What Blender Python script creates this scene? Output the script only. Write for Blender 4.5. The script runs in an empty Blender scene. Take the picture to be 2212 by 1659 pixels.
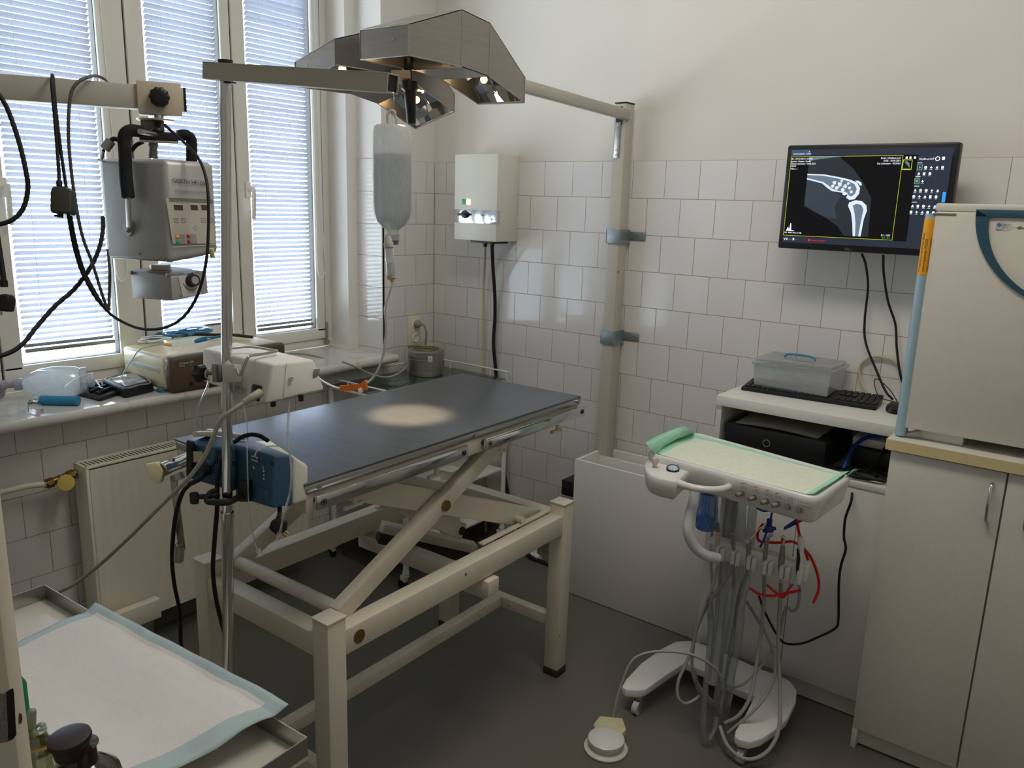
import bpy, bmesh, math, random
from mathutils import Vector as V, Matrix as M
random.seed(7)
S = bpy.context.scene
COL = S.collection
R = math.radians
# ---------------------------------------------------------------- camera model
CP = V((2.8799, -3.0457, 1.70)); YAW, PIT, ROL, FPX = 0.6560, -0.2220, 0.0302, 1721.7
def _axes():
    cy, sy, cp, sp = math.cos(YAW), math.sin(YAW), math.cos(PIT), math.sin(PIT)
    f = V((-sy*cp, cy*cp, sp)); r = V((cy, sy, 0)); u = r.cross(f)
    c, s = math.cos(ROL), math.sin(ROL)
    return c*r + s*u, -s*r + c*u, f
CR, CU, CF = _axes()
def ray(u, v): return CR*((u-1106)/FPX) - CU*((v-829.5)/FPX) + CF
def at(u, v, d): return CP + ray(u, v)*d                       # point at depth d
def pl(u, v, ax, val):                                         # point on an axis plane
    d = ray(u, v); return CP + d*((val-CP[ax])/d[ax])
def rp(u, v, p0, n):                                           # point on any plane
    d = ray(u, v); return CP + d*((V(p0)-CP).dot(n)/d.dot(n))
# ---------------------------------------------------------------- mesh builder
def spline(pts, k=6, closed=False):
    p = [V(q) for q in pts]; n = len(p)
    if n < 3: return p
    out = []
    rng = range(n) if closed else range(n-1)
    for i in rng:
        a = p[(i-1) % n] if closed or i > 0 else p[0]*2-p[1]
        b = p[i]; c = p[(i+1) % n]
        d = p[(i+2) % n] if closed or i+2 < n else p[-1]*2-p[-2]
        for j in range(k):
            t = j/k
            out.append(0.5*((2*b)+(c-a)*t+(2*a-5*b+4*c-d)*t*t+(3*b-a-3*c+d)*t**3))
    if not closed: out.append(p[-1])
    return out
def frame(d):
    d = V(d).normalized(); a = V((0, 0, 1)) if abs(d.z) < .9 else V((1, 0, 0))
    x = a.cross(d).normalized(); return x, d.cross(x), d
class MB:
    def __init__(s): s.bm = bmesh.new(); s.mi = 0
    def _f(s, vs):
        try: f = s.bm.faces.new(vs)
        except ValueError: return None
        f.material_index = s.mi; return f
    def _v(s, p): return s.bm.verts.new(p)
    def poly(s, pts): s._f([s._v(p) for p in pts]); return s
    def obox(s, c, a, b, d, bev=0, seg=2):                     # centre and three half-axis vectors
        c, a, b, d = V(c), V(a), V(b), V(d)
        if a.cross(b).dot(d) < 0: a = -a
        vs = [s._v(c + i*a + j*b + k*d) for i in (-1, 1) for j in (-1, 1) for k in (-1, 1)]
        fs = [s._f([vs[q] for q in w]) for w in ((0,1,3,2),(4,6,7,5),(0,4,5,1),(2,3,7,6),(0,2,6,4),(1,5,7,3))]
        if bev:
            es = list({e for f in fs for e in f.edges})
            r = bmesh.ops.bevel(s.bm, geom=es, offset=bev, segments=seg, profile=.5, affect='EDGES', clamp_overlap=True)
            for f in r['faces']: f.material_index = s.mi
        return s
    def box(s, x0, y0, z0, x1, y1, z1, bev=0, seg=2):
        return s.obox(((x0+x1)/2, (y0+y1)/2, (z0+z1)/2), (abs(x1-x0)/2, 0, 0), (0, abs(y1-y0)/2, 0), (0, 0, abs(z1-z0)/2), bev, seg)
    def bar(s, p0, p1, w, h, up=(0, 0, 1), bev=0):             # square bar between two points
        p0, p1 = V(p0), V(p1); d = p1-p0; L = d.length; d.normalize()
        u = V(up); u = (u - d*u.dot(d)).normalized(); x = d.cross(u)
        return s.obox((p0+p1)/2, d*L/2, x*w/2, u*h/2, bev)
    def ring(s, c, x, y, r, n, ry=None):
        ry = r if ry is None else ry
        return [s._v(V(c) + x*(r*math.cos(2*math.pi*i/n)) + y*(ry*math.sin(2*math.pi*i/n))) for i in range(n)]
    def skin(s, rings, cap=True, close=False):
        n = len(rings[0]); m = len(rings)
        for k in range(m if close else m-1):
            a, b = rings[k], rings[(k+1) % m]
            for i in range(n): s._f([a[i], a[(i+1) % n], b[(i+1) % n], b[i]])
        if cap and not close: s._f(rings[0][::-1]); s._f(rings[-1])
        return s
    def cyl(s, p0, p1, r0, r1=None, n=16, cap=True):
        p0, p1 = V(p0), V(p1); x, y, d = frame(p1-p0); r1 = r0 if r1 is None else r1
        return s.skin([s.ring(p0, x, y, r0, n), s.ring(p1, x, y, r1, n)], cap)
    def lathe(s, prof, o=(0, 0, 0), d=(0, 0, 1), n=20, cap=True, sx=1, sy=1, xa=None):
        x, y, d = frame(d); o = V(o)
        if xa is not None: x = V(xa).normalized(); y = d.cross(x)
        return s.skin([s.ring(o + d*h, x, y, max(r, 1e-5)*sx, n, max(r, 1e-5)*sy) for r, h in prof], cap)
    def tube(s, pts, r, n=8, smooth=6, closed=False, cap=True):
        p = spline(pts, smooth, closed) if smooth else [V(q) for q in pts]
        rings = []; m = len(p); x = None
        rr = r if callable(r) else (lambda t: r)
        for i in range(m):
            a = p[(i-1) % m] if closed or i else p[0]; b = p[(i+1) % m] if closed or i < m-1 else p[-1]
            d = (b-a)
            d = d.normalized() if d.length > 1e-9 else V((0, 0, 1))
            if x is None: x = frame(d)[0]
            x = (x - d*x.dot(d)); x = x.normalized() if x.length > 1e-6 else frame(d)[0]
            rings.append(s.ring(p[i], x, d.cross(x), rr(i/(m-1)), n))
        return s.skin(rings, cap, closed)
    def prism(s, pts, ext, bev=0, seg=2):                      # polygon extruded along ext
        pts = [V(p) for p in pts]; ext = V(ext)
        nrm = V((0, 0, 0))
        for i in range(len(pts)): nrm += pts[i].cross(pts[(i+1) % len(pts)])
        if nrm.dot(ext) > 0: pts = pts[::-1]
        a = [s._v(p) for p in pts]; b = [s._v(p+ext) for p in pts]; n = len(a)
        fs = [s._f(a), s._f(b[::-1])]
        for i in range(n): fs.append(s._f([a[(i+1) % n], a[i], b[i], b[(i+1) % n]]))
        if bev:
            es = list({e for f in fs if f for e in f.edges})
            r = bmesh.ops.bevel(s.bm, geom=es, offset=bev, segments=seg, profile=.5, affect='EDGES', clamp_overlap=True)
            for f in r['faces']: f.material_index = s.mi
        return s
    def hexa(s, p):                                            # 8 corners: bottom 4 ccw, top 4 ccw
        v = [s._v(q) for q in p]
        for w in ((3,2,1,0),(4,5,6,7),(0,1,5,4),(1,2,6,5),(2,3,7,6),(3,0,4,7)): s._f([v[i] for i in w])
        return s
    def grid(s, fn, nu, nv):
        vs = [[s._v(fn(i/nu, j/nv)) for j in range(nv+1)] for i in range(nu+1)]
        for i in range(nu):
            for j in range(nv): s._f([vs[i][j], vs[i+1][j], vs[i+1][j+1], vs[i][j+1]])
        return s
    def ball(s, c, r, n=12, sc=(1, 1, 1)):
        m = M.Translation(V(c)) @ M.Diagonal((r*sc[0], r*sc[1], r*sc[2], 1))
        g = bmesh.ops.create_uvsphere(s.bm, u_segments=n, v_segments=max(6, n//2+2), radius=1, matrix=m)
        for v in g['verts']:
            for f in v.link_faces: f.material_index = s.mi
        return s
    def torus(s, c, d, R_, r, n=24, k=8):
        x, y, d = frame(d); c = V(c)
        return s.tube([c + x*(R_*math.cos(2*math.pi*i/n)) + y*(R_*math.sin(2*math.pi*i/n)) for i in range(n)], r, k, 0, True)
    def build(s, name, mats, parent=None, ang=38, label=None):
        me = bpy.data.meshes.new(name)
        bmesh.ops.recalc_face_normals(s.bm, faces=s.bm.faces)
        s.bm.to_mesh(me); s.bm.free()
        for m in (mats if isinstance(mats, (list, tuple)) else [mats]): me.materials.append(m)
        me.polygons.foreach_set('use_smooth', [True]*len(me.polygons))
        me.set_sharp_from_angle(angle=R(ang))
        return link(name, me, parent, label)
def link(name, me, parent=None, label=None):
    o = bpy.data.objects.new(name, me); COL.objects.link(o)
    if parent is not None:
        o.parent = parent
        if parent.type == 'EMPTY': o.location = -V(parent.location)
    if label: o['label'] = label
    return o
def thing(name, label, cat, loc=(0, 0, 0), group=None):
    o = bpy.data.objects.new(name, None); o.empty_display_size = .05; COL.objects.link(o)
    o.location = loc; o['label'] = label; o['category'] = cat
    if group: o['group'] = group
    return o
def tag(o, label, cat, group=None, kind=None):
    o['label'] = label; o['category'] = cat
    if group: o['group'] = group
    if kind: o['kind'] = kind
    return o
def struct(mb, name, mats, parent=None, label=None):
    o = mb.build(name, mats, parent)
    if parent is None: o['kind'] = 'structure'
    if label: o['label'] = label
    return o
_fonts = {}
def text(s, size, o, x, y, mat, parent, name='lettering', align='LEFT', sx=1.0, lift=.0006, shear=0):
    """flat lettering with origin o, reading along x, up along y"""
    cu = bpy.data.curves.new('t', 'FONT'); cu.body = s; cu.size = size; cu.align_x = align; cu.resolution_u = 2; cu.shear = shear
    ob = bpy.data.objects.new('t', cu); COL.objects.link(ob)
    dg = bpy.context.evaluated_depsgraph_get(); dg.update()
    me = bpy.data.meshes.new_from_object(ob.evaluated_get(dg))
    bpy.data.objects.remove(ob); bpy.data.curves.remove(cu)
    x = V(x).normalized(); y = V(y); y = (y - x*x.dot(y)).normalized(); z = x.cross(y); o = V(o)
    for v in me.vertices: v.co = o + x*(v.co.x*sx) + y*v.co.y + z*lift
    me.materials.clear(); me.materials.append(mat); me.name = name
    return link(name, me, parent)
# ---------------------------------------------------------------- materials
def lin(h):
    h = h.lstrip('#'); c = [int(h[i:i+2], 16)/255 for i in (0, 2, 4)]
    return tuple(x/12.92 if x <= .04045 else ((x+.055)/1.055)**2.4 for x in c) + (1,)
def nd(nt, t, **k):
    n = nt.nodes.new(t)
    for a, b in k.items():
        if hasattr(n, a): setattr(n, a, b)
        else: n.inputs[a].default_value = b
    return n
def mat(name, col, rough=.5, metal=0, var=.06, scale=9, bump=0, bscale=60, spec=.5, trans=0, ior=1.45, alpha=1, emit=None, es=0, coat=0, aniso=None, dirt=None):
    m = bpy.data.materials.new(name); m.use_nodes = True; nt = m.node_tree
    b = nt.nodes['Principled BSDF']; L = nt.links.new
    c = lin(col) if isinstance(col, str) else tuple(col)+(1,)
    b.inputs['Roughness'].default_value = rough; b.inputs['Metallic'].default_value = metal
    b.inputs['Specular IOR Level'].default_value = spec; b.inputs['IOR'].default_value = ior
    b.inputs['Transmission Weight'].default_value = trans; b.inputs['Alpha'].default_value = alpha
    b.inputs['Coat Weight'].default_value = coat
    tc = nd(nt, 'ShaderNodeTexCoord')
    nz = nd(nt, 'ShaderNodeTexNoise'); nz.inputs['Scale'].default_value = scale; nz.inputs['Detail'].default_value = 4
    L(tc.outputs['Object'], nz.inputs['Vector'])
    if aniso:
        mp = nd(nt, 'ShaderNodeMapping'); mp.inputs['Scale'].default_value = aniso
        L(tc.outputs['Object'], mp.inputs['Vector']); L(mp.outputs['Vector'], nz.inputs['Vector'])
    rp_ = nd(nt, 'ShaderNodeValToRGB')
    rp_.color_ramp.elements[0].position = .3; rp_.color_ramp.elements[1].position = .7
    rp_.color_ramp.elements[0].color = tuple(x*(1-var) for x in c[:3])+(1,)
    rp_.color_ramp.elements[1].color = tuple(min(1, x*(1+var)) for x in c[:3])+(1,)
    L(nz.outputs['Fac'], rp_.inputs['Fac'])
    out = rp_.outputs['Color']
    if dirt:                                                     # chips or stains: (colour, threshold, scale)
        n2 = nd(nt, 'ShaderNodeTexNoise'); n2.inputs['Scale'].default_value = dirt[2]; n2.inputs['Detail'].default_value = 6
        L(tc.outputs['Object'], n2.inputs['Vector'])
        r2 = nd(nt, 'ShaderNodeValToRGB'); r2.color_ramp.elements[0].position = dirt[1]; r2.color_ramp.elements[1].position = dirt[1]+.02
        L(n2.outputs['Fac'], r2.inputs['Fac'])
        mx = nd(nt, 'ShaderNodeMixRGB'); mx.inputs['Color2'].default_value = lin(dirt[0])
        L(r2.outputs['Color'], mx.inputs['Fac']); L(out, mx.inputs['Color1']); out = mx.outputs['Color']
    L(out, b.inputs['Base Color'])
    if bump:
        n3 = nd(nt, 'ShaderNodeTexNoise'); n3.inputs['Scale'].default_value = bscale; n3.inputs['Detail'].default_value = 3
        L(mp.outputs['Vector'] if aniso else tc.outputs['Object'], n3.inputs['Vector'])
        bp = nd(nt, 'ShaderNodeBump'); bp.inputs['Strength'].default_value = bump; bp.inputs['Distance'].default_value = .002
        L(n3.outputs['Fac'], bp.inputs['Height']); L(bp.outputs['Normal'], b.inputs['Normal'])
    if emit:
        b.inputs['Emission Color'].default_value = lin(emit); b.inputs['Emission Strength'].default_value = es
    return m
def glassy(name, tint, gl=.08, rough=.05, body=0, bodycol='#ffffff'):
    """thin clear plastic or pane: transparent + a little gloss (+ milky body)"""
    m = bpy.data.materials.new(name); m.use_nodes = True; nt = m.node_tree; L = nt.links.new
    nt.nodes.remove(nt.nodes['Principled BSDF']); o = nt.nodes['Material Output']
    t = nd(nt, 'ShaderNodeBsdfTransparent'); t.inputs['Color'].default_value = lin(tint)
    g = nd(nt, 'ShaderNodeBsdfGlossy'); g.inputs['Roughness'].default_value = rough
    lw = nd(nt, 'ShaderNodeLayerWeight'); lw.inputs['Blend'].default_value = .35
    ma = nd(nt, 'ShaderNodeMath', operation='MULTIPLY_ADD'); ma.inputs[1].default_value = .45; ma.inputs[2].default_value = gl
    L(lw.outputs['Facing'], ma.inputs[0])
    mx = nd(nt, 'ShaderNodeMixShader'); src = t.outputs[0]
    if body:
        d = nd(nt, 'ShaderNodeBsdfDiffuse'); d.inputs['Color'].default_value = lin(bodycol)
        tl = nd(nt, 'ShaderNodeBsdfTranslucent'); tl.inputs['Color'].default_value = lin(bodycol)
        m1 = nd(nt, 'ShaderNodeMixShader'); m1.inputs[0].default_value = .6; L(d.outputs[0], m1.inputs[1]); L(tl.outputs[0], m1.inputs[2])
        nz = nd(nt, 'ShaderNodeTexNoise'); nz.inputs['Scale'].default_value = 14
        mm = nd(nt, 'ShaderNodeMath', operation='MULTIPLY_ADD'); mm.inputs[1].default_value = body*.3; mm.inputs[2].default_value = body*.85
        L(nz.outputs['Fac'], mm.inputs[0])
        m2 = nd(nt, 'ShaderNodeMixShader'); L(mm.outputs[0], m2.inputs[0]); L(t.outputs[0], m2.inputs[1]); L(m1.outputs[0], m2.inputs[2]); src = m2.outputs[0]
    L(ma.outputs[0], mx.inputs[0]); L(src, mx.inputs[1]); L(g.outputs[0], mx.inputs[2]); L(mx.outputs[0], o.inputs['Surface'])
    return m
def tilemat(name, axis, off, bw=.152):
    """running-bond glazed tiles on a wall: axis 0 = runs along x, 1 = runs along y"""
    m = bpy.data.materials.new(name); m.use_nodes = True; nt = m.node_tree; L = nt.links.new; b = nt.nodes['Principled BSDF']
    tc = nd(nt, 'ShaderNodeTexCoord'); sp = nd(nt, 'ShaderNodeSeparateXYZ'); L(tc.outputs['Object'], sp.inputs[0])
    cb = nd(nt, 'ShaderNodeCombineXYZ')
    a1 = nd(nt, 'ShaderNodeMath', operation='ADD'); a1.inputs[1].default_value = off; L(sp.outputs[axis], a1.inputs[0])
    a2 = nd(nt, 'ShaderNodeMath', operation='ADD'); a2.inputs[1].default_value = .152*40-1.8916; L(sp.outputs[2], a2.inputs[0])
    L(a1.outputs[0], cb.inputs[0]); L(a2.outputs[0], cb.inputs[1])
    br = nd(nt, 'ShaderNodeTexBrick'); br.offset = .5; br.offset_frequency = 2; br.squash = 1
    br.inputs['Color1'].default_value = lin('#e4e1de'); br.inputs['Color2'].default_value = lin('#dfdcd9'); br.inputs['Mortar'].default_value = lin('#a3907c')
    br.inputs['Scale'].default_value = 1; br.inputs['Mortar Size'].default_value = .0015; br.inputs['Mortar Smooth'].default_value = .3
    br.inputs['Brick Width'].default_value = bw; br.inputs['Row Height'].default_value = .152
    L(cb.outputs[0], br.inputs['Vector']); L(br.outputs['Color'], b.inputs['Base Color'])
    nz = nd(nt, 'ShaderNodeTexNoise'); nz.inputs['Scale'].default_value = 30; nz.inputs['Detail'].default_value = 2; L(tc.outputs['Object'], nz.inputs['Vector'])
    sc = nd(nt, 'ShaderNodeMath', operation='MULTIPLY'); sc.inputs[1].default_value = .35; L(nz.outputs['Fac'], sc.inputs[0])
    sb = nd(nt, 'ShaderNodeMath', operation='SUBTRACT'); L(sc.outputs[0], sb.inputs[0]); L(br.outputs['Fac'], sb.inputs[1])
    bp = nd(nt, 'ShaderNodeBump'); bp.inputs['Strength'].default_value = .35; bp.inputs['Distance'].default_value = .0012; L(sb.outputs[0], bp.inputs['Height'])
    L(bp.outputs['Normal'], b.inputs['Normal'])
    mr = nd(nt, 'ShaderNodeMath', operation='MULTIPLY_ADD'); mr.inputs[1].default_value = .6; mr.inputs[2].default_value = .1; L(br.outputs['Fac'], mr.inputs[0])
    L(mr.outputs[0], b.inputs['Roughness'])
    return m
MT = {
 'plaster': mat('wall_paint', '#e6e1da', .85, var=.015, scale=3, bump=.15, bscale=90),
 'reveal': mat('reveal_paint', '#e9e6e1', .7, var=.02, scale=4, bump=.1),
 'ceil': mat('ceiling_paint', '#ece8e2', .9, var=.015),
 'floor': mat('vinyl_floor', '#66645c', .5, var=.22, scale=420, bump=.12, bscale=300),
 'skirt': mat('vinyl_skirting', '#5f5f58', .5, var=.12, scale=120),
 'pvc': mat('white_window_pvc', '#e6e3da', .35, var=.02, scale=5),
 'seal': mat('dark_seal', '#3a3833', .7),
 'slat': mat('aluminium_slat', '#a3a6b2', .45, metal=.0, var=.03),
 'marble': mat('sill_marble', '#cbc8c0', .10, var=.07, scale=9, dirt=('#bdb9b0', .60, 9)),
 'cream': mat('cream_enamel', '#ddd4c2', .38, var=.03, scale=6, dirt=('#5a3a28', .735, 26)),
 'radiator': mat('radiator_enamel', '#e3dccb', .35, var=.03, scale=5),
 'white': mat('white_enamel', '#e6e5e0', .35, var=.02),
 'lam': mat('white_laminate', '#dcdbd5', .42, var=.025, scale=120, bump=.04, bscale=400),
 'lamcab': mat('cabinet_laminate', '#d3d1c8', .42, var=.03, scale=150, bump=.05, bscale=450),
 'lamcut': mat('worktop_laminate', '#cfccc2', .4, var=.04, scale=200),
 'edge': mat('beige_edge_band', '#d9c795', .5, var=.03),
 'chrome': mat('chrome', '#d9dadc', .12, 1, var=.03),
 'steel': mat('brushed_steel', '#b9b8b4', .32, 1, var=.08, scale=3, aniso=(2, 2, 60), bump=.03),
 'steelflat': mat('dull_steel', '#a8a59d', .38, 1, var=.06),
 'lampmetal': mat('anodised_lamp_metal', '#a09b95', .34, .85, var=.06, scale=5, aniso=(1, 1, 20)),
 'tabletop': mat('dark_steel_top', '#6b7078', .3, .75, var=.08, scale=4, aniso=(2, 14, 2), bump=.05, bscale=120),
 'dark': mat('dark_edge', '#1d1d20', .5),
 'black': mat('black_plastic', '#17171a', .42, var=.1),
 'rubber': mat('black_rubber', '#141416', .62, var=.1, bump=.1, bscale=300),
 'foam': mat('black_foam_grip', '#121013', .85, var=.15, bump=.3, bscale=500),
 'greyp': mat('grey_plastic', '#8d8c88', .5),
 'greylt': mat('light_grey_plastic', '#c8c6c1', .45),
 'xray': mat('grey_hammered_casing', '#a5a5a3', .36, .25, var=.03, scale=40, bump=.05, bscale=160),
 'xraypanel': mat('grey_control_panel', '#b1aca0', .45),
 'beam': mat('grey_beam_paint', '#b9b5a8', .5, var=.04, bump=.05, bscale=200),
 'beamlt': mat('beige_painted_metal', '#c9bda8', .45, var=.03),
 'post': mat('grey_post_paint', '#bfb8ab', .5, var=.04, dirt=('#3a352e', .74, 22)),
 'galv': mat('galvanised_steel', '#9fa9ad', .45, .8, var=.12, scale=30),
 'cordgrey': mat('grey_cord', '#a7a193', .6),
 'cordbeige': mat('beige_cord', '#c9b79a', .6),
 'wtube': mat('white_tubing', '#eeeeea', .35),
 'blue': mat('blue_foam_grip', '#2f7fa8', .8, var=.15, scale=300, bump=.2, bscale=400),
 'bluecord': mat('blue_cord', '#4f8fb8', .5, var=.1),
 'pumpblue': mat('dark_blue_plastic', '#2f5573', .45, var=.05),
 'pumpcream': mat('cream_plastic', '#dad7cb', .42, var=.02),
 'pumpwhite': mat('white_abs_plastic', '#dcd8d2', .45, var=.02),
 'orange': mat('orange_plastic', '#f07a12', .4, var=.04),
 'red': mat('red_tube', '#d8150f', .4),
 'blueT': mat('blue_tube', '#1f3fb0', .4),
 'cart': mat('gloss_white_plastic', '#e4e3e0', .25, var=.015, coat=.3),
 'cartcol': mat('white_column_paint', '#cfd2d6', .4),
 'hose': mat('grey_silicone_hose', '#9d9d97', .55, var=.05),
 'tool': mat('grey_handpiece', '#8a877e', .42, var=.05),
 'green': mat('green_paper_edge', '#a8e0c2', .85, var=.06, bump=.2, bscale=80),
 'paper': mat('absorbent_paper', '#e6ecd9', .92, var=.04, scale=60, bump=.5, bscale=160),
 'padw': mat('white_pad_paper', '#e4e2df', .95, var=.02, scale=30, bump=.5, bscale=190, aniso=(1, 2.2, 1)),
 'padb': mat('blue_pad_edge', '#b4c6cb', .7, var=.08, scale=20, bump=.2),
 'monitor': mat('monitor_bezel', '#1c1a1d', .4),
 'keycap': mat('keycap', '#232324', .5),
 'yellow': mat('yellow_plastic', '#dcc466', .5, var=.05),
 'paleyellow': mat('pale_yellow_plastic', '#e6dcae', .45),
 'brass': mat('brass', '#8d7440', .4, .8),
 'socket': mat('ivory_plastic', '#e6ddc8', .4),
 'canbeige': mat('beige_device_casing', '#e0d3ac', .35, var=.03),
 'brown': mat('brown_front_panel', '#5f4c3c', .4, var=.05),
 'bluegrey': mat('blue_grey_plastic', '#9db7c4', .4),
 'teal': mat('dark_teal_trim', '#2f5364', .45),
 'amberlabel': mat('amber_sticker', '#f0a81e', .5),
 'fridge': mat('cream_grey_enamel', '#d6d1c4', .36, var=.02, scale=30),
 'amber': mat('brown_bottle_glass', '#2a1712', .12, var=.1, coat=.6),
 'capbl': mat('dark_brown_cap', '#2c2223', .4),
 'rust': mat('rusty_chip', '#3d2a22', .8, var=.3, scale=60),
 'wornpaint': mat('worn_cream_paint', '#d9d0bd', .45, var=.03),
 'ink': mat('black_ink', '#1a1a1c', .6),
 'inkred': mat('red_ink', '#c22a22', .6),
 'inkgrey': mat('grey_ink', '#6b6a66', .6),
 'inkwhite': mat('white_ink', '#e8e8e8', .6),
 'inkblue': mat('blue_ink', '#3c7fb5', .6),
 'canvas': mat('black_nylon', '#15161c', .5, var=.2, scale=30, bump=.2, bscale=200),
 'papers': mat('paper_sheets', '#b5b2a8', .8),
 'mirror': mat('faceted_mirror', '#e9e9e6', .05, 1, var=.1, scale=20),
 'copper': mat('copper_tint', '#c07a58', .35, .8, var=.1),
 'glass': glassy('window_glass', '#f6fbfb', .05, .02),
 'clearbox': glassy('clear_plastic_box', '#eef2f4', .08, .12, .62, '#f4f6f8'),
 'clearlid': glassy('clear_plastic_lid', '#f2f5f6', .10, .08, .35, '#f4f6f8'),
 'bottle': glassy('milky_bottle_plastic', '#f4f6f6', .05, .2, .62, '#fbfbfa'),
 'cleartube': glassy('clear_tubing', '#eef3f4', .2, .1, .25),
 'sleeve': glassy('clear_sleeve', '#e8eaea', .08, .25, .16, '#cfd2d2'),
 'bluebottle': glassy('blue_water_bottle', '#7fb2ec', .12, .08, .25, '#5e97dd'),
 'ambu': glassy('milky_silicone', '#f2f7fa', .08, .15, .6, '#f6fafc'),
 'clearglass': glassy('greenish_bottle_glass', '#c9cfae', .15, .05, .15, '#b9c09a'),
 'greenglass': glassy('glass_shelf', '#a9bfae', .10, .04, .25, '#9db0a4'),
 'darkglass': glassy('smoked_gauge_glass', '#dfe8ee', .15, .05),
 'led_g': mat('green_lamp', '#0f7a50', .3, emit='#17a06a', es=.3),
 'led_o': mat('orange_lamp', '#d8752a', .3, emit='#ff8a2a', es=.3),
 'led_r': mat('red_lamp', '#9c2030', .3, emit='#b02030', es=.15),
 'lit': mat('lit_indicator', '#fff2c0', .3, emit='#ffe9a0', es=2.5),
 'greencap': mat('green_plastic', '#1f7a4c', .4),
}
# ---------------------------------------------------------------- room
XR, YF, ZC = 4.3, -4.6, 3.35
WY0, WY1, WZ0, WZ1 = -2.56, -.36, .93, 3.0           # window opening in wall_left
tb = tilemat('glazed_wall_tiles_back', 0, 40*.152-.0811); tl_ = tilemat('glazed_wall_tiles_left', 1, 40*.152+.1318+.076); tr_ = tilemat('glazed_reveal_tiles', 0, 10*.76+.21, .76)
struct(MB().box(-.6, YF-.1, -.1, XR+.1, .2, 0), 'floor', MT['floor'])
struct(MB().box(-.6, YF-.1, ZC, XR+.1, .2, ZC+.1), 'ceiling', MT['ceil'])
w = MB(); w.box(-.6, .006, 0, XR+.1, .2, ZC); w.mi = 1; w.box(0, 0, 0, XR, .0065, 1.8916, .0025)
struct(w, 'wall_back', [MT['plaster'], tb])
w = MB()
w.box(-.35, WY1+.01, 0, -.006, .01, ZC); w.box(-.35, YF, 0, -.006, WY0, ZC); w.box(-.35, WY0, 0, -.006, WY1+.01, WZ0); w.box(-.35, WY0, WZ1, -.006, WY1+.01, ZC)
w.mi = 1
w.box(-.006, WY1, 0, 0, 0, 1.8916, .0025); w.box(-.006, WY0, 0, 0, WY1, WZ0); w.box(-.006, YF, 0, 0, WY0, 1.8916)
w.mi = 2
w.box(-.175, WY1-.004, WZ0, 0, WY1+.012, 1.8916)                                   # tiled part of the reveal
w.mi = 3
w.box(-.35, WY1-.065, WZ0, -.175, WY1+.02, WZ1); w.box(-.175, WY1+.0, 1.8916, -.003, WY1+.012, WZ1)
struct(w, 'wall_left', [MT['plaster'], tl_, tr_, MT['reveal']])
struct(MB().box(XR, YF-.1, 0, XR+.1, .2, ZC), 'wall_right', MT['plaster'])
struct(MB().box(-.6, YF-.1, 0, XR+.1, YF, ZC), 'wall_front', MT['plaster'])
# skirting
def skirt(pts, name):
    m = MB(); prof = [(0, 0), (.05, 0), (.02, .012), (.008, .035), (.004, .07), (0, .07)]
    rings = []
    for p, n in pts: rings.append([m._v(V(p) + V(n)*a + V((0, 0, b))) for a, b in prof])
    m.skin(rings); struct(m, name, MT['skirt'])
skirt([((.0, -4.5, 0), (1, 0, 0)), ((0, 0, 0), (1, -1, 0))], 'baseboard_left')
skirt([((0, 0, 0), (1, -1, 0)), ((4.2, 0, 0), (0, -1, 0))], 'baseboard_back')
# marble sill with a rounded front edge
m = MB(); prof = [(-.335, .93), (-.335, .969), (.10, .969)] + [(.10+.0195*math.sin(t), .9495+.0195*math.cos(t)) for t in [i*math.pi/6 for i in range(7)]]
m.prism([V((a, -2.75, b)) for a, b in prof], (0, 2.75-.365, 0)); struct(m, 'trim_1', MT['marble'], label='grey marbled window sill with rounded front edge')
# ---------------------------------------------------------------- windows
FX = -.30                                            # room face of the sashes
JY = [-2.52, -1.944, -1.404, -.948, -.475]           # sash joints
GL = [(-2.44, -2.01), (-1.874, -1.512), (-1.329, -.998), (-.880, -.531)]
fr = MB(); ZB = .972
fr.box(FX-.06, -2.56, ZB, FX+.0, -.425, 1.01, .004); fr.box(FX-.06, -2.56, 2.93, FX, -.425, 2.99, .004); fr.box(FX-.06, -.475, 1.008, FX-.004, -.425, 2.95, .004); fr.box(FX-.06, -2.56, 1.008, FX-.004, -2.52, 2.95)
for y in JY[1:4]: fr.box(FX-.06, y-.03, 1.0, FX-.014, y+.03, 2.95)
wf = struct(fr, 'window_1', MT['pvc'])
for i in range(4):
    a, b = JY[i], JY[i+1]; g0, g1 = GL[i]; gz = 1.068
    s_ = MB(); x0, x1 = FX-.045, FX+.012; e = .0035
    s_.box(x0, a+e, 1.012, x1, b-e, gz, .006); s_.box(x0, a+e, 2.86, x1, b-e, 2.925, .006)
    s_.box(x0, a+e, 1.05, x1, g0, 2.88, .006); s_.box(x0, g1, 1.05, x1, b-e, 2.88, .006)
    s_.mi = 1; s_.box(x0+.01, g0-.004, gz-.004, x1-.012, g0+.002, 2.87); s_.box(x0+.01, g1-.002, gz-.004, x1-.012, g1+.004, 2.87); s_.box(x0+.01, g0, gz-.003, x1-.012, g1, gz+.002)
    sash = s_.build('sash', [MT['pvc'], MT['seal']], wf)
    gp = MB().box(FX-.032, g0-.002, gz-.002, FX-.028, g1+.002, 2.87).build('pane', MT['glass'], sash)
    sl = MB().box(FX-.012, b-.0022, 1.012, FX+.004, b+.0022, 2.925).build('joint_seal', MT['seal'], sash)
def whandle(y, z):
    h = MB(); h.box(FX+.012, y-.014, z-.035, FX+.022, y+.014, z+.035, .006); h.cyl((FX+.02, y, z), (FX+.055, y, z), .009, n=10)
    h.tube([(FX+.052, y, z+.012), (FX+.058, y, z-.01), (FX+.056, y, z-.06), (FX+.05, y, z-.125)], .0095, 8); h.build('window_handle', MT['pvc'], wf)
hp = pl(537, 410, 0, FX+.02); whandle(hp.y, hp.z)
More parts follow.
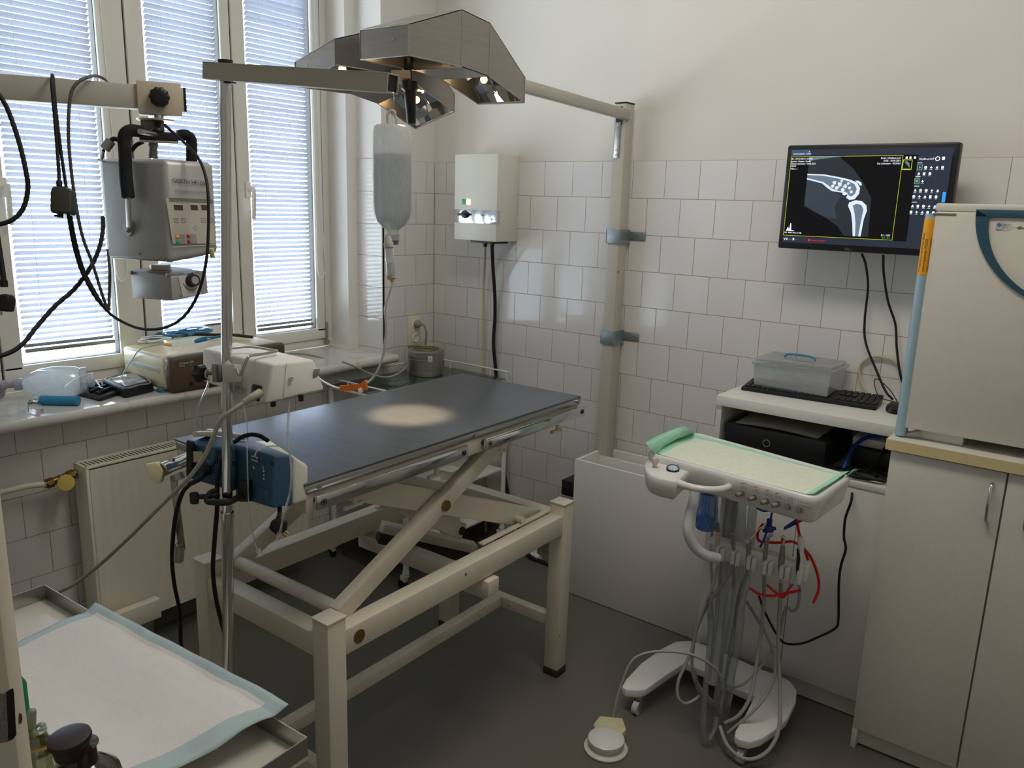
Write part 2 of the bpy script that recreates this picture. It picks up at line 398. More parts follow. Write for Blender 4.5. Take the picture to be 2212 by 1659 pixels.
hp = pl(7, 405, 0, FX+.02); whandle(hp.y-.0, hp.z)
h = MB(); q = pl(706, 715, 0, FX+.016); h.box(FX+.004, q.y-.006, q.z-.05, FX+.022, q.y+.006, q.z+.045, .003); h.cyl((FX+.014, q.y-.008, q.z-.055), (FX+.014, q.y+.012, q.z-.055), .011, n=10)
h.build('hinge', MT['steelflat'], wf)
# venetian blinds on the room side of the glass
def blind(i, zb, yl, yr, cordside, lab):
    t = thing('venetian_blind', lab, 'blind', (FX-.01, (yl+yr)/2, zb), 'venetian blinds over the window sashes')
    xb = FX-.010; n = int((2.84-zb)/.0212); m = MB(); tilt = R(41); hw = .0125
    for k in range(n):
        z = zb+.018+k*.0212; tt = tilt + random.uniform(-.03, .03); rows = []
        for y in (yl, yr):
            row = []
            for q in range(4):
                s = -1+2*q/3; cc = .0016*(1-s*s)
                row.append(m._v(V((xb + s*hw*math.cos(tt) - cc*math.sin(tt), y, z + s*hw*math.sin(tt) + cc*math.cos(tt) + random.uniform(-.0004, .0004)))))
            rows.append(row)
        for q in range(3): m._f([rows[0][q], rows[1][q], rows[1][q+1], rows[0][q+1]])
    m.build('slats', MT['slat'], t)
    MB().box(xb-.012, yl, zb-.008, xb+.012, yr, zb+.006, .003).build('bottom_rail', MT['steelflat'], t)
    MB().box(xb-.014, yl, 2.84, xb+.014, yr, 2.865).build('headrail', MT['pvc'], t)
    c = MB()
    for f in (.2, .8):
        y = yl+(yr-yl)*f
        for dx in (-.012, .012): c.cyl((xb+dx, y, zb), (xb+dx, y, 2.84), .0007, n=5)
    c.build('ladder_cord', MT['wtube'], t)
    if cordside:
        y = yr+.055; c = MB(); z0 = cordside
        c.tube([(xb+.03, yr+.012, 2.84), (xb+.03, yr+.016, z0+.3), (xb+.032, yr+.015, z0+.06), (xb+.034, yr+.03, z0), (xb+.034, y, z0+.02), (xb+.032, y+.004, z0+.12), (xb+.03, y-.01, z0+.5), (xb+.03, yr+.03, 2.84)], .0016, 6)
        c.build('pull_cord', MT['wtube'], t)
blind(0, 1.10, -2.43, -2.02, None, 'venetian blind over the sash at the left edge of the photo')
blind(1, 1.118, -1.858, -1.528, 1.36, 'venetian blind on the sash behind the hanging x-ray head cables')
blind(2, 1.10, -1.312, -1.012, None, 'venetian blind on the middle sash behind the x-ray head')
blind(3, 1.092, -.862, -.545, 1.32, 'venetian blind on the sash nearest the tiled corner')
# ---------------------------------------------------------------- light
wd = bpy.data.worlds.new('daylight'); S.world = wd; wd.use_nodes = True; nt = wd.node_tree
bg = nt.nodes['Background']; tcw = nd(nt, 'ShaderNodeTexCoord'); spw = nd(nt, 'ShaderNodeSeparateXYZ'); nt.links.new(tcw.outputs['Generated'], spw.inputs[0])
rw = nd(nt, 'ShaderNodeValToRGB'); mpw = nd(nt, 'ShaderNodeMath', operation='MULTIPLY_ADD'); mpw.inputs[1].default_value = .5; mpw.inputs[2].default_value = .5
nt.links.new(spw.outputs[2], mpw.inputs[0]); nt.links.new(mpw.outputs[0], rw.inputs[0])
e = rw.color_ramp.elements; e[0].position = .30; e[0].color = (.85, .87, .88, 1); e[1].position = .62; e[1].color = (.72, .82, 1, 1)
nt.links.new(rw.outputs[0], bg.inputs['Color']); bg.inputs['Strength'].default_value = 17
def lamp(name, typ, loc, energy, col=(1, 1, 1), **k):
    d = bpy.data.lights.new(name, typ); d.energy = energy; d.color = col
    for a, b in k.items(): setattr(d, a, b)
    o = bpy.data.objects.new(name, d); COL.objects.link(o); o.location = loc; return o
p = lamp('window_portal', 'AREA', (-.37, -1.47, 1.98), 1, shape='RECTANGLE', size=2.1, size_y=1.95); p.rotation_euler = (R(90), 0, R(-90)); p.data.cycles.is_portal = True
cl = lamp('ceiling_fill', 'AREA', (2.0, -1.5, 3.30), 22, (1, .93, .84), shape='RECTANGLE', size=1.3, size_y=.5)  # fill light added below the ceiling, no visible fixture behind it
# ---------------------------------------------------------------- camera
cd = bpy.data.cameras.new('camera'); cam = bpy.data.objects.new('camera', cd); COL.objects.link(cam); S.camera = cam
cam.matrix_world = M((( CR.x, CU.x, -CF.x, CP.x), (CR.y, CU.y, -CF.y, CP.y), (CR.z, CU.z, -CF.z, CP.z), (0, 0, 0, 1)))
cd.sensor_fit = 'HORIZONTAL'; cd.sensor_width = 36; cd.lens = 36*FPX/2212; cd.clip_start = .02
S.view_settings.view_transform = 'Standard'; S.view_settings.look = 'None'; S.view_settings.exposure = 0; S.view_settings.gamma = 1; S.view_settings.use_curve_mapping = False
S.cycles.use_denoising = True; S.cycles.max_bounces = 8; S.cycles.diffuse_bounces = 5; S.cycles.glossy_bounces = 4; S.cycles.transparent_max_bounces = 24; S.cycles.transmission_bounces = 6; S.cycles.caustics_reflective = False; S.cycles.caustics_refractive = False; S.cycles.sample_clamp_indirect = 6
# ---------------------------------------------------------------- operating table
def table():
    TH = R(1.0); O = V((1.15, -1.349, 0)); ex = V((math.cos(TH), math.sin(TH), 0)); ey = V((-math.sin(TH), math.cos(TH), 0)); ez = V((0, 0, 1))
    def T(a, b, z): return O + ex*a + ey*b + ez*z
    t = thing('operating_table', 'cream steel scissor-lift operating table with a dark metal top under the surgical lamp', 'table', O)
    def bx(m, a0, b0, z0, a1, b1, z1, bev=0): return m.obox(T((a0+a1)/2, (b0+b1)/2, (z0+z1)/2), ex*(abs(a1-a0)/2), ey*(abs(b1-b0)/2), ez*(abs(z1-z0)/2), bev)
    HX, HY = .2745, .602
    m = MB(); bx(m, -HX, -HY, 1.043, HX, HY, 1.05, .0015); m.build('tabletop', MT['tabletop'], t)
    m = MB(); bx(m, -HX+.002, -HY+.002, 1.022, HX-.002, HY-.002, 1.0425, .001); ed = m.build('steel_edging', MT['steel'], t)
    m = MB()
    for b in (-.56, .02, .59):
        m.cyl(T(HX-.004, b, 1.033), T(HX+.003, b, 1.033), .0065, n=10)
    m.build('edge_screws', MT['chrome'], ed)
    m = MB()
    bx(m, HX-.052, -HY+.006, .972, HX-.006, HY-.006, 1.0215, .004); bx(m, -HX+.006, -HY+.006, .972, -HX+.052, HY-.006, 1.0215, .004)
    bx(m, -HX+.05, -HY+.006, .972, HX-.05, -HY+.05, 1.0215, .004); bx(m, -HX+.05, HY-.05, .972, HX-.05, HY-.006, 1.0215, .004)
    m.build('top_frame', MT['cream'], t)
    # clamp rails along the long sides
    for sd in (1, -1):
        for b0, b1, col in ((-.585, -.035, 'chrome'), (.045, .60, 'chrome')):
            m = MB(); bx(m, sd*(HX+.012), b0, .985, sd*(HX+.022), b1, 1.02, .002); rl = m.build('side_rail', MT[col], t, label='polished steel clamp rail along the side')
            m = MB()
            for b in (b0+.02, b1-.02):
                m.cyl(T(sd*(HX-.006), b, 1.002), T(sd*(HX+.012), b, 1.002), .009, n=12); m.torus(T(sd*(HX+.0222), b, 1.002), ex, .0075, .0012, 16, 6); m.cyl(T(sd*(HX+.02), b, 1.002), T(sd*(HX+.0235), b, 1.002), .004, n=8)
            m.build('rail_bolt', MT['dark'], rl)
    for b in (-.425, -.115, .185, .505):                      # T hooks below the near side
        for sd in (1, -1):
            m = MB(); x = sd*(HX-.03); m.cyl(T(x, b, .975), T(x, b, .94), .006, n=10); m.cyl(T(x-.004*sd, b-.03, .937), T(x-.004*sd, b+.03, .937), .0062, n=10)
            m.build('tie_hook', MT['cream'], t)
    # base frame
    PX, PY = .262, .53
    w = .03
    for a, b in ((PX, -PY), (-PX, -PY), (PX, PY), (-PX, PY)):
        m = MB(); bx(m, a-w, b-w, .028, a+w, b+w, .672, .004); lg = m.build('leg', MT['cream'], t)
        m = MB(); bx(m, a-w-.001, b-w-.001, 0, a+w+.001, b+w+.001, .03, .003); m.build('foot', MT['rust'], lg)
        m = MB(); bx(m, a-w-.002, b-w-.002, .6725, a+w+.002, b+w+.002, .679, .002); m.build('cap', MT['cream'], lg)
    for a in (PX, -PX):
        m = MB(); bx(m, a-.027, -PY+w, .565, a+.027, PY-w, .637, .004); rl = m.build('long_rail', MT['cream'], t)
        if a > 0:
            m = MB(); m.cyl(T(a+.026, -PY+.075, .60), T(a+.029, -PY+.075, .60), .019, n=20); m.build('hole_plug', MT['brass'], rl)
        m = MB(); bx(m, a-.024-.024*(1 if a > 0 else -1), .12, .6375, a-.004-.024*(1 if a > 0 else -1), .50, .645, .002); m.build('guide_strip', MT['cream'], rl)
    for b, z in ((-PY, .60), (PY, .60)):
        m = MB(); bx(m, -PX+w, b-.027, z-.033, PX-w, b+.027, z+.033, .004); m.build('cross_rail', MT['cream'], t)
    for b in (-PY, PY):
        m = MB(); bx(m, -PX+w, b-.018, .19, PX-w, b+.018, .232, .003); m.build('lower_rail', MT['cream'], t)
    m = MB(); bx(m, -.02, -PY+.018, .192, .02, PY-.018, .232, .003); m.build('lower_stretcher', MT['cream'], t)
    m = MB(); bx(m, -PX-.02, .06, .505, PX+.045, .115, .558, .004); cb = m.build('cross_beam', MT['cream'], t)
    m = MB(); m.cyl(T(-PX+.03, -.463, .655), T(PX-.03, -.463, .655), .019, n=16); m.build('pivot_axle', MT['cream'], t)
    m = MB(); m.cyl(T(-PX+.03, .34, .655), T(PX-.03, .34, .655), .012, n=16); m.build('roller_axle', MT['cream'], t)
    # scissor arms
    for sd in (1, -1):
        x = sd*.226
        a = MB(); a.bar(T(x, -.475, .648), T(x, .25, .995), .036, .052, bev=.004); a.build('scissor_arm', MT['cream'], t)
        x = sd*.186
        a = MB(); a.bar(T(x, -.475, 1.0), T(x, .46, .615), .03, .07, bev=.004); ar = a.build('scissor_arm', MT['cream'], t)
        p = T(0, -.075, .835)
        m = MB(); q = p + ex*(sd*.17); r_ = p + ex*(sd*.252); m.cyl(q, r_, .0165, n=16); m.build('pivot_bolt', MT['brass'], ar)
    m = MB(); m.cyl(T(-.2, .25, .99), T(.2, .25, .99), .014, n=12); m.build('upper_axle', MT['cream'], t)
    a = MB(); a.bar(T(.10, -.25, .90), T(.10, .17, .635), .03, .055, bev=.003); lv = a.build('lift_lever', MT['cream'], t)
    m = MB(); m.cyl(T(.08, .155, .645), T(.12, .155, .645), .014, n=12); m.build('lever_bush', MT['rust'], lv)
    a = MB(); a.bar(T(-.15, .05, .62), T(.03, .33, .50), .05, .03, bev=.002); pd = a.build('pedal_lever', MT['cream'], t)
    a = MB(); a.bar(T(-.14, .02, .592), T(.04, .30, .472), .05, .022); a.build('pedal_bar', MT['black'], pd)
    # clamp with swing arm on the near short end
    return T
TT = table()
cl_ = thing('rail_clamp', 'chrome clamp with pale yellow wing knob and flat hanging arm on the table end', 'clamp', at(375, 1015, 1.98))
m = MB(); m.cyl(at(352, 1014, 1.93), at(408, 990, 1.99), .017, n=18); m.cyl(at(371, 990, 1.925), at(371, 997, 1.925), .008, n=10); m.build('clamp_barrel', MT['chrome'], cl_)
m = MB(); m.prism([at(312, 1003, 1.92), at(338, 998, 1.92), at(345, 1008, 1.92), at(352, 1018, 1.92), at(349, 1030, 1.92), at(346, 1043, 1.92), at(332, 1046, 1.92), at(325, 1035, 1.92)], CF*.02, .004); m.build('wing_knob', MT['paleyellow'], cl_)
m = MB(); m.tube([at(385, 1022, 1.95), at(390, 1035, 1.95)], .02, 12, 0); m.obox(at(384, 1110, 1.965), CR*.008, (at(393, 1190, 1.985)-at(374, 1032, 1.945))/2, CF*.003, .001); m.build('swing_arm', MT['steelflat'], cl_)
m = MB(); m.cyl(at(388, 1178, 1.97), at(386, 1212, 1.98), .012, n=14, cap=False); m.cyl(at(388, 1178, 1.97), at(386, 1212, 1.98), .0095, n=14); m.build('tube_socket', MT['steel'], cl_)
# ---------------------------------------------------------------- open white box by the back wall
t = thing('storage_bin', 'tall white open-topped laminate box against the tiled back wall', 'box', (1.4, -.13, 0))
zb = .632; x0, x1, y0, y1 = 1.094, 1.735, -.262, -.012; w = .016
MB().box(x0, y0, .003, x1, y0+w, zb, .001).build('front_panel', MT['lam'], t)
MB().box(x0, y0+w, .003, x0+w, y1, zb, .001).build('side_panel', MT['lam'], t)
MB().box(x1-w, y0+w, .003, x1, y1, zb, .001).build('side_panel', MT['lam'], t)
MB().box(x0+w, y1-w, .003, x1-w, y1, zb, .001).build('back_panel', MT['lam'], t)
MB().box(x0+w, y0+.17, .42, x1-w, y0+.186, zb-.02, .001).build('divider', MT['lam'], t)
MB().box(x0+w, y0+w, .40, x1-w, y0+.17, .415).build('inner_floor', MT['lam'], t)
# small dark unit on the wall left of it
t = thing('wall_unit', 'small black and grey box between the back wall and the open white box', 'box', (1.04, -.05, .4))
q = pl(1235, 1050, 1, -.09)
m = MB(); m.box(q.x-.03, -.13, q.z-.035, x0-.004, -.004, q.z+.035, .002); m.build('upper_housing', MT['black'], t)
m = MB(); m.box(q.x-.03, -.13, q.z-.085, x0-.004, -.004, q.z-.036, .002); m.build('lower_housing', MT['greyp'], t)
# ---------------------------------------------------------------- computer desk
t = thing('computer_desk', 'white laminate computer desk with open compartment beside the tall cabinet', 'desk', (2.05, -.2, 0))
dx0, dx1, dy = 1.765, 2.368, -.385; zt = 1.053
MB().box(dx0-.002, dy-.004, zt-.036, dx1, -.006, zt, .0015).build('desk_top', MT['lam'], t)
MB().box(dx0, dy+.004, .0, dx0+.018, -.006, zt-.036).build('side_panel', MT['lam'], t)
MB().box(dx0+.018, dy, .826, dx1, -.006, .845, .001).build('shelf', MT['lam'], t)
MB().box(dx0+.018, -.03, .845, dx1, -.012, zt-.036).build('back_panel', MT['lam'], t)
sx = pl(1690, 1390, 1, dy).x
MB().box(dx0+.0185, dy+.003, .075, sx-.0015, dy+.021, .825, .001).build('door', MT['lam'], t)
MB().box(sx+.0015, dy+.003, .075, dx1, dy+.021, .825, .001).build('door', MT['lam'], t)
MB().box(dx0+.018, dy+.025, .004, dx1, dy+.04, .074).build('plinth', MT['lamcab'], t)
# things in the compartment
pc = thing('desktop_computer', 'black desktop computer lying flat inside the desk compartment', 'computer', (1.98, -.2, .846))
MB().box(1.80, -.375, .848, 2.155, -.06, .955, .004).build('case', MT['black'], pc)
m = MB(); m.torus((1.955, -.3758, .91), (0, 1, 0), .012, .0012, 24, 6); m.build('power_ring', MT['greyp'], pc)
m = MB(); m.box(2.105, -.3765, .862, 2.115, -.3755, .866); m.build('drive_lamp', MT['lit'], pc)
def sheetpile():
    m = MB()
    m.grid(lambda u, v: V((1.83+.29*u, -.36+.26*v, .958+.008*math.sin(3*u+2*v)+.012*u*v)), 10, 8); m.grid(lambda u, v: V((1.83+.29*u, -.36+.26*v, .9565+.006*math.sin(3*u+2*v))), 10, 8)
    tag(m.build('paper_sheet', MT['papers']), 'crumpled grey sheet lying on the black desktop computer', 'paper')
sheetpile()
ps = thing('power_strip', 'small white power supply box at the right end of the desk compartment', 'power strip', (2.30, -.2, .846))
MB().box(2.20, -.23, .925, 2.36, -.15, .955, .006).build('casing', MT['white'], ps)
MB().box(2.21, -.26, .8465, 2.365, -.10, .924, .004).build('base_unit', MT['black'], ps)
m = MB(); m.cyl((2.31, -.235, .935), (2.31, -.27, .93), .008, n=10); m.tube([(2.31, -.265, .93), (2.30, -.30, .90), (2.27, -.31, .862)], .004); m.build('plug', MT['rubber'], ps)
m = MB()
random.seed(3)
for k in range(4):
    cx, cy = 2.25+random.uniform(-.03, .05), -.31+random.uniform(-.02, .02)
    m.tube([(cx+random.uniform(.05, .09)*math.cos(a)*1.1, cy+.042*math.sin(a), .853+.004*k+.003*math.sin(2*a)) for a in [i*math.pi/5 for i in range(10)]], .0042, 6, 3, True)
tag(m.build('power_cable', MT['rubber']), 'coiled black power cable on the desk shelf floor', 'cable')
m = MB(); m.tube([pl(1822, 1012, 1, -.33), pl(1838, 975, 1, -.29), pl(1862, 950, 1, -.24), pl(1895, 940, 1, -.2), (2.34, -.12, .96)], .0065, 8)
tag(m.build('network_cable', MT['blueT']), 'thick blue network cable curving inside the desk compartment', 'cable')
# keyboard, mouse, plastic box
def keyboard():
    z = zt; a = pl(1601, 836, 2, z+.012); b = pl(1892, 880, 2, z+.012); c = pl(1624, 820, 2, z+.028)
    e1 = (b-a); e1.z = 0; L = e1.length; e1.normalize(); e2 = V((-e1.y, e1.x, 0)); D_ = .135; Z = V((0, 0, 1))
    t = thing('keyboard', 'flat black computer keyboard on the white desk top', 'keyboard', a + e1*L/2 + e2*D_/2)
    a = V((a.x, a.y, z)); m = MB()
    pr = [a, a + e2*D_, a + e2*D_ + Z*.026, a + Z*.013]
    m.prism(pr, e1*L, .003); m.build('keyboard_body', MT['black'], t)
    sl = V((0, 0, .013)).z/D_
    m = MB(); up = (Z - e2*sl).normalized(); e2s = (e2 + Z*sl).normalized(); pitch = L/23.2
    for r in range(6):
        yy = D_*.12 + r*D_*.142 + (D_*.03 if r == 5 else 0)
        cols = []
        x = .4
        while x < 22.8:
            wd_ = .88
            if r == 0 and 4 < x < 10: wd_ = 5.6
            cols.append((x, wd_)); x += wd_+.12
        for x, wd_ in cols:
            if 15.05 < x < 15.55 or 18.6 < x < 19.1: continue
            if r in (2,) and 15.2 < x < 18.8: continue
            if r == 1 and (15.2 < x < 16.2 or 17.4 < x < 18.8): continue
            c = a + e1*(x+wd_/2)*pitch + e2s*(yy+D_*.06) + Z*.0135 + up*.001
            m.obox(c + Z*0, e1*(wd_*pitch*.46), e2s*(D_*.059), up*.0035, .0012, 1)
    k = m.build('keycap', MT['keycap'], t); k['kind'] = 'stuff'
keyboard()
mo = thing('computer_mouse', 'small black computer mouse on the desk next to the incubator door', 'mouse', pl(1932, 885, 2, zt))
q = pl(1934, 889, 2, zt)
m = MB(); m.lathe([(.0, .0), (.028, .0005), (.031, .006), (.029, .018), (.02, .028), (.0, .032)], q, n=20, sx=1.0, sy=1.6, xa=(1, .1, 0)); m.build('mouse_body', MT['black'], mo)
m = MB(); m.tube([q + V((0, .045, .014)), pl(1928, 850, 1, -.15), pl(1910, 830, 1, -.10), pl(1893, 818, 1, -.07), pl(1889, 830, 1, -.08), pl(1901, 858, 1, -.12), q + V((-.02, .13, .004))], .0016, 6); m.build('mouse_cord', MT['rubber'], mo)
bx_ = thing('storage_box', 'clear plastic storage box with lid and blue handle behind the keyboard', 'box', (1.98, -.1, zt))
def boxshell(m, z0, z1, a, b, wl=.0025):
    for f in (0, 1):
        A = [V((x, y, z0)) for x, y in a]; B = [V((x, y, z1)) for x, y in b]
    m.skin([[m._v(p) for p in A], [m._v(p) for p in B]], False); m._f([m._v(p) for p in A])
bA = [(1.83, -.205), (2.09, -.205), (2.09, -.035), (1.83, -.035)]; bB = [(1.822, -.215), (2.10, -.215), (2.10, -.025), (1.822, -.025)]
m = MB(); boxshell(m, zt+.002, zt+.10, bA, bB); m.build('tub', MT['clearbox'], bx_)
m = MB(); m.box(1.814, -.222, zt+.10, 2.108, -.018, zt+.112, .004); m.prism([V((1.824, -.212, zt+.112)), V((2.098, -.212, zt+.112)), V((2.098, -.028, zt+.112)), V((1.824, -.028, zt+.112))], (0, 0, .012), .005); m.build('lid', MT['clearlid'], bx_)
m = MB(); m.tube([(1.90, -.12, zt+.126), (1.915, -.12, zt+.136), (1.96, -.12, zt+.139), (2.0, -.12, zt+.136), (2.015, -.12, zt+.126)], .004, 8); m.build('lid_handle', MT['bluecord'], bx_)
m = MB(); m.tube([pl(1872, 850, 1, -.05), pl(1857, 815, 1, -.02), pl(1861, 785, 1, -.012), pl(1885, 771, 1, -.012), pl(1915, 773, 1, -.012), pl(1937, 785, 1, -.012), pl(1950, 810, 1, -.015)], .005, 8)
tag(m.build('hose', MT['cordbeige']), 'beige hose looping on the wall behind the mouse', 'hose')
# ---------------------------------------------------------------- wall monitor
def monitor():
    y = -.16; n = V((0, 1, 0))
    TL, TR_, BL = pl(1703, 312, 1, y), pl(2078, 308, 1, y), pl(1678, 536, 1, y)
    W = (TR_-TL).length; BRm = pl(1980, 552, 1, y)
    tilt = R(-3)
    c0 = TL; ex = V((1, 0, 0)); zt_, zb_ = (TL.z+TR_.z)/2, (BL.z+BRm.z)/2; xl = (TL.x+BL.x)/2; H = zt_-zb_
    t = thing('monitor', 'black wall monitor showing a veterinary x-ray of a joint', 'monitor', (xl+W/2, y, zb_))
    MB().box(xl, y, zb_, xl+W, y+.045, zt_, .007).build('bezel', MT['monitor'], t)
    MB().box(xl+W*.35, y+.045, zb_+H*.3, xl+W*.65, -.008, zb_+H*.7, .004).build('wall_mount', MT['black'], t)
    b = .016; X0, X1, Z0, Z1 = xl+b, xl+W-b, zb_+.022, zt_-b; ys = y-.0008
    scr = screen_mat(); MB().box(X0, ys, Z0, X1, y+.002, Z1).build('screen', scr, t)
    sc = [o for o in t.children if o.name.startswith('screen')][0]
    SW, SH = X1-X0, Z1-Z0; k = SW
    def P(u, v): return V((X0+SW*u, ys-.0003, Z1-SH*v))
    def em(n_, c, s): return mat(n_, c, .6, emit=c, es=s)
    E = {'w': em('screen_white', '#eef2fa', 1.0), 'y': em('screen_yellow', '#c9cf3a', .7), 'b': em('screen_blue', '#2f8fe6', .9), 'g': em('screen_green', '#3fc06a', .8), 'r': em('screen_red', '#e01822', .8), 'bar': em('screen_bar', '#283242', .35), 'bar2': em('screen_tab', '#3d506a', .5), 'bone': em('screen_bone', '#cfdbe8', .75), 'bone2': em('screen_marrow', '#6b7e92', .45), 'tis': em('screen_tissue', '#27303a', .32), 'tis2': em('screen_muscle', '#38434f', .36)}
    lay = [0]
    def pg(pts, c, nm='screen_graphic'):
        lay[0] += 1; d = V((0, -.00004*lay[0], 0)); m = MB(); m.poly([P(*p)+d for p in pts]); return m.build(nm, E[c], sc)
    def rc(u0, v0, u1, v1, c, nm='screen_graphic'): return pg([(u0, v0), (u1, v0), (u1, v1), (u0, v1)], c, nm)
    def fr_(u0, v0, u1, v1, c, w=.0022):
        lay[0] += 1; d = V((0, -.00004*lay[0], 0)); m = MB(); w2 = w*SW/SH
        for a in ((u0, v0, u1, v0+w2), (u0, v1-w2, u1, v1), (u0, v0, u0+w, v1), (u1-w, v0, u1, v1)): m.poly([P(a[0], a[1])+d, P(a[2], a[1])+d, P(a[2], a[3])+d, P(a[0], a[3])+d])
        m.build('screen_frame', E[c], sc)
    def tx(s, u, v, sz, c='w', al='LEFT'):
        lay[0] += 1; text(s, sz*SH, P(u, v)+V((0, -.0004-.00004*lay[0], 0)), (1, 0, 0), (0, 0, 1), E[c], sc, 'screen_text', al, .95, .0002)
    rc(0, 0, 1, .065, 'bar'); rc(0, 0, .125, .065, 'bar2'); rc(0, .93, 1, 1, 'bar'); rc(.80, .065, .97, .93, 'bar'); rc(.97, .02, .995, .93, 'bar')
    tx('seznam pacientu   snimky', .015, .05, .02); tx('x', .118, .03, .03)
    fr_(.002, .072, .715, .925, 'y')
    # x-ray picture of the joint
    pg([(.125, .08), (.32, .075), (.42, .2), (.5, .36), (.555, .5), (.565, .9), (.41, .9), (.36, .8), (.28, .72), (.2, .66), (.125, .6)], 'tis')
    pg([(.125, .30), (.2, .33), (.3, .42), (.36, .48), (.33, .6), (.35, .72), (.3, .72), (.2, .655), (.125, .58)], 'tis2')
    pg([(.125, .075), (.36, .073), (.2, .10), (.125, .12)], 'bone2')
    pg([(.125, .255), (.24, .262), (.34, .29), (.41, .315), (.455, .345), (.478, .40), (.475, .46), (.452, .515), (.42, .525), (.395, .5), (.405, .47), (.37, .45), (.30, .435), (.265, .40), (.23, .355), (.125, .315)], 'bone')
    pg([(.125, .268), (.23, .275), (.33, .303), (.40, .33), (.44, .36), (.458, .41), (.45, .46), (.43, .49), (.41, .475), (.40, .45), (.34, .43), (.30, .41), (.27, .375), (.235, .34), (.125, .30)], 'bone2')
    for u, v, r in ((.31, .345, .012), (.345, .36, .016), (.38, .385, .013), (.33, .40, .012), (.37, .42, .014), (.41, .40, .012), (.425, .44, .012), (.40, .355, .01), (.355, .33, .009), (.30, .385, .011)):
        pg([(u+r*math.cos(a)*random.uniform(.6, 1.2), v+1.7*r*math.sin(a)*random.uniform(.6, 1.2)) for a in [i*math.pi/4 for i in range(8)]], 'bone')
    pg([(.44, .325), (.462, .325), (.482, .345), (.487, .375), (.474, .372), (.462, .35)], 'bone')
    pg([(.372, .445), (.39, .44), (.40, .465), (.385, .48), (.37, .468)], 'bone')
    pg([(.42, .55), (.46, .525), (.5, .535), (.53, .575), (.538, .63), (.525, .72), (.518, .90), (.468, .90), (.455, .76), (.44, .66), (.415, .585)], 'bone')
    pg([(.445, .58), (.47, .56), (.5, .575), (.515, .62), (.51, .72), (.503, .90), (.483, .90), (.475, .76), (.462, .66)], 'bone2')
    for i, s in enumerate(('ID : CM-210610-101642', 'Jmeno : Pacient  Kocka', 'Datum narozeni : 10.06.2021', 'M/VO', 'Hlas. c. :')): tx(s, .008, .105+.026*i, .024)
    for i, s in enumerate(('Krok : Hindfoot LAT', 'DOS : 10.06.2021', 'Cas zobrazeni : 10:20:03')): tx(s, .705, .105+.027*i, .024, 'w', 'RIGHT')
    tx('W1 4099 W2 11145', .008, .90, .024); tx('E.I. : 1207', .70, .885, .024, 'w', 'RIGHT'); tx('D.I. : 0.7', .70, .912, .024, 'g', 'RIGHT')
    pg([(.02, .87), (.03, .83), (.04, .86), (.045, .79), (.05, .79), (.054, .865), (.07, .868)], 'w'); rc(.018, .868, .075, .873, 'w')
    tx('VX', .008, .978, .04); tx('VUE', .035, .978, .03, 'bone2'); rc(.072, .95, .082, .975, 'w'); tx('sken', .088, .972, .018, 'bone2'); pg([(.185+.008*math.cos(a), .965+.0135*math.sin(a)) for a in [i*math.pi/6 for i in range(12)]], 'r'); tx('Zaznam nahravani', .20, .972, .022, 'r')
    fr_(.718, .115, .773, .215, 'y', .003); pg([(.728, .13), (.745, .133), (.757, .15), (.762, .19), (.756, .19), (.745, .165), (.732, .15)], 'bone2'); tx('Hindfoot LAT', .727, .21, .011)
    for u in (.731, .753, .779): rc(u, .085, u+.012, .105, 'w')
    tx('Hindfoot LAT', .81, .118, .026)
    m = MB(); lay[0] += 1
    m.torus(P(.915, .108)+V((0, -.0022, 0)), (0, 1, 0), .006, .001, 18, 4); m.build('screen_icon', E['w'], sc); rc(.94, .09, .955, .12, 'w')
    fr_(.806, .165, .835, .217, 'y', .0018); pg([(.815, .175), (.83, .19), (.815, .205)], 'b')
    fr_(.80, .30, .829, .352, 'y', .0018); rc(.806, .312, .823, .338, 'b')
    for v, nn, u0 in ((.18, 4, .845), (.24, 3, .81), (.315, 1, .838), (.405, 5, .803), (.465, 5, .80), (.56, 5, .80), (.62, 5, .797)):
        for q in range(nn):
            u = u0+q*.032; sh = (q+int(v*100)) % 4
            if sh == 0: pg([(u+.002, v+.022), (u+.010, v-.002), (u+.018, v+.022)], 'w', 'screen_icon')
            elif sh == 1: rc(u+.002, v, u+.015, v+.024, 'w', 'screen_icon')
            elif sh == 2: pg([(u+.009+.008*math.cos(a), v+.012+.014*math.sin(a)) for a in [i*math.pi/5 for i in range(10)]], 'w', 'screen_icon')
            else: pg([(u+.002, v+.01), (u+.007, v+.01), (u+.007, v), (u+.011, v), (u+.011, v+.01), (u+.017, v+.01), (u+.017, v+.015), (u+.011, v+.015), (u+.011, v+.024), (u+.007, v+.024), (u+.007, v+.015), (u+.002, v+.015)], 'w', 'screen_icon')
            rc(u+.001, v+.031, u+.017, v+.0345, 'bone', 'screen_icon')
    for v in (.145, .28, .372, .53): rc(.803, v, .833, v+.006, 'bone', 'screen_icon')
    rc(.972, .43, .990, .53, 'b')
    text('DELL', .010, V((xl+W*.45, y-.0004, zb_+.006)), (1, 0, 0), (0, 0, 1), MT['greyp'], t, 'brand_lettering', 'CENTER')
def screen_mat():
    m = mat('screen_surface', '#05060a', .25, emit='#07090f', es=.5); return m
monitor()
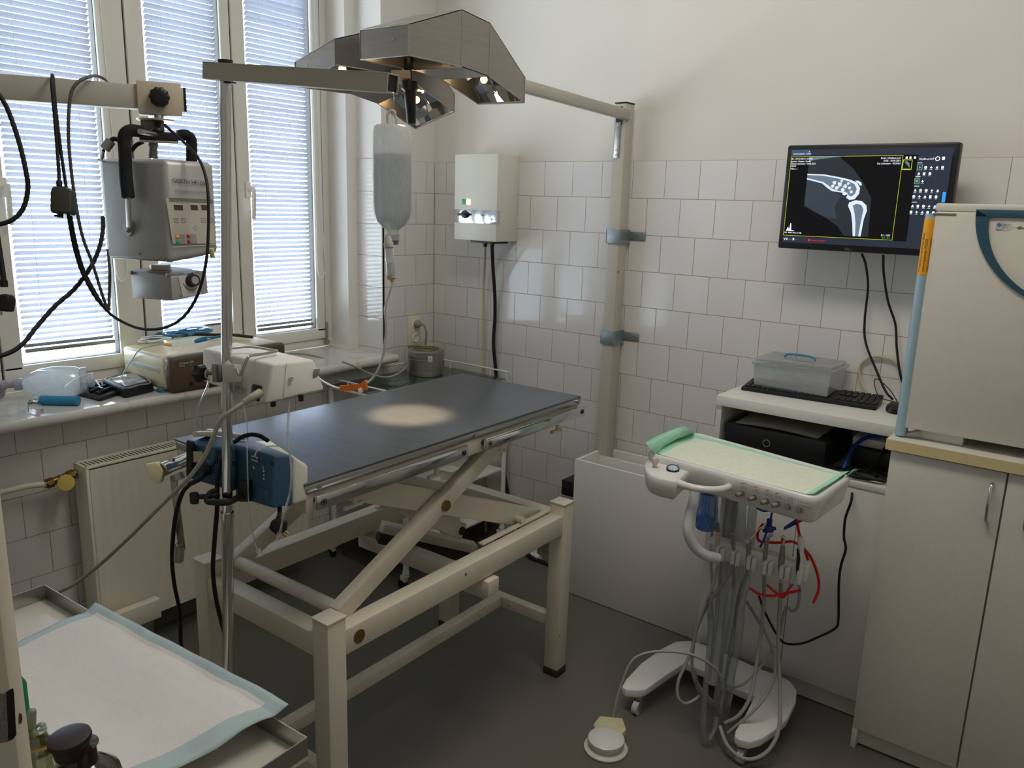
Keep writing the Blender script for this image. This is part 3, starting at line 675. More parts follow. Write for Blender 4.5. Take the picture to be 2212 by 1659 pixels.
for i, pp in enumerate((((1862, 549, -.14), (1870, 572, -.09), (1875, 620, -.05), (1868, 690, -.03), (1870, 740, -.03), (1893, 800, -.04), (1913, 845, -.06), (1928, 862, -.10)),
                        ((1908, 552, -.14), (1909, 590, -.09), (1918, 650, -.05), (1934, 700, -.03), (1937, 750, -.03), (1943, 800, -.03), (1950, 830, -.03)))):
    m = MB(); m.tube([pl(u, v, 1, y) for u, v, y in pp], .0042, 8)
    tag(m.build('monitor_cable', MT['rubber']), ('left black cable dropping from the monitor to the mouse', 'right black cable dropping from the monitor behind the incubator')[i], 'cable')
# ---------------------------------------------------------------- cabinet and incubator
t = thing('cabinet', 'tall grey-white two-door cabinet with beige-edged worktop under the incubator', 'cabinet', (2.9, -.26, 0))
cx0, cx1, cy = 2.385, 3.30, -.53
MB().box(cx0+.002, cy+.019, .07, cx1, -.006, 1.016).build('body', MT['lamcab'], t)
sm = pl(2165, 1020, 1, cy-.0).x; sm2 = (pl(2090, 1655, 1, cy).x+sm)/2 - .006
d1 = MB().box(cx0, cy, .07, sm2-.0025, cy+.018, 1.012, .001).build('door', MT['lamcab'], t)
d2 = MB().box(sm2+.0025, cy, .07, cx1, cy+.018, 1.012, .001).build('door', MT['lamcab'], t)
def bow(x, z0, z1, par):
    m = MB(); m.tube([(x, cy, z1), (x, cy-.018, z1-.006), (x, cy-.028, (z0+z1)/2), (x, cy-.018, z0+.006), (x, cy, z0)], .0045, 10); m.build('handle', MT['chrome'], par)
ha, hb = pl(2142, 1048, 1, cy-.02), pl(2133, 1130, 1, cy-.02)
bow(ha.x, hb.z, ha.z, d1); bow(sm2+.06, hb.z, ha.z, d2)
MB().box(cx0+.015, cy+.03, .004, cx1, cy+.046, .069).build('plinth', MT['lamcab'], t)
m = MB(); m.box(cx0, cy-.001, .0, cx0+.016, -.01, .069, .002); m.build('plinth_end', MT['lamcab'], t)
wt = MB().box(cx0-.012, cy-.012, 1.0175, cx1, -.008, 1.050, .001).build('worktop', MT['lamcut'], t)
MB().box(cx0-.014, cy-.0145, 1.018, cx1, cy-.0122, 1.0495).build('edge_band', MT['edge'], wt)
MB().box(cx0-.0145, cy-.0122, 1.018, cx0-.0122, -.008, 1.0495).build('edge_band', MT['edge'], wt)
t = thing('incubator', 'cream laboratory incubator with dark teal door trim standing on the cabinet', 'incubator', (2.8, -.28, 1.05))
fy = -.50; fx0, fx1 = 2.405, 3.05; fz0, fz1 = 1.081, 1.735
MB().box(fx0, fy+.05, fz0+.004, fx1, -.03, fz1, .006).build('housing', MT['fridge'], t)
dr = MB().box(fx0+.001, fy, fz0, fx1, fy+.048, fz1-.02, .006).build('door', MT['fridge'], t)
MB().box(fx0-.002, fy+.01, fz1-.019, fx1, fy+.052, fz1+.003, .006).build('top_panel', MT['fridge'], t)
m = MB(); m.tube([(fx0-.008, fy+.015, fz0-.025), (fx0-.008, fy+.015, fz1-.026)], .0175, 18, 0); hb_ = m.build('door_bar', MT['bluegrey'], t)
m = MB(); m.lathe([(.0, 0), (.0178, .0005), (.0182, .001), (.0182, .1595), (.0178, .16), (.0, .1602)], (fx0-.008, fy+.015, 1.535), n=24); m.build('warning_sticker', MT['amberlabel'], hb_)
lb = V((fx0-.008, fy+.015, 1.545)); dn = (CP-lb); dn.z = 0; dn.normalize(); sdv = V((0, 0, 1)).cross(dn)
for i, s in enumerate(('Pri manipulaci s pristrojem dbejte', 'zvysene opatrnosti  POZOR', 'horky povrch uvnitr komory')):
    a = R(-38+34*i); nn = dn*math.cos(a)+sdv*math.sin(a); text(s, .0095, lb + nn*.0184, (0, 0, 1), -(V((0, 0, 1)).cross(nn)) if False else nn.cross(V((0, 0, 1))), MT['ink'], hb_, 'lettering', 'LEFT', .85, .0002)
m = MB(); m.box(fx0-.004, fy-.002, fz1-.030, fx0+.055, fy+.03, fz1-.024, .001); m.prism([V((fx0-.012, fy, fz0-.026)), V((fx0-.012, fy+.04, fz0-.026)), V((fx0+.045, fy+.03, fz0-.003)), V((fx0+.045, fy+.002, fz0-.003))], (0, 0, .0025)); m.build('hinge_plate', MT['steelflat'], t)
for x in (fx0+.045, fx1-.13):
    MB().box(x, fy+.03, 1.0505, x+.11, fy+.12, fz0+.003, .002).build('foot', MT['white'], t)
    MB().box(x, -.12, 1.0505, x+.11, -.05, fz0+.003, .002).build('foot', MT['white'], t)
# teal D-shaped trim on the door
A = pl(2110, 452, 1, fy); 
def arc(off):
    cxx, czz, rx, rz = A.x+.30, A.z-.005, .30-off, .30-off
    zt2 = A.z-off*.62
    pts = []
    for i in range(22):
        a = math.pi + i*(math.pi/2)/21*1.0
        x = cxx+rx*math.cos(a); z = zt2+(rz*.88)*math.sin(a); pts.append(V((x, fy-.001, z)))
    return pts
o_, i_ = arc(0), arc(.033)
m = MB()
for k in range(21): m.hexa([o_[k], i_[k], i_[k+1], o_[k+1]] + [p+V((0, -.006, 0)) for p in (o_[k], i_[k], i_[k+1], o_[k+1])])
m.box(A.x+.0005, fy-.007, A.z-.0205, fx1-.02, fy-.001, A.z+.0, .0015); m.build('door_trim', MT['teal'], dr)
q = pl(2152, 481, 1, fy-.001)
m = MB(); m.box(q.x, fy-.002, q.z-.018, q.x+.016, fy-.001, q.z+.0015); m.build('badge_frame', MT['greylt'], dr)
m = MB(); c_ = V((q.x+.008, fy-.0024, q.z-.006)); m.poly([c_+V((0, 0, .0065)), c_+V((.0065, 0, 0)), c_+V((0, 0, -.0065)), c_+V((-.0065, 0, 0))]); m.build('badge_diamond', MT['inkblue'], dr)
text('BMT', .0095, q+V((.0175, -.0005, -.0085)), (1, 0, 0), (0, 0, 1), MT['inkgrey'], dr)
for i, s in enumerate(('Brnenska Medicinska', 'Technika a.s.', 'Zdravotnicka')): text(s, .0036, q+V((.0175, -.0005, -.0128-.0042*i)), (1, 0, 0), (0, 0, 1), MT['inkgrey'], dr)
m = MB(); c2 = pl(2203, 492, 1, fy-.001); m.torus(c2, (0, 1, 0), .004, .0005, 16, 5); m.box(c2.x-.008, fy-.0016, c2.z-.0008, c2.x+.02, fy-.001, c2.z+.0008); m.build('key_symbol', MT['inkgrey'], dr)
# ---------------------------------------------------------------- surgical lamp on its wall post
def surgical_lamp():
    t = thing('surgical_lamp', 'brushed metal surgical ceiling lamp with four mirrored heads above the operating table', 'lamp', (1.165, -1.33, 2.05))
    # stations along y: (y, z_bottom, z_top); the bars run along y and bend down at their ends
    st = [(-1.565, 2.048, 2.120), (-1.371, 2.049, 2.190), (-1.255, 2.040, 2.178), (-1.092, 1.990, 2.061)]
    st2 = [(-1.565, 2.047, 2.112), (-1.371, 2.052, 2.175), (-1.255, 2.035, 2.165), (-1.092, 1.976, 2.030)]
    def bar(xn, xf, st, dz, n):
        """shell of one bar: closed middle, open heads; dz = extra height of the far edge"""
        P = {}
        for i, (y, b, tp) in enumerate(st):
            P[i] = dict(nb=V((xn, y, b)), nt=V((xn, y, tp)), fb=V((xf, y, b+dz)), ft=V((xf, y, tp+dz)))
        for k in (0, 1, 2):
            m = MB(); a, c = P[k], P[k+1]; w = .0022
            def plate(q, inn):
                off = V(inn)*w; m.hexa([p for p in q] + [p+off for p in q])
            plate([a['nb'], c['nb'], c['nt'], a['nt']], (math.copysign(1, xf-xn), 0, 0)); plate([a['fb'], c['fb'], c['ft'], a['ft']], (math.copysign(1, xn-xf), 0, 0))
            plate([a['nt'], c['nt'], c['ft'], a['ft']], (0, 0, -1))
            if k == 1: plate([a['nb'], c['nb'], c['fb'], a['fb']], (0, 0, 1))
            if k == 0: plate([a['nb'], a['nt'], a['ft'], a['fb']], (0, 1, 0))
            if k == 2: plate([c['nb'], c['nt'], c['ft'], c['fb']], (0, -1, 0))
            hd = m.build('lamp_body' if k == 1 else 'lamp_head', MT['lampmetal'], t, 20)
            # light edge lines
            if k != 1:
                e0, e1 = (a, c) if k == 0 else (c, a)
                m = MB()
                for p, q in ((e0['nb'], e0['nt']), (e0['nt'], e0['ft']), (e0['nb'], e0['fb']), (e0['fb'], e0['ft']), (e1['nb'], e1['nt']), (e0['nb'], e1['nb']), (e0['fb'], e1['fb'])): m.tube([p, q], .0016, 6, 0)
                m.build('edge_trim', MT['steel'], hd)
                # faceted reflector: curved from the outer lip up into the head
                random.seed(int(n*10+k)); lip0, lip1, in0, in1 = e0['nb'], e0['fb'], e1['nb'], e1['fb']
                hh = (e0['nt']-e0['nb']).z
                m = MB(); nu, nv = 7, 6
                pts = [[None]*(nv+1) for _ in range(nu+1)]
                for i in range(nu+1):
                    for j in range(nv+1):
                        u, v = i/nu, j/nv
                        q = lip0.lerp(lip1, .02+.96*u).lerp(in0.lerp(in1, .02+.96*u), .015+.70*v)
                        q = q + V((0, 0, .004+hh*.93*math.sin(v*math.pi/2)**.9*(1-.25*(2*u-1)**2)))
                        if 0 < i < nu and 0 < j < nv: q += V([random.uniform(-.009, .009) for _ in range(3)])
                        pts[i][j] = q
                for i in range(nu):
                    for j in range(nv): m._f([m._v(pts[i][j]), m._v(pts[i+1][j]), m._v(pts[i+1][j+1]), m._v(pts[i][j+1])])
                m.build('reflector', MT['mirror'], hd, 1)
                m = MB(); c0 = e0['nb'].lerp(e1['fb'], .5) + V((0, 0, hh*.45)); m.ball(c0, .011, 10); m.build('bulb', MT['lit'], hd)
                for f in (.3, .62):
                    m = MB(); q = e0['nt'].lerp(e0['ft'], f).lerp(e0['nb'].lerp(e0['fb'], f), .42); yy = (0, -1, 0) if k == 0 else (0, 1, 0)
                    if f == .3: m.prism([q+V((-.006, 0, .008)), q+V((.006, 0, 0)), q+V((-.006, 0, -.008))], V(yy)*.0008)
                    else: m.box(q.x-.008, q.y-.0005, q.z-.001, q.x+.008, q.y+.0005, q.z+.001)
                    m.build('pressed_mark', MT['steelflat'], hd)
                heads.append(c0)
        return P
    heads = []
    bar(1.39, 1.215, st, .004, 1); bar(.945, 1.115, [(y, b-.045, tp-.045) for y, b, tp in st2], .045, 2)
    m = MB(); m.box(1.117, -1.385, 2.075, 1.213, -1.24, 2.16, .004); m.build('centre_bridge', MT['lampmetal'], t)
    m = MB(); q = at(885, 160, 2.26); h0, h1 = at(884, 176, 2.20), at(889, 267, 2.23)
    ax = (h1-h0).normalized()
    m = MB(); m.lathe([(.0, 0), (.022, .0), (.0235, .004), (.0235, .018), (.019, .022), (.016, .026), (.017, .032), (.0155, .05), (.0125, (h1-h0).length), (.0, (h1-h0).length+.001)], h0, ax, 24); m.build('focus_handle', MT['black'], t)
    m = MB(); m.lathe([(.018, -.06), (.019, -.055), (.019, -.034), (.016, -.03), (.0085, -.029), (.0085, 0.002)], h0, ax, 20); m.build('handle_knob', MT['black'], t)
    m = MB(); m.obox(h0 - ax*.012 + CR*-.02, CR*.026, ax*.011, CF*.02, .002); m.build('handle_bracket', MT['beamlt'], t)
    m = MB(); a0, a1 = V((1.155, -1.28, 2.105)), V((1.14, -.07, 2.068)); m.bar(a0, a1, .03, .040, bev=.003); m.build('support_arm', MT['beam'], t)
    pa = a1
    for c in heads:
        l = lamp('lamp_bulb_light', 'POINT', c + V((0, 0, .0)), .35, (1, .62, .30), shadow_soft_size=.012); l.parent = t; l.location = c - V(t.location)
    s = lamp('lamp_beam', 'SPOT', (1.165, -1.335, 2.02), 230, (1, .72, .40), spot_size=R(20), spot_blend=.7, shadow_soft_size=.03); s.parent = t; s.location = V((1.165, -1.335, 1.90)) - V(t.location)
    return pa
surgical_lamp()
t = thing('wall_post', 'tall grey square steel post bracketed to the tiled wall, carrying the lamp arm', 'post', (1.12, -.05, 0))
MB().box(1.092, -.088, .004, 1.146, -.022, 2.112, .003).build('post_tube', MT['post'], t)
MB().box(1.090, -.090, 2.1125, 1.148, -.020, 2.118, .002).build('post_cap', MT['black'], t)
m = MB(); m.box(1.1, -.0895, 2.03, 1.13, -.0882, 2.10); m.build('slot', MT['dark'], t)
pz0, pz1 = pl(1337, 341, 1, -.089).z, pl(1340, 264, 1, -.089).z
m = MB(); m.box(1.099, -.0905, pz0, 1.126, -.0883, pz1, .0006); cp = m.build('cover_strip', MT['steel'], t)
for z in (pz1-.012, pz0+.03, pz0+.012):
    m = MB(); m.cyl((1.112, -.0905, z), (1.112, -.093, z), .0052, n=10); m.build('screw', MT['chrome'], cp)
for zc in (pl(1340, 512, 1, -.09).z, pl(1328, 732, 1, -.09).z):
    m = MB(); m.box(1.086, -.0945, zc-.028, 1.151, -.089, zc+.03, .001); m.box(1.086, -.0945, zc-.028, 1.0912, -.004, zc+.03); m.box(1.147, -.0945, zc-.028, 1.1515, -.004, zc+.03)
    m.box(1.058, -.006, zc-.012, 1.0915, -.0015, zc+.022, .0008); m.box(1.147, -.006, zc-.012, 1.225, -.0015, zc+.022, .0008)
    br = m.build('bracket', MT['galv'], t)
    for x in (1.072, 1.185, 1.21):
        m = MB(); m.cyl((x, -.0055, zc+.004), (x, -.009, zc+.004), .004, n=8); m.build('bracket_screw', MT['steelflat'], br)
# ---------------------------------------------------------------- control box
t = thing('control_box', 'cream metal lamp control box with chrome strip and black rotary switch on the wall', 'control box', (.41, -.08, 1.52))
ky = -.16
MB().box(.282, ky, 1.528, .541, -.001, 1.918, .003).build('housing', MT['pumpcream'], t)
za, zb2 = pl(983, 452, 1, ky).z, pl(983, 480, 1, ky).z
m = MB(); m.box(.281, ky-.0012, zb2, .5425, ky+.02, za, .0004); st_ = m.build('chrome_strip', MT['chrome'], t)
q = pl(1005, 463, 1, ky-.001)
m = MB(); m.cyl(q, q+V((0, -.012, 0)), .019, .016, 20); m.obox(q+V((-.006, -.016, 0)), (.024, 0, .002), (0, .008, 0), (-.0004, 0, .0055), .002); m.build('rotary_switch', MT['black'], t)
for u, v in ((1042, 465), (1063, 474)):
    q = pl(u, v, 1, ky-.001); m = MB(); m.cyl(q, q+V((0, -.004, 0)), .0045, n=12); m.build('push_pin', MT['brass'], t)
for u, mm in ((1003, 'led_g'), (1012, 'lit')):
    q = pl(u, 436, 1, ky); m = MB(); m.box(q.x-.011, ky-.004, q.z-.012, q.x+.011, ky, q.z+.012, .001); m.build('indicator_lamp', MT[mm], t, label='green indicator' if mm == 'led_g' else 'lit cream indicator')
m = MB(); m.box(.36, ky+.03, 1.516, .50, -.02, 1.5275, .001); m.build('gland_plate', MT['black'], t)
ga, gb = pl(1048, 530, 1, -.09), pl(1063, 533, 1, -.09)
m = MB(); m.cyl((ga.x, -.09, 1.518), (ga.x, -.09, 1.498), .012, .009, 12); m.build('cable_gland', MT['black'], t)
m = MB(); m.cyl((gb.x, -.09, 1.518), (gb.x, -.09, 1.498), .012, .009, 12); m.build('cable_gland', MT['black'], t)
m = MB(); m.tube([(ga.x, -.09, 1.50), pl(1047, 570, 1, -.05), pl(1045, 620, 1, -.02), pl(1045, 700, 1, -.012), pl(1045, 800, 1, -.012), pl(1043, 950, 1, -.012), pl(1046, 1080, 1, -.014), pl(1050, 1150, 1, -.015)], .0058, 8)
tag(m.build('supply_cable', MT['cordbeige']), 'beige cable running straight down the wall from the control box', 'cable')
m = MB(); m.tube([(gb.x, -.09, 1.50), pl(1065, 580, 1, -.05), pl(1069, 640, 1, -.02), pl(1069, 690, 1, -.014), pl(1066, 740, 1, -.014), pl(1070, 790, 1, -.014), pl(1080, 900, 1, -.014), pl(1087, 1000, 1, -.014), pl(1096, 1060, 1, -.014), pl(1107, 1105, 1, -.014), pl(1128, 1160, 1, -.03), (.75, -.10, .02), (.84, -.10, .012), (.98, -.13, .012), (1.07, -.14, .012)], .0085, 8)
tag(m.build('supply_cable', MT['rubber']), 'black cable running down the wall from the control box to the floor', 'cable')
# ---------------------------------------------------------------- infusion stand
t = thing('infusion_stand', 'chrome infusion stand with a grey square top arm in front of the operating table', 'stand', (1.268, -2.09, 0))
Pt, Pb = V((1.415, -2.09, 1.945)), V((1.266, -2.09, .05))
def pole(z): return Pt.lerp(Pb, (Pt.z-z)/(Pt.z-Pb.z))
m = MB(); m.tube([Pt, pole(1.0)], .0112, 20, 0); m.build('upper_pole', MT['chrome'], t)
m = MB(); m.tube([pole(.985), Pb], .0128, 20, 0); m.tube([pole(1.0), pole(.985)], .0142, 20, 0); m.build('lower_pole', MT['chrome'], t)
m = MB(); m.cyl((1.266, -2.09, .045), (1.266, -2.09, .09), .03, .02, 20); m.build('base_hub', MT['chrome'], t)
for k in range(5):
    a = R(20+72*k); d = V((math.cos(a), math.sin(a), 0)); e = V((1.266, -2.09, .055)) + d*.24
    m = MB(); m.bar(V((1.266, -2.09, .065)), e+V((0, 0, .005)), .028, .018, bev=.004); lg = m.build('base_leg', MT['steel'], t)
    m = MB(); m.cyl(e+V((-d.y*.009, d.x*.009, -.03)), e+V((d.y*.009, -d.x*.009, -.03)), .025, n=16); m.build('castor', MT['rubber'], lg)
b0, b1 = V((1.386, -2.108, 1.936)), V((1.836, -2.045, 1.893)); bu = (b1-b0).normalized(); by = V((0, 0, 1)).cross(bu).normalized(); bz = bu.cross(by)
m = MB(); L_ = (b1-b0).length; cc = (b0+b1)/2
m.obox(cc - by*.0145, bu*L_/2, by*.0015, bz*.0155, .0008); m.obox(cc + bz*.0145, bu*L_/2, by*.016, bz*.0012, .0006); m.obox(cc + by*.0145, bu*L_/2, by*.0015, bz*.0155, .0008)
m.obox(cc - bz*.0145, bu*L_/2, by*.013, bz*.0012, .0006); ta_ = m.build('top_arm', MT['beam'], t, 20)
m = MB(); m.obox(b1 - bu*.004, bu*.001, by*.013, bz*.0135); m.build('arm_end_shade', MT['dark'], ta_)  # dark plate painting the shade inside the open arm end
m = MB(); m.cyl(Pt+V((0, 0, -.002)), Pt+V((0, 0, .012)), .0145, n=16); m.cyl(Pt+V((.012, 0, -.032)), Pt+V((.012, 0, -.022)), .012, n=12); m.build('arm_clamp', MT['black'], t)
hk = at(850, 204, 1.335)
m = MB(); m.torus(hk + V((0, 0, -.002)), CR, .0055, .0007, 16, 6); m.tube([hk+V((0, 0, -.007)), at(851, 222, 1.335), at(848, 240, 1.335), at(846, 246, 1.335), at(849, 250, 1.335)], .0008, 6); m.build('wire_hook', MT['steelflat'], t)
# infusion bottle
def bottle():
    c = at(847, 268, 1.335); axd = V((0, 0, -1)); bx = CR.copy(); bx.z = 0
    k = 1.335/FPX
    t = thing('infusion_bottle', 'milky plastic infusion bottle hanging upside down from the stand arm', 'bottle', at(845, 480, 1.335))
    prof = [(20, 0), (33, 1.5), (39, 6), (41.5, 16), (42.5, 40), (43, 110), (42.5, 180), (40, 194), (33, 208), (24, 217), (16, 223), (14, 226), (14, 236)]
    m = MB(); m.lathe([(r*k, h*k) for r, h in prof], c, axd, 32, True, 1, .62, bx); m.build('bottle_body', MT['bottle'], t)
    m = MB(); m.lathe([(r*k*.965, h*k) for r, h in [(41.5, 62), (43, 110), (42.5, 180), (40, 193), (33, 207), (24, 216), (16, 222)]], c, axd, 32, True, 1, .6, bx); m.build('liquid', glassy('saline', '#e9eeee', .05, .05, .22, '#e9efee'), t)
    m = MB(); m.lathe([(15*k, 236*k), (17*k, 237*k), (17*k, 246*k), (14.5*k, 248*k)], c, axd, 24); m.build('bottle_neck', MT['pumpcream'], t)
    m = MB(); m.lathe([(13*k, 248*k), (13.5*k, 249*k), (13.5*k, 256*k), (12*k, 257*k)], c, axd, 24); m.build('stopper_ring', MT['greyp'], t)
    m = MB(); m.tube([at(839, 269, 1.335), at(837, 258, 1.335), at(838, 246, 1.335), at(844, 239, 1.335), at(851, 241, 1.335), at(854, 247, 1.335)], .0024, 8); m.tube([at(856, 268, 1.335), at(857, 258, 1.335), at(853, 250, 1.335)], .0024, 8); m.build('hanger_loop', MT['pumpcream'], t)
bottle()
# giving set: chamber, line and roller clamp
t = thing('infusion_set', 'white infusion line with drip chamber and orange roller clamp below the hanging bottle', 'infusion set', at(840, 600, 1.335))
k = 1.335/FPX; d0 = at(838, 513, 1.335); d1 = at(846, 602, 1.335); ax = (d1-d0).normalized()
m = MB(); m.lathe([(6*k, -4*k), (7*k, 0), (8*k, 2*k), (9*k, 10*k), (10.5*k, 12*k), (10.5*k, 22*k), (9*k, 23*k)], d0, ax, 18); m.build('spike_cap', MT['greylt'], t)
m = MB(); m.lathe([(9*k, 23*k), (9.3*k, 24*k), (9.3*k, 86*k), (8*k, 88*k)], d0, ax, 18); dc = m.build('drip_chamber', MT['cleartube'], t)
m = MB(); m.lathe([(8.2*k, 56*k), (8.2*k, 85*k)], d0, ax, 18); m.build('drip_fluid', glassy('fluid', '#f4f8f9', .3, .03), dc)
m = MB(); m.lathe([(9.8*k, 84*k), (9.8*k, 90*k), (4*k, 91*k), (3.5*k, 97*k)], d0, ax, 18); m.build('chamber_base', MT['cordbeige'], t)
m = MB(); m.tube([at(846, 606, 1.335), at(845, 620, 1.34), at(837, 645, 1.35), at(832, 670, 1.36), at(834, 705, 1.38), at(831, 745, 1.41), at(822, 785, 1.44), at(810, 810, 1.47), at(795, 826, 1.50), at(780, 833, 1.52), at(760, 838, 1.54), at(730, 838, 1.56), at(705, 828, 1.63), at(690, 818, 1.71)], .0022, 8); m.build('line', MT['wtube'], t)
m = MB(); o0, o1 = at(736, 838, 1.54), at(792, 832, 1.505); dd = (o1-o0).normalized(); up = (CU - dd*CU.dot(dd)).normalized()
s1 = at(735, 832, 1.54); 
m.prism([at(733, 833, 1.53), at(777, 830, 1.505), at(791, 820, 1.50), at(792, 843, 1.50), at(776, 843, 1.505), at(733, 845, 1.53)], CF*.013, .0012); rc_ = m.build('roller_clamp', MT['orange'], t, label='orange roller clamp')
m = MB(); m.cyl(at(779, 843, 1.503), at(779, 843, 1.52), .0052, n=16); m.build('roller_wheel', MT['wtube'], rc_)
# ---------------------------------------------------------------- white syringe pump on the pole
def quadbox(E1, E2, L1, L2, R1, R2, F1, F2, bev):
    return MB().hexa([E2, R2, F2, L2, E1, R1, F1, L1]) if not bev else hexabev([E2, R2, F2, L2, E1, R1, F1, L1], bev)
def hexabev(p, bev, seg=3):
    m = MB(); m.hexa(p); es = m.bm.edges[:]; bmesh.ops.bevel(m.bm, geom=es, offset=bev, segments=seg, profile=.5, affect='EDGES', clamp_overlap=True); return m
t = thing('infusion_pump', 'white infusion pump clamped to the upper part of the infusion stand', 'pump', at(560, 850, 1.75))
E1, E2, L1, L2 = at(590, 786, 1.69), at(573, 873, 1.69), at(437, 752, 1.83), at(437, 824, 1.83)
R1, R2, F1, F2 = at(679, 777, 1.79), at(703, 843, 1.79), at(512, 738, 1.93), at(545, 800, 1.93)
hexabev([E2, R2, F2, L2, E1, R1, F1, L1], .006).build('casing', MT['pumpwhite'], t)
def onE(a, b, off=.0015):                       # point on the end face (a along E->R, b down)
    nrm = (R1-E1).cross(E2-E1).normalized(); nrm = nrm if nrm.dot(CF) < 0 else -nrm
    return E1.lerp(R1, a).lerp(E2.lerp(R2, a), b) + nrm*off, nrm
q, nn = onE(.42, .47); m = MB(); m.cyl(q-nn*.004, q+nn*.0005, .0055, n=18); m.build('round_plug', MT['cordbeige'], t)
q, nn = onE(.93, .42); m = MB(); m.obox(q, (R1-E1).normalized()*.008, (E2-E1).normalized()*.010, nn*.002, .001); m.build('line_recess', MT['greyp'], t)
q0, _ = onE(.30, .04); q1, _ = onE(.28, .97); m = MB(); m.tube([q0, q1], .0006, 4, 0); m.build('case_seam', MT['greyp'], t)
def onB(a, b, off=.0015):                       # back face (a from L to E)
    nrm = (E1-L1).cross(L2-L1).normalized(); nrm = nrm if nrm.dot(CF) < 0 else -nrm
    return L1.lerp(E1, a).lerp(L2.lerp(E2, a), b) + nrm*off, nrm
q, nn = onB(.85, .80); ex_ = (E1-L1).normalized(); m = MB(); m.obox(q, ex_*.016, (E2-E1).normalized()*.017, nn*.003, .004); m.build('mains_inlet', MT['black'], t)
q2, nn = onB(.62, .86); m = MB(); m.obox(q2, ex_*.018, (L2-L1).normalized()*.008, nn*.0006); lb_ = m.build('rating_label', MT['greylt'], t)
for i in range(4): text('IP34  230V~ 50Hz 15VA', .0042, q2 - ex_*.017 + (L1-L2).normalized()*(.004-.0035*i) + nn*.001, ex_, (L1-L2), MT['inkgrey'], lb_)
m = MB(); pz = pole(1.31)
pu = pl(497, 812, 1, -2.10).z; pz = pole(pu)
m.obox(pz + CR*.012 + V((0, 0, 0)) - CF*.002, CR*.014, CF*.022, V((0, 0, .020)), .002); m.build('clamp_block', MT['greylt'], t)
m = MB(); m.obox(pz - CR*.024 + CF*.006, CR*.005, CF*.016, V((0, 0, .020)), .002); m.obox(pz - CR*.008 + CF*.026, CR*.02, CF*.004, V((0, 0, .019)), .001); m.build('clamp_jaw', MT['greyp'], t)
m = MB(); m.cyl(pz - CR*.052, pz - CR*.02, .0045, n=10); m.build('clamp_screw', MT['brass'], t)
kn = pz - CR*.057
m = MB(); x, y, d = frame(CR - CF*.5); n = 18
rg = [[m._v(kn + d*h + x*((.018+.0025*math.cos(6*2*math.pi*i/n*1.0))*f*math.cos(2*math.pi*i/n)) + y*((.018+.0025*math.cos(6*2*math.pi*i/n))*f*math.sin(2*math.pi*i/n))) for i in range(n)] for h, f in ((-.010, .8), (-.006, 1), (.006, 1), (.010, .7))]
m.skin(rg); m.build('clamp_knob', MT['black'], t)
m = MB(); m.tube([at(499, 752, 1.77), at(540, 749, 1.79), at(592, 757, 1.80), at(596, 759, 1.79), at(570, 764, 1.75), at(540, 769, 1.70), at(533, 778, 1.69), at(521, 806, 1.685), at(515, 809, 1.685), at(512, 797, 1.70)], .0032, 10); m.build('carry_handle', MT['steelflat'], t)
for u, v in ((590, 872), (650, 860)):
    m = MB(); q = at(u, v, 1.74); m.cyl(q+V((0, 0, .008)), q+V((0, 0, -.006)), .006, n=12); m.build('rubber_foot', MT['black'], t)
# cords and lines of the white pump
pg_ = at(562, 848, 1.70)
m = MB(); m.tube([at(563, 848, 1.68), at(545, 858, 1.665), at(528, 869, 1.66)], lambda t: .0095-.0025*t, 12); m.tube([at(530, 868, 1.66), at(505, 885, 1.65), at(478, 905, 1.65), at(462, 940, 1.67), at(445, 980, 1.70), at(410, 1030, 1.76), at(350, 1090, 1.86), at(280, 1160, 1.98), at(215, 1220, 2.08), at(160, 1262, 2.16), at(125, 1280, 2.22), at(100, 1296, 2.26), (.66, -2.16, .52), (.62, -2.14, .2), (.64, -2.10, .012), (.72, -2.08, .012)], .0048, 10)
tag(m.build('power_cable', MT['cordgrey']), 'grey power cord sweeping from the white pump down past the radiator', 'cord')
m = MB(); m.tube([at(452, 812, 1.72), at(448, 835, 1.72), at(436, 862, 1.74), at(428, 880, 1.76), at(424, 905, 1.80), at(421, 935, 1.84)], .0022, 8); m.tube([at(452, 822, 1.72), at(444, 812, 1.71), at(446, 800, 1.71), at(455, 797, 1.715), at(458, 806, 1.72)], .0022, 8)
tag(m.build('syringe_line', MT['cleartube']), 'clear line dropping from the clamp knob to the blue pump', 'tube')
m = MB(); m.tube([at(625, 868, 1.735), at(623, 900, 1.735), at(621, 930, 1.735), at(624, 965, 1.735), at(629, 1010, 1.735), at(627, 1060, 1.735), at(616, 1100, 1.75), at(605, 1150, 1.76)], .0026, 8); m.tube([at(605, 1150, 1.76), at(601, 1163, 1.76)], .006, 10, 0)
tag(m.build('drain_line', MT['cleartube']), 'clear line hanging from the white pump past the blue pump', 'tube')
m = MB(); m.tube([at(526, 872, 1.80), at(531, 900, 1.80), at(535, 940, 1.80), at(534, 985, 1.75), at(537, 1080, 1.77), at(541, 1130, 1.78), at(550, 1170, 1.78), at(557, 1192, 1.78)], .0016, 8); m.tube([at(556, 1186, 1.78), at(562, 1202, 1.78)], .0065, 10, 0)
tag(m.build('catheter_line', MT['cleartube']), 'thin clear catheter ending in a bluish connector below the blue pump', 'tube')
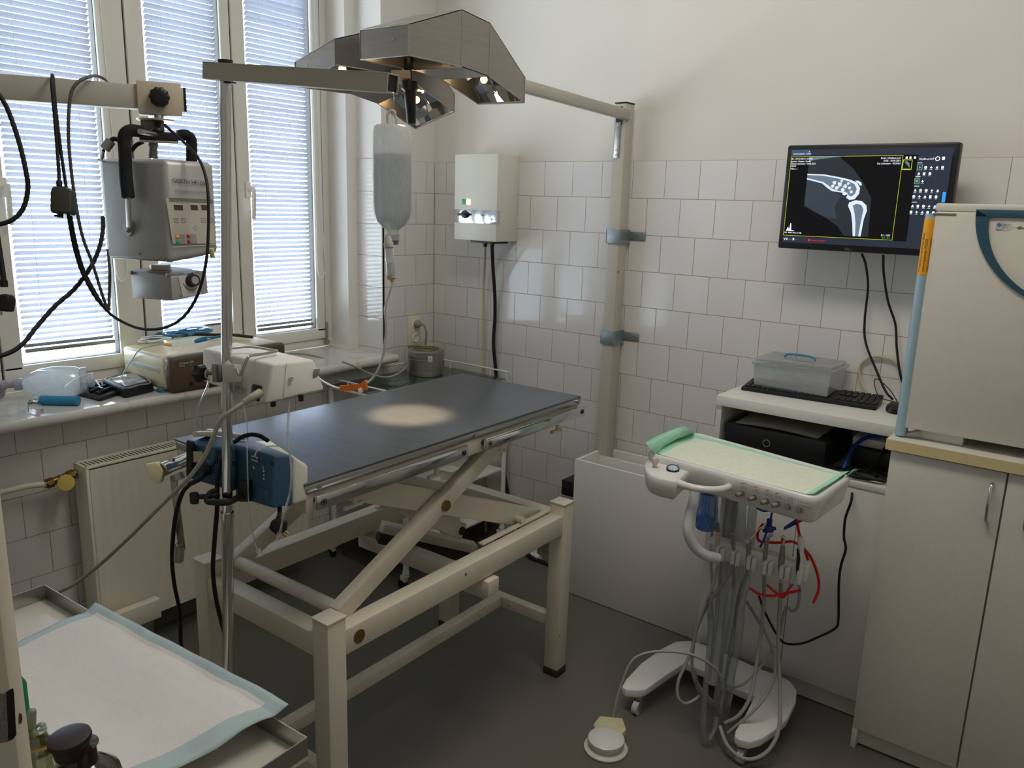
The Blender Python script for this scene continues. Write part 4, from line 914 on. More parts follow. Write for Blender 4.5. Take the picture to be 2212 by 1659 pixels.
# ---------------------------------------------------------------- dark blue pump
t = thing('infusion_pump', 'dark blue infusion pump with cream front clamped low on the infusion stand', 'pump', at(540, 1090, 1.85))
d_ = .045
E1, E2, L1, L2 = at(592, 986, 1.735+d_), at(590, 1099, 1.735+d_), at(500, 957, 1.815+d_), at(508, 1074, 1.815+d_)
R1, R2 = at(633, 985, 1.785+d_), at(633, 1092, 1.785+d_); F1, F2 = at(545, 951, 1.87+d_), at(548, 1063, 1.87+d_)
hexabev([E2, R2, F2, L2, E1, R1, F1, L1], .006).build('rear_casing', MT['pumpblue'], t)
G1, G2 = at(668, 1008, 1.825+d_), at(666, 1083, 1.825+d_); H1, H2 = at(585, 950, 1.915+d_), at(590, 1040, 1.915+d_)
hexabev([R2+CR*.001, G2, H2, F2+CR*.001, R1+CR*.001, G1, H1, F1+CR*.001], .008).build('front_casing', MT['pumpcream'], t)
A1, A2, B1, B2 = at(403, 956, 1.885), at(404, 1034, 1.885), at(505, 973, 1.838), at(505, 1064, 1.838)
C1, C2, D1, D2 = at(452, 938, 1.945), at(452, 1010, 1.945), at(536, 952, 1.90), at(536, 1040, 1.90)
hexabev([B2, D2, C2, A2, B1, D1, C1, A1], .006).build('rear_casing', MT['pumpblue'], t)
m = MB(); m.obox(at(442, 937, 1.92), CR*.022, CF*.02, CU*.006, .003); m.obox(at(490, 938, 1.95), (D1-C1)*.5, CF*.012, CU*.006, .002); m.build('front_edge', MT['pumpcream'], t)
m = MB(); m.prism([at(401, 950, 1.86), at(416, 955, 1.86), at(416, 1030, 1.86), at(401, 1030, 1.86)], CF*.02, .004); m.build('end_cover', MT['black'], t)
nb = (E1-L1).cross(L2-L1).normalized(); nb = nb if nb.dot(CF) < 0 else -nb; exb = (E1-L1).normalized(); upb = (E1-E2).normalized()
def onM(u, v, off=.001): return rp(u, v, L1.lerp(E2, .5)+nb*off, nb)
m = MB(); m.obox(onM(550, 991), exb*.0115, upb*.0055, nb*.0003); lb_ = m.build('barcode_label', MT['inkwhite'], t)
m = MB()
for i in range(14): m.obox(onM(550, 991, .0016) + exb*(-.0105+.0016*i), exb*(.0003+.0003*(i % 3 == 0)), upb*.0035, nb*.0001)
m.build('barcode', MT['ink'], lb_)
text('CE', .0075, onM(567, 1006), -upb, exb, MT['inkwhite'], t)
for v in (1008, 1014, 1022, 1031): pass
m = MB(); q = onM(548, 1011); m.obox(q, exb*.003, upb*.0015, nb*.0002); m.obox(q+upb*.002-exb*.0012, exb*.0014, upb*.002, nb*.0002); m.build('factory_symbol', MT['inkwhite'], t)
for i in range(3): 
    q = onM(570, 1018+8*i); m = MB(); m.prism([q+upb*.0028, q-exb*.0028-upb*.002, q+exb*.0028-upb*.002], nb*.0003); m.build('warning_symbol', MT['inkwhite'], t)
for i in range(3): text('REF 4487  SN 20', .0042, onM(545+4*i, 1022), -upb, exb, MT['inkgrey'], t)
m = MB(); q = onM(566, 1066); m.obox(q, exb*.022, upb*.012, nb*.0022, .004); m.build('battery_cover', MT['pumpblue'], t)
m = MB(); q = rp(590, 1003, E1, nb)-nb*.001; m.cyl(at(588, 1001, 1.774), at(589, 1001, 1.79), .004, n=12); m.build('screw_hole', MT['black'], t)
m = MB(); m.obox(at(428, 987, 1.866), CR*.011, CU*.013, CF*.002, .001); m.build('left_label', MT['cordbeige'], t)
m = MB(); m.obox(at(446, 1015, 1.856), CR*.010, CU*.012, CF*.004, .002); m.obox(at(446, 1015, 1.851), CR*.008, CU*.010, CF*.003, .002); m.build('mains_inlet', MT['black'], t)
m = MB(); m.tube([at(447, 970, 1.865), at(455, 968, 1.845), at(462, 985, 1.84), at(458, 1000, 1.84), at(447, 995, 1.85)], .006, 10); m.build('cord_hook', MT['pumpblue'], t)
pq = pole(pl(490, 1080, 1, -2.09).z)
m = MB(); m.tube([pq + CR*.035 + CF*.02 + V((0, 0, .012)), pq + CR*.012 - CF*.026, pq - CR*.012 - CF*.03, pq - CR*.040 - CF*.012, pq - CR*.042 + CF*.01 + V((0, 0, .014)), pq - CR*.03 + CF*.022 + V((0, 0, .02))], .0075, 10); m.obox(pq + CR*.034 + CF*.022 + V((0, 0, .02)), CR*.014, CF*.012, V((0, 0, .026)), .004); m.build('pole_clamp', MT['black'], t)
m = MB(); m.obox(pq - CR*.072 - CF*.006 + V((0, 0, .006)), CR*.010, CF*.006, V((0, 0, .015)), .005); m.cyl(pq - CR*.064 + V((0, 0, .008)), pq - CR*.018 + V((0, 0, .012)), .006, n=12); m.build('clamp_wing', MT['black'], t)
m = MB(); m.tube([at(446, 1020, 1.845), at(430, 1035, 1.82), at(410, 1045, 1.83)], .0062, 10, 4); m.tube([at(412, 1044, 1.83), at(394, 1065, 1.86), at(380, 1110, 1.92), at(373, 1170, 1.98), at(372, 1220, 2.03), at(378, 1270, 2.09), at(388, 1320, 2.14), at(390, 1380, 2.20), at(389, 1430, 2.27), (.93, -2.09, .20), (.93, -2.12, .012), (.96, -2.2, .012)], .0052, 10)
tag(m.build('power_cable', MT['rubber']), 'black power cord hanging left of the stand from the blue pump', 'cord')
m = MB(); m.tube([at(506, 1000, 1.80), at(483, 985, 1.83), at(473, 1010, 1.825), at(469, 1060, 1.83), at(469, 1100, 1.85), at(464, 1160, 1.90), at(460, 1230, 1.96), at(466, 1290, 2.01), at(480, 1350, 2.06), at(493, 1400, 2.09), at(500, 1450, 2.12), (1.34, -2.13, .3), (1.37, -2.13, .012)], .0055, 10)
tag(m.build('power_cable', MT['rubber']), 'black power cord hanging along the stand pole to the floor', 'cord')
m = MB(); m.tube([at(506, 955, 1.81), at(520, 945, 1.80), at(540, 939, 1.80), at(560, 941, 1.82), at(579, 952, 1.84)], .0050, 10)
tag(m.build('hose_loop', MT['rubber']), 'short black hose arching over the top of the blue pump', 'hose')
m = MB(); m.tube([at(550, 985, 1.755), at(556, 974, 1.75), at(575, 965, 1.745), at(600, 964, 1.74), at(622, 972, 1.735), at(628, 1000, 1.735)], .0016, 8)
tag(m.build('pressure_line', MT['cleartube']), 'thin clear line arching across the blue pump casing', 'tube')
t = thing('hanging_plug', 'black two-pin mains plug hanging below the blue pump', 'plug', at(600, 1140, 1.80))
m = MB(); m.tube([at(604, 1092, 1.83), at(604, 1110, 1.81), at(598, 1125, 1.80)], lambda q: .0055-.001*q, 10); m.build('plug_cord', MT['rubber'], t)
m = MB(); m.prism([at(586, 1124, 1.785), at(600, 1122, 1.785), at(617, 1130, 1.785), at(614, 1150, 1.785), at(598, 1158, 1.785), at(579, 1142, 1.785)], CF*.024, .004); m.build('plug_body', MT['rubber'], t)
for a, b in (((606, 1150), (618, 1159)), ((612, 1146), (625, 1154))):
    m = MB(); m.tube([at(*a, 1.797), at(*b, 1.797)], .0022, 8, 0); m.build('pin', MT['brass'], t)
# ---------------------------------------------------------------- x-ray generator hanging from its beam
bm0, bm1 = at(-330, 166, 1.86), at(392, 218, 2.135); bd = (bm1-bm0); bd.z = 0; bd.normalize()
zc = at(150, 199, 2.05).z
def onbeam(u, du=0):
    """point on the beam axis seen at column u"""
    n = V((0, 0, 1)).cross(bd); return rp(u, 199+ .083*(u-150), at(150, 199, 2.05), n)
t = thing('support_beam', 'long grey square beam crossing in front of the window and carrying the x-ray head', 'beam', onbeam(100))
p0, p1 = onbeam(-420), onbeam(397); zc = (onbeam(0).z+onbeam(390).z)/2; p0.z = p1.z = zc
m = MB(); m.bar(p0, p1, .05, .0605, bev=.002); m.build('beam_tube', MT['beam'], t)
m = MB(); m.bar(p1, p1+bd*.006, .051, .0615, bev=.001); m.build('end_cap', MT['black'], t)
# the far end of the beam stands on a column outside the frame
m = MB(); m.box(p0.x-.04, p0.y-.04, .03, p0.x+.04, p0.y+.04, zc+.06, .003); m.build('beam_column', MT['beam'], t)
m = MB(); m.box(p0.x-.2, p0.y-.2, .0, p0.x+.2, p0.y+.2, .03, .004); m.build('column_foot', MT['beam'], t)
t = thing('xray_generator', 'grey portable x-ray generator with black foam handles hanging from the beam', 'x-ray machine', at(355, 600, 2.1))
cb = onbeam(345); cb.z = zc; bn = V((0, 0, 1)).cross(bd); bn = bn if bn.dot(CF) < 0 else -bn
m = MB(); m.obox(cb + V((0, 0, -.002)), bd*.0535, bn*.034, V((0, 0, .0415)), .002); m.build('clamp_block', MT['beamlt'], t)
kc = cb + bn*.044 + bd*.0
m = MB(); x, y, d = frame(bn); n = 40
m.skin([[m._v(kc + d*h + x*((.0245+.0014*math.cos(10*2*math.pi*i/n))*f*math.cos(2*math.pi*i/n)) + y*((.0245+.0014*math.cos(10*2*math.pi*i/n))*f*math.sin(2*math.pi*i/n))) for i in range(n)] for h, f in ((-.010, .9), (-.006, 1), (.006, 1), (.010, .88), (.012, .6))]); m.build('clamp_knob', MT['black'], t)
sb = at(340, 265, 2.125); ax0 = at(337, 250, 2.12); 
m = MB(); m.cyl(at(343, 248, 2.12), at(343, 258, 2.12), .012, n=12); m.lathe([(.001, 0), (.047, .0), (.047, .004), (.001, .0045)], at(336, 258, 2.12), (0, 0, -1), 28); m.build('swivel_plate', MT['steel'], t)
m = MB(); q = at(330, 277, 2.14); m.obox(q, bd*.029, bn*.02, V((0, 0, .02)), .003); m.build('swivel_block', MT['beam'], t)
m = MB(); q = at(341, 283, 2.10); m.ball(q, .016, 14, (1, 1, .7)); m.cyl(at(341, 264, 2.11), at(340, 296, 2.11), .010, n=12); m.build('swivel_knob', MT['black'], t)
m = MB(); m.obox(at(343, 297, 2.11), bd*.047, bn*.018, V((0, 0, .013)), .002); m.build('yoke_block', MT['black'], t)
m = MB(); m.obox(at(343, 307, 2.11), bd*.047, bn*.018, V((0, 0, .003)), .001); m.obox(at(343, 287, 2.115), bd*.046, bn*.018, V((0, 0, .002)), .0008); m.build('yoke_plate', MT['steel'], t)
m = MB(); m.cyl(at(331, 310, 2.12), at(331, 342, 2.13), .009, .012, 14); m.cyl(at(331, 308, 2.12), at(331, 316, 2.12), .012, n=14); m.build('cable_entry', MT['greyp'], t)
# casing: near vertical edge E, left L, right Rr
E1, E2, L1, L2 = at(353, 343, 2.0), at(366, 569, 2.0), at(214, 342, 2.14), at(231, 560, 2.14)
R1, R2, F1, F2 = at(463, 352, 2.10), at(474, 547, 2.10), at(324, 346, 2.24), at(340, 540, 2.24)
hexabev([E2, R2, F2, L2, E1, R1, F1, L1], .014, 4).build('casing', MT['xray'], t)
nr = (R1-E1).cross(E2-E1).normalized(); nr = nr if nr.dot(CF) < 0 else -nr
exr = (R1-E1).normalized(); upr = (E1-E2).normalized(); upr = (upr-exr*upr.dot(exr)).normalized()
p0_ = E1.lerp(R2, .5) + nr*.0030
def onR(u, v, off=0): return rp(u, v, p0_+nr*off, nr)
def rectR(u0, v0, u1, v1, name, mt, par=None, off=.0006, th=.0006, bev=0):
    a, b, c = onR(u0, v0), onR(u1, v0), onR(u0, v1); a = onR(u0, v0); q = onR((u0+u1)/2, (v0+v1)/2, off)
    w = abs((b-a).dot(exr))/2; h = abs((c-a).dot(upr))/2
    return MB().obox(q, exr*w, upr*h, nr*th, bev).build(name, mt, par or t)
# warped plane text along face
text('GIERTH HF100', .0158, onR(372, 394, .0008), onR(440, 401)-onR(372, 394), upr, MT['ink'], t, 'lettering', 'LEFT', .86)
text('plus', .011, onR(442, 398, .0008), onR(440, 400)-onR(374, 392), upr, MT['inkred'], t, 'lettering', 'LEFT', .8)
text('full bridge inverter system', .0082, onR(379, 414, .0008), onR(448, 418)-onR(379, 414), upr, MT['inkgrey'], t, 'lettering', 'LEFT', .92)
pan = rectR(367, 430, 461, 527, 'control_panel', MT['xraypanel'])
rectR(367, 429, 460, 437, 'panel_stripe', MT['inkgrey'], pan, .0014)
text('kV   mAs   ready', .0045, onR(378, 436, .0028), exr, upr, MT['greylt'], pan)
for u0, u1 in ((376, 395), (412, 427), (435, 451)): rectR(u0, 443, u1, 454, 'display', mat('display_window', '#4a3a38', .25), pan, .0014)
for u, s in ((377, 'v'), (393, '^'), (436, 'v'), (452, '^')):
    q = onR(u+3, 476, .0014); m = MB(); h = .0052
    for a, b in ((exr*h, upr*.0003), (exr*h, upr*.0003)): pass
    for sx_, sy_ in ((0, 1), (0, -1)): m.obox(q + upr*h*sy_, exr*h, upr*.00035, nr*.0004)
    for sx_ in (1, -1): m.obox(q + exr*h*sx_, exr*.00035, upr*h, nr*.0004)
    m.bar(q + exr*-.0028 + upr*(.0018 if s == 'v' else -.0018), q + upr*(-.002 if s == 'v' else .002), .0006, .0006); m.bar(q + exr*.0028 + upr*(.0018 if s == 'v' else -.0018), q + upr*(-.002 if s == 'v' else .002), .0006, .0006)
    m.build('touch_key', MT['inkgrey'], pan)
q = onR(422, 493, .0014); m = MB(); m.torus(q, nr, .0048, .0004, 14, 4); m.build('touch_key', MT['inkgrey'], pan)
for (u, v, c) in ((384, 511, 'led_o'), (408, 510, 'led_r'), (385, 522, 'led_g'), (409, 521, 'led_r')):
    pt = rectR(u-5, v-4.5, u+16, v+4.5, 'lamp_plate', MT['greyp'], pan, .0014)
    q = onR(u-1, v, .0022); MB().ball(q, .0042, 12, (1, 1, 1)).build('signal_lamp', MT[c], pt)
m = MB(); m.tube([onR(373, 534, .001), onR(468, 528, .001)], .0009, 6, 0); m.build('panel_ridge', MT['greylt'], t)
rectR(453, 536, 463, 557, 'power_switch', mat('switch_frame', '#cfc18f', .5), None, .0012, .0014, .001); rectR(454.5, 538.5, 460.5, 555, 'rocker', mat('rocker_green', '#7d8a3a', .4), None, .003, .0016, .001)
nl = (L1-E1).cross(E2-E1).normalized(); nl = nl if nl.dot(CF) < 0 else -nl
def onLf(u, v, off=0): return rp(u, v, E1.lerp(L2, .5)+nl*(.0004+off), nl)
m = MB(); q = onLf(301, 548); m.cyl(q, q+nl*.003, .0035, n=10); m.build('screw', MT['steelflat'], t)
m = MB(); q = onLf(280, 493); m.cyl(q, q+nl*.004, .0205, n=28); m.cyl(q+nl*.004, q+nl*.012, .0115, .011, 20); m.build('pivot_hub', MT['steel'], t)
qa, qb = onLf(279, 492, .010), onLf(276, 425, .022)
m = MB(); m.obox((qa+qb)/2, (qb-qa)/2, nl.cross((qb-qa).normalized())*.0095, nl*.002, .001); m.build('yoke_arm', MT['steel'], t)
d_ = qb - CP; dg_ = d_.dot(CF)
m = MB(); m.tube([at(277, 426, dg_), at(272, 380, dg_), at(270, 330, dg_), at(268, 303, dg_), at(271, 289, dg_), at(283, 282, dg_+.01), at(304, 284, dg_+.04)], .0158, 16); m.build('foam_handle', MT['foam'], t)
m = MB(); m.tube([at(383, 293, 2.15), at(402, 292, 2.16), at(412, 300, 2.17), at(414, 318, 2.175), at(414, 350, 2.18)], .0145, 16); m.build('foam_handle', MT['foam'], t)
m = MB(); m.tube([at(302, 284, 2.0), at(345, 292, 2.11), at(385, 294, 2.15)], .007, 10); m.build('yoke_bar', MT['steel'], t)
# collimator
c1, c2, l1, l2 = at(369, 597, 2.03), at(372, 650, 2.03), at(281, 583, 2.13), at(286, 644, 2.13)
r1, r2, f1, f2 = at(446, 586, 2.115), at(450, 634, 2.115), at(360, 573, 2.21), at(364, 628, 2.21)
hexabev([c2, r2, f2, l2, c1, r1, f1, l1], .003, 2).build('collimator', MT['xray'], t)
m = MB(); m.lathe([(.036, 0), (.036, .004), (.026, .006), (.026, .018)], at(347, 586, 2.13), (0, 0, 1), 28); m.build('collimator_ring', MT['steelflat'], t)
nc = (r1-c1).cross(c2-c1).normalized(); nc = nc if nc.dot(CF) < 0 else -nc; exc = (r1-c1).normalized(); upc = (c1-c2).normalized(); upc = (upc-exc*upc.dot(exc)).normalized()
def onC(u, v, off=.0006): return rp(u, v, c1.lerp(r2, .5)+nc*off, nc)
m = MB(); a, b = onC(387, 592), onC(433, 640); q = onC(410, 617); m.obox(q, exc*.0275, upc*.0275, nc*.0008, .0004); fp = m.build('scale_plate', MT['greylt'], t)
q = onC(413, 607, .002); m = MB(); m.cyl(q, q+nc*.017, .0165, .0155, 24); kb = m.build('aperture_knob', MT['black'], t)
m = MB(); m.cyl(q+nc*.0172, q+nc*.0178, .0105, n=24); m.build('knob_cap', MT['steel'], kb)
m = MB(); q2 = onC(412, 608, .0018)
m.tube([q2 + exc*(.0225*math.cos(R(a)))+upc*(.0225*math.sin(R(a))) for a in range(185, 325, 10)], .0007, 5, 0); m.build('scale_arc', MT['ink'], fp)
m = MB(); m.prism([onC(402, 595, .0016), onC(417, 593, .0016), onC(417, 588, .0016)], nc*.0004); m.build('aperture_wedge', MT['ink'], fp)
text('A', .006, onC(394, 594, .0016), exc, upc, MT['ink'], fp); text('H H', .006, onC(420, 591, .0016), exc, upc, MT['ink'], fp)
for u, v in ((389, 591), (428, 587), (391, 639)):
    q = onC(u, v, .0012); m = MB(); m.cyl(q, q+nc*.0012, .0026, n=10); m.build('plate_screw', MT['steelflat'], fp)
ncl = (l1-c1).cross(c2-c1).normalized(); ncl = ncl if ncl.dot(CF) < 0 else -ncl
for u, v in ((285, 589), (364, 594)):
    q = rp(u, v, c1.lerp(l2, .5), ncl); m = MB(); m.cyl(q, q+ncl*.006, .0048, n=14); m.build('cover_screw', MT['steelflat'], t)
# cables of the x-ray head
m = MB(); m.cyl(at(226, 322, 2.06), at(240, 304, 2.06), .0125, n=16); pg2 = m.build('cable_plug', MT['greyp'], t)
m = MB(); m.tube([at(240, 304, 2.06), at(246, 300, 2.06), at(256, 302, 2.06)], .006, 10); m.tube([at(284, 326, 2.10), at(294, 314, 2.1), at(309, 306, 2.1)], .0055, 10); m.tube([at(224, 325, 2.07), at(219, 345, 2.13), at(214, 345, 2.2)], .004, 8)
m.build('cable_stub', MT['rubber'], t)
m = MB(); m.tube([at(356, 270, 2.06), at(370, 283, 2.05), at(393, 303, 2.05), at(416, 326, 2.02), at(433, 350, 2.0), at(445, 385, 1.98), at(450, 430, 1.97), at(450, 500, 1.97), at(446, 560, 1.97), at(433, 620, 1.98), at(415, 660, 2.0), at(390, 690, 2.03), at(355, 708, 2.07), at(310, 711, 2.11), at(270, 698, 2.15), at(234, 674, 2.18), at(205, 630, 2.19), at(180, 580, 2.19), at(163, 520, 2.17), at(152, 460, 2.14)], .0038, 10)
tag(m.build('xray_cable', MT['cordgrey'] if False else MT['rubber']), 'long black cable looping below the x-ray head in front of the window', 'cable')
m = MB(); m.tube([at(236, 186, 2.14), at(226, 172, 2.10), at(206, 164, 2.06), at(186, 168, 2.0), at(166, 180, 1.98), at(153, 205, 1.975), at(148, 260, 1.98), at(150, 330, 2.0), at(162, 430, 2.03), at(178, 510, 2.06), at(200, 570, 2.10), at(222, 640, 2.14), at(234, 668, 2.16), at(236, 640, 2.18), at(237, 590, 2.2), at(233, 540, 2.24)], .0042, 10)
tag(m.build('control_cable', mat('dark_grey_cord', '#55504a', .5)), 'dark grey cable draped over the beam left of the clamp block', 'cable')
m = MB(); m.tube([at(222, 470, 2.25), at(222, 500, 2.22), at(213, 540, 2.17), at(194, 580, 2.14), at(160, 625, 2.12), at(120, 660, 2.08), at(80, 705, 2.04), at(50, 742, 2.0), at(20, 762, 1.97), at(-20, 772, 1.94), at(-80, 775, 1.9)], .0058, 10)
tag(m.build('supply_cable', MT['rubber']), 'thick black cable running from behind the x-ray head to the left photo edge', 'cable')
m = MB(); m.tube([at(-60, 150, 1.80), at(-20, 185, 1.80), at(5, 215, 1.80), at(22, 250, 1.81), at(42, 310, 1.82), at(57, 375, 1.83), at(60, 410, 1.84), at(50, 450, 1.84), at(25, 476, 1.83), at(-15, 486, 1.82), at(-60, 480, 1.82)], .0054, 10)
tag(m.build('black_cable', MT['rubber']), 'black cable bulging from the left photo edge beside the beam', 'cable')
t = thing('hand_switch', 'dark grey hand switch box hanging on its cord from the beam', 'switch', at(130, 470, 1.98))
m = MB(); m.tube([at(143, 405, 1.985), at(132, 330, 1.975), at(122, 250, 1.965), at(118, 210, 1.962), at(115, 175, 1.965), at(114, 164, 1.985), at(112, 164, 2.01), at(112, 185, 2.035)], .0040, 10); m.build('cord', MT['rubber'], t)
m = MB(); m.tube([at(113, 165, 1.97), at(112, 180, 1.957), at(116, 230, 1.958), at(122, 300, 1.965), at(127, 370, 1.97), at(128, 402, 1.97)], lambda q: .0042 if q < .93 else .0070, 10); m.build('cord_tail', MT['rubber'], t)
m = MB(); m.prism([at(108, 412, 1.965), at(113, 402, 1.965), at(140, 402, 1.965), at(152, 412, 1.965), at(153, 455, 1.965), at(150, 461, 1.965), at(110, 459, 1.965), at(107, 452, 1.965)], CF*.03, .006, 3); m.build('switch_body', mat('dark_grey_plastic', '#45443f', .5), t)
m = MB(); m.cyl(at(130, 460, 1.98), at(130, 471, 1.98), .007, n=12); m.box(*at(117, 463, 1.975), *(at(124, 468, 1.98)), 0); m.build('push_button', MT['black'], t)
m = MB(); m.tube([at(147, 462, 1.98), at(157, 520, 2.02), at(166, 555, 2.06), at(178, 590, 2.10), at(205, 640, 2.15), at(232, 672, 2.17)], .0042, 8)
tag(m.build('switch_cable', MT['rubber']), 'thin black cable leaving the bottom of the hand switch', 'cable')
t = thing('mains_plug', 'black mains plug dangling at the left photo edge in front of the window', 'plug', at(8, 660, 1.85))
m = MB(); m.tube([at(-12, 470, 1.84), at(-3, 530, 1.84), at(6, 590, 1.84), at(9, 620, 1.845)], lambda q: .0062 if q < .8 else .0085, 10); m.build('plug_cord', MT['rubber'], t)
m = MB(); m.prism([at(-3, 635, 1.84), at(14, 634, 1.84), at(19, 645, 1.84), at(15, 672, 1.84), at(-6, 671, 1.84)], CF*.03, .005, 3); m.build('plug_body', MT['rubber'], t)
m = MB(); m.tube([at(3, 670, 1.855), at(3, 681, 1.857)], .0024, 8, 0); m.build('pin', MT['steelflat'], t)
# ---------------------------------------------------------------- things on the window sill
ZS = .9692
def sp(u, v, h=0): return pl(u, v, 2, ZS+h)
# resuscitation bag
bp = sp(106, 868); A = V(sp(62, 868)); B = V(sp(152, 862)); axd = (B-A); axd.z = 0; L = axd.length; axd.normalize()
t = thing('resuscitation_bag', 'milky white resuscitation bag with clear valve lying on the sill', 'resuscitation bag', bp)
rb = .057; c0 = V((A.x, A.y, ZS+rb)) + V((-.045, 0, 0))
m = MB(); m.lathe([(.016, 0), (.02, .004), (.034, .022), (.050, .055), (.0565, .10), (.0565, .14), (.052, .172), (.045, .186)], c0, axd, 28); m.build('bag_body', MT['ambu'], t)
m = MB(); m.lathe([(.046, .184), (.049, .187), (.049, .206), (.04, .209), (.026, .21), (.026, .228), (.02, .23)], c0, axd, 28); m.build('rear_valve', MT['cleartube'], t)
m = MB(); m.lathe([(.019, .004), (.021, 0), (.021, -.022), (.012, -.024), (.011, -.045), (.017, -.047), (.017, -.062)], c0, axd, 22); m.build('neck_valve', mat('grey_clear_plastic', '#9a9aa4', .25), t)
q = c0 - axd*.085 + V((0, 0, -.022)); 
m = MB(); m.lathe([(.012, -.02), (.0125, -.016), (.020, .0), (.030, .012), (.034, .014), (.034, .020), (.030, .021), (.016, .008), (.010, .006), (.009, -.01)], q, (CP-q).normalized(), 26); m.build('mask_elbow', mat('smoky_clear_plastic', '#7d7c88', .2), t)
# laryngoscope
t = thing('laryngoscope', 'laryngoscope with blue foam handle and curved metal blade on the sill', 'laryngoscope', sp(130, 878))
h0, h1 = sp(90, 874), sp(171, 876); h0.z = h1.z = ZS+.0165; dh = (h1-h0).normalized()
m = MB(); m.lathe([(.001, 0), (.0155, .0), (.0165, .002), (.0165, (h1-h0).length-.002), (.0155, (h1-h0).length), (.001, (h1-h0).length)], h0, dh, 24); m.build('handle', MT['blue'], t)
m = MB(); m.lathe([(.0125, -.012), (.014, -.006), (.0145, 0)], h0, dh, 20); m.lathe([(.008, -.024), (.0105, -.022), (.0105, -.012)], h0, dh, 18); m.build('handle_neck', MT['steel'], t)
m = MB(); b_ = [sp(66, 868, .03), sp(60, 874, .026), sp(60, 882, .018), sp(68, 888, .012), sp(80, 890, .012), sp(94, 888, .016)]
pts = spline(b_, 5)
for i in range(len(pts)-1):
    a, b = pts[i], pts[i+1]; w0 = .012; z = V((0, 0, .009)); o = V((.0025, 0, 0))
    m.hexa([a-z, b-z, b-z+o, a-z+o, a+z, b+z, b+z+o, a+z+o])
m.obox(sp(75, 872, .022), dh*.012, V((0, 0, .010)), dh.cross(V((0, 0, 1)))*.006, .002)
m.build('blade', MT['chrome'], t)
# black instrument pouch, unzipped
t = thing('instrument_pouch', 'open black zipped instrument pouch with silver tools lying on the sill', 'pouch', sp(240, 855))
def pouch(c4, h, nm, bul=.003):
    a, b, c, d = [V(p) for p in c4]; m = MB()
    m.prism([a, b, c, d], (0, 0, h), .007, 3); return m.build(nm, MT['canvas'], t)
la = [sp(156, 851), sp(216, 868), sp(264, 852), sp(202, 830)]
lf = pouch(la, .016, 'front_flap')
ra = [sp(222, 840), sp(270, 861), sp(333, 846), sp(294, 818)]
rf = pouch(ra, .036, 'pouch_body')
def bil(c, u, v): return c[0].lerp(c[1], u).lerp(c[3].lerp(c[2], u), v)
m = MB(); m.prism([bil(ra, .12, .14)+V((0, 0, .0365)), bil(ra, .88, .14)+V((0, 0, .0365)), bil(ra, .88, .86)+V((0, 0, .0365)), bil(ra, .12, .86)+V((0, 0, .0365))], (0, 0, .0015), .0006); m.build('clear_window', mat('shiny_film', '#8f8a8c', .12, var=.4, scale=40), rf)
m = MB(); m.tube([bil(ra, u, v)+V((0, 0, .036)) for u, v in ((.06, .06), (.94, .06), (.97, .5), (.94, .94), (.06, .94), (.03, .5))], .0022, 6, 5, True); m.build('zip', MT['greyp'], rf)
for i in range(4):
    m = MB(); m.tube([bil(la, .12+.22*i, .15)+V((0, 0, .019)), bil(la, .14+.22*i, .5)+V((0, 0, .023)), bil(la, .12+.22*i, .85)+V((0, 0, .019))], .0075, 10); m.build('elastic_loop', MT['canvas'], lf)
t2 = thing('forceps', 'small silver forceps lying across the open pouch flap', 'forceps', bil(la, .5, .4))
for s in (0, .012):
    m = MB(); m.tube([bil(la, .30+s, .75)+V((0, 0, .034)), bil(la, .52+s*2, .55)+V((0, 0, .036)), bil(la, .72-s, .40)+V((0, 0, .034))], .0022, 8); m.build('arm', MT['steel'], t2)
m = MB(); m.obox(bil(la, .76, .36)+V((0, 0, .034)), (la[1]-la[0]).normalized()*.014, (la[3]-la[0]).normalized()*.004, V((0, 0, .003)), .001); m.build('jaw', MT['steelflat'], t2)
m = MB(); m.tube([sp(140, 835, .12), sp(160, 820, .10), sp(180, 812, .08), sp(205, 822, .06), sp(218, 838, .04)], .0014, 6)
tag(m.build('thin_wire', MT['wtube']), 'thin white wire arching behind the black pouch', 'wire')
t = thing('marker_pen', 'blue and white pen poking out between the pouch and the beige device', 'pen', sp(345, 846))
pa, pb_ = sp(331, 838, .008), sp(352, 844, .008)
m = MB(); m.cyl(pa, pa.lerp(pb_, .5), .006, n=14); m.build('barrel', MT['wtube'], t)
m = MB(); m.cyl(pa.lerp(pb_, .5), pb_, .0075, n=14); m.build('cap', MT['blue'], t)
# beige electronic device
E2 = sp(374, 852); hgt = .166
L2 = V((-.255, sp(277, 800).y, ZS)); 
fx = sp(374, 852).x; y0 = E2.y
q1 = pl(585, 740, 0, fx); y1 = -1.02
hgt = pl(372, 775, 1, y0).z - ZS
t = thing('electrosurgical_unit', 'beige electronic unit with brown front panel on the sill under the cables', 'medical device', (-.08, (y0+y1)/2, ZS))
xb_ = -.245
m = MB(); m.box(xb_, y0, ZS+.004, fx-.05, y1, ZS+hgt, .014, 3); m.build('casing', MT['canbeige'], t)
m = MB(); m.box(fx-.052, y0-.002, ZS+.002, fx, y1+.002, ZS+hgt+.001, .016, 4); fp = m.build('front_panel', MT['brown'], t)
m = MB(); m.box(xb_+.02, y0-.0015, ZS+hgt*.50, fx-.085, y0+.002, ZS+hgt*.64, .0012); m.build('side_groove', MT['greylt'], t)
a = pl(384, 776, 0, fx+.001)
text('Chiratom 400', .0105, V((fx+.0006, y0+.030, ZS+hgt*.80)), (0, 1, 0), (0, 0, 1), MT['inkwhite'], fp)
text('Chirana', .007, V((fx+.0006, y0+.030, ZS+hgt*.74)), (0, 1, 0), (0, 0, 1), MT['inkwhite'], fp)
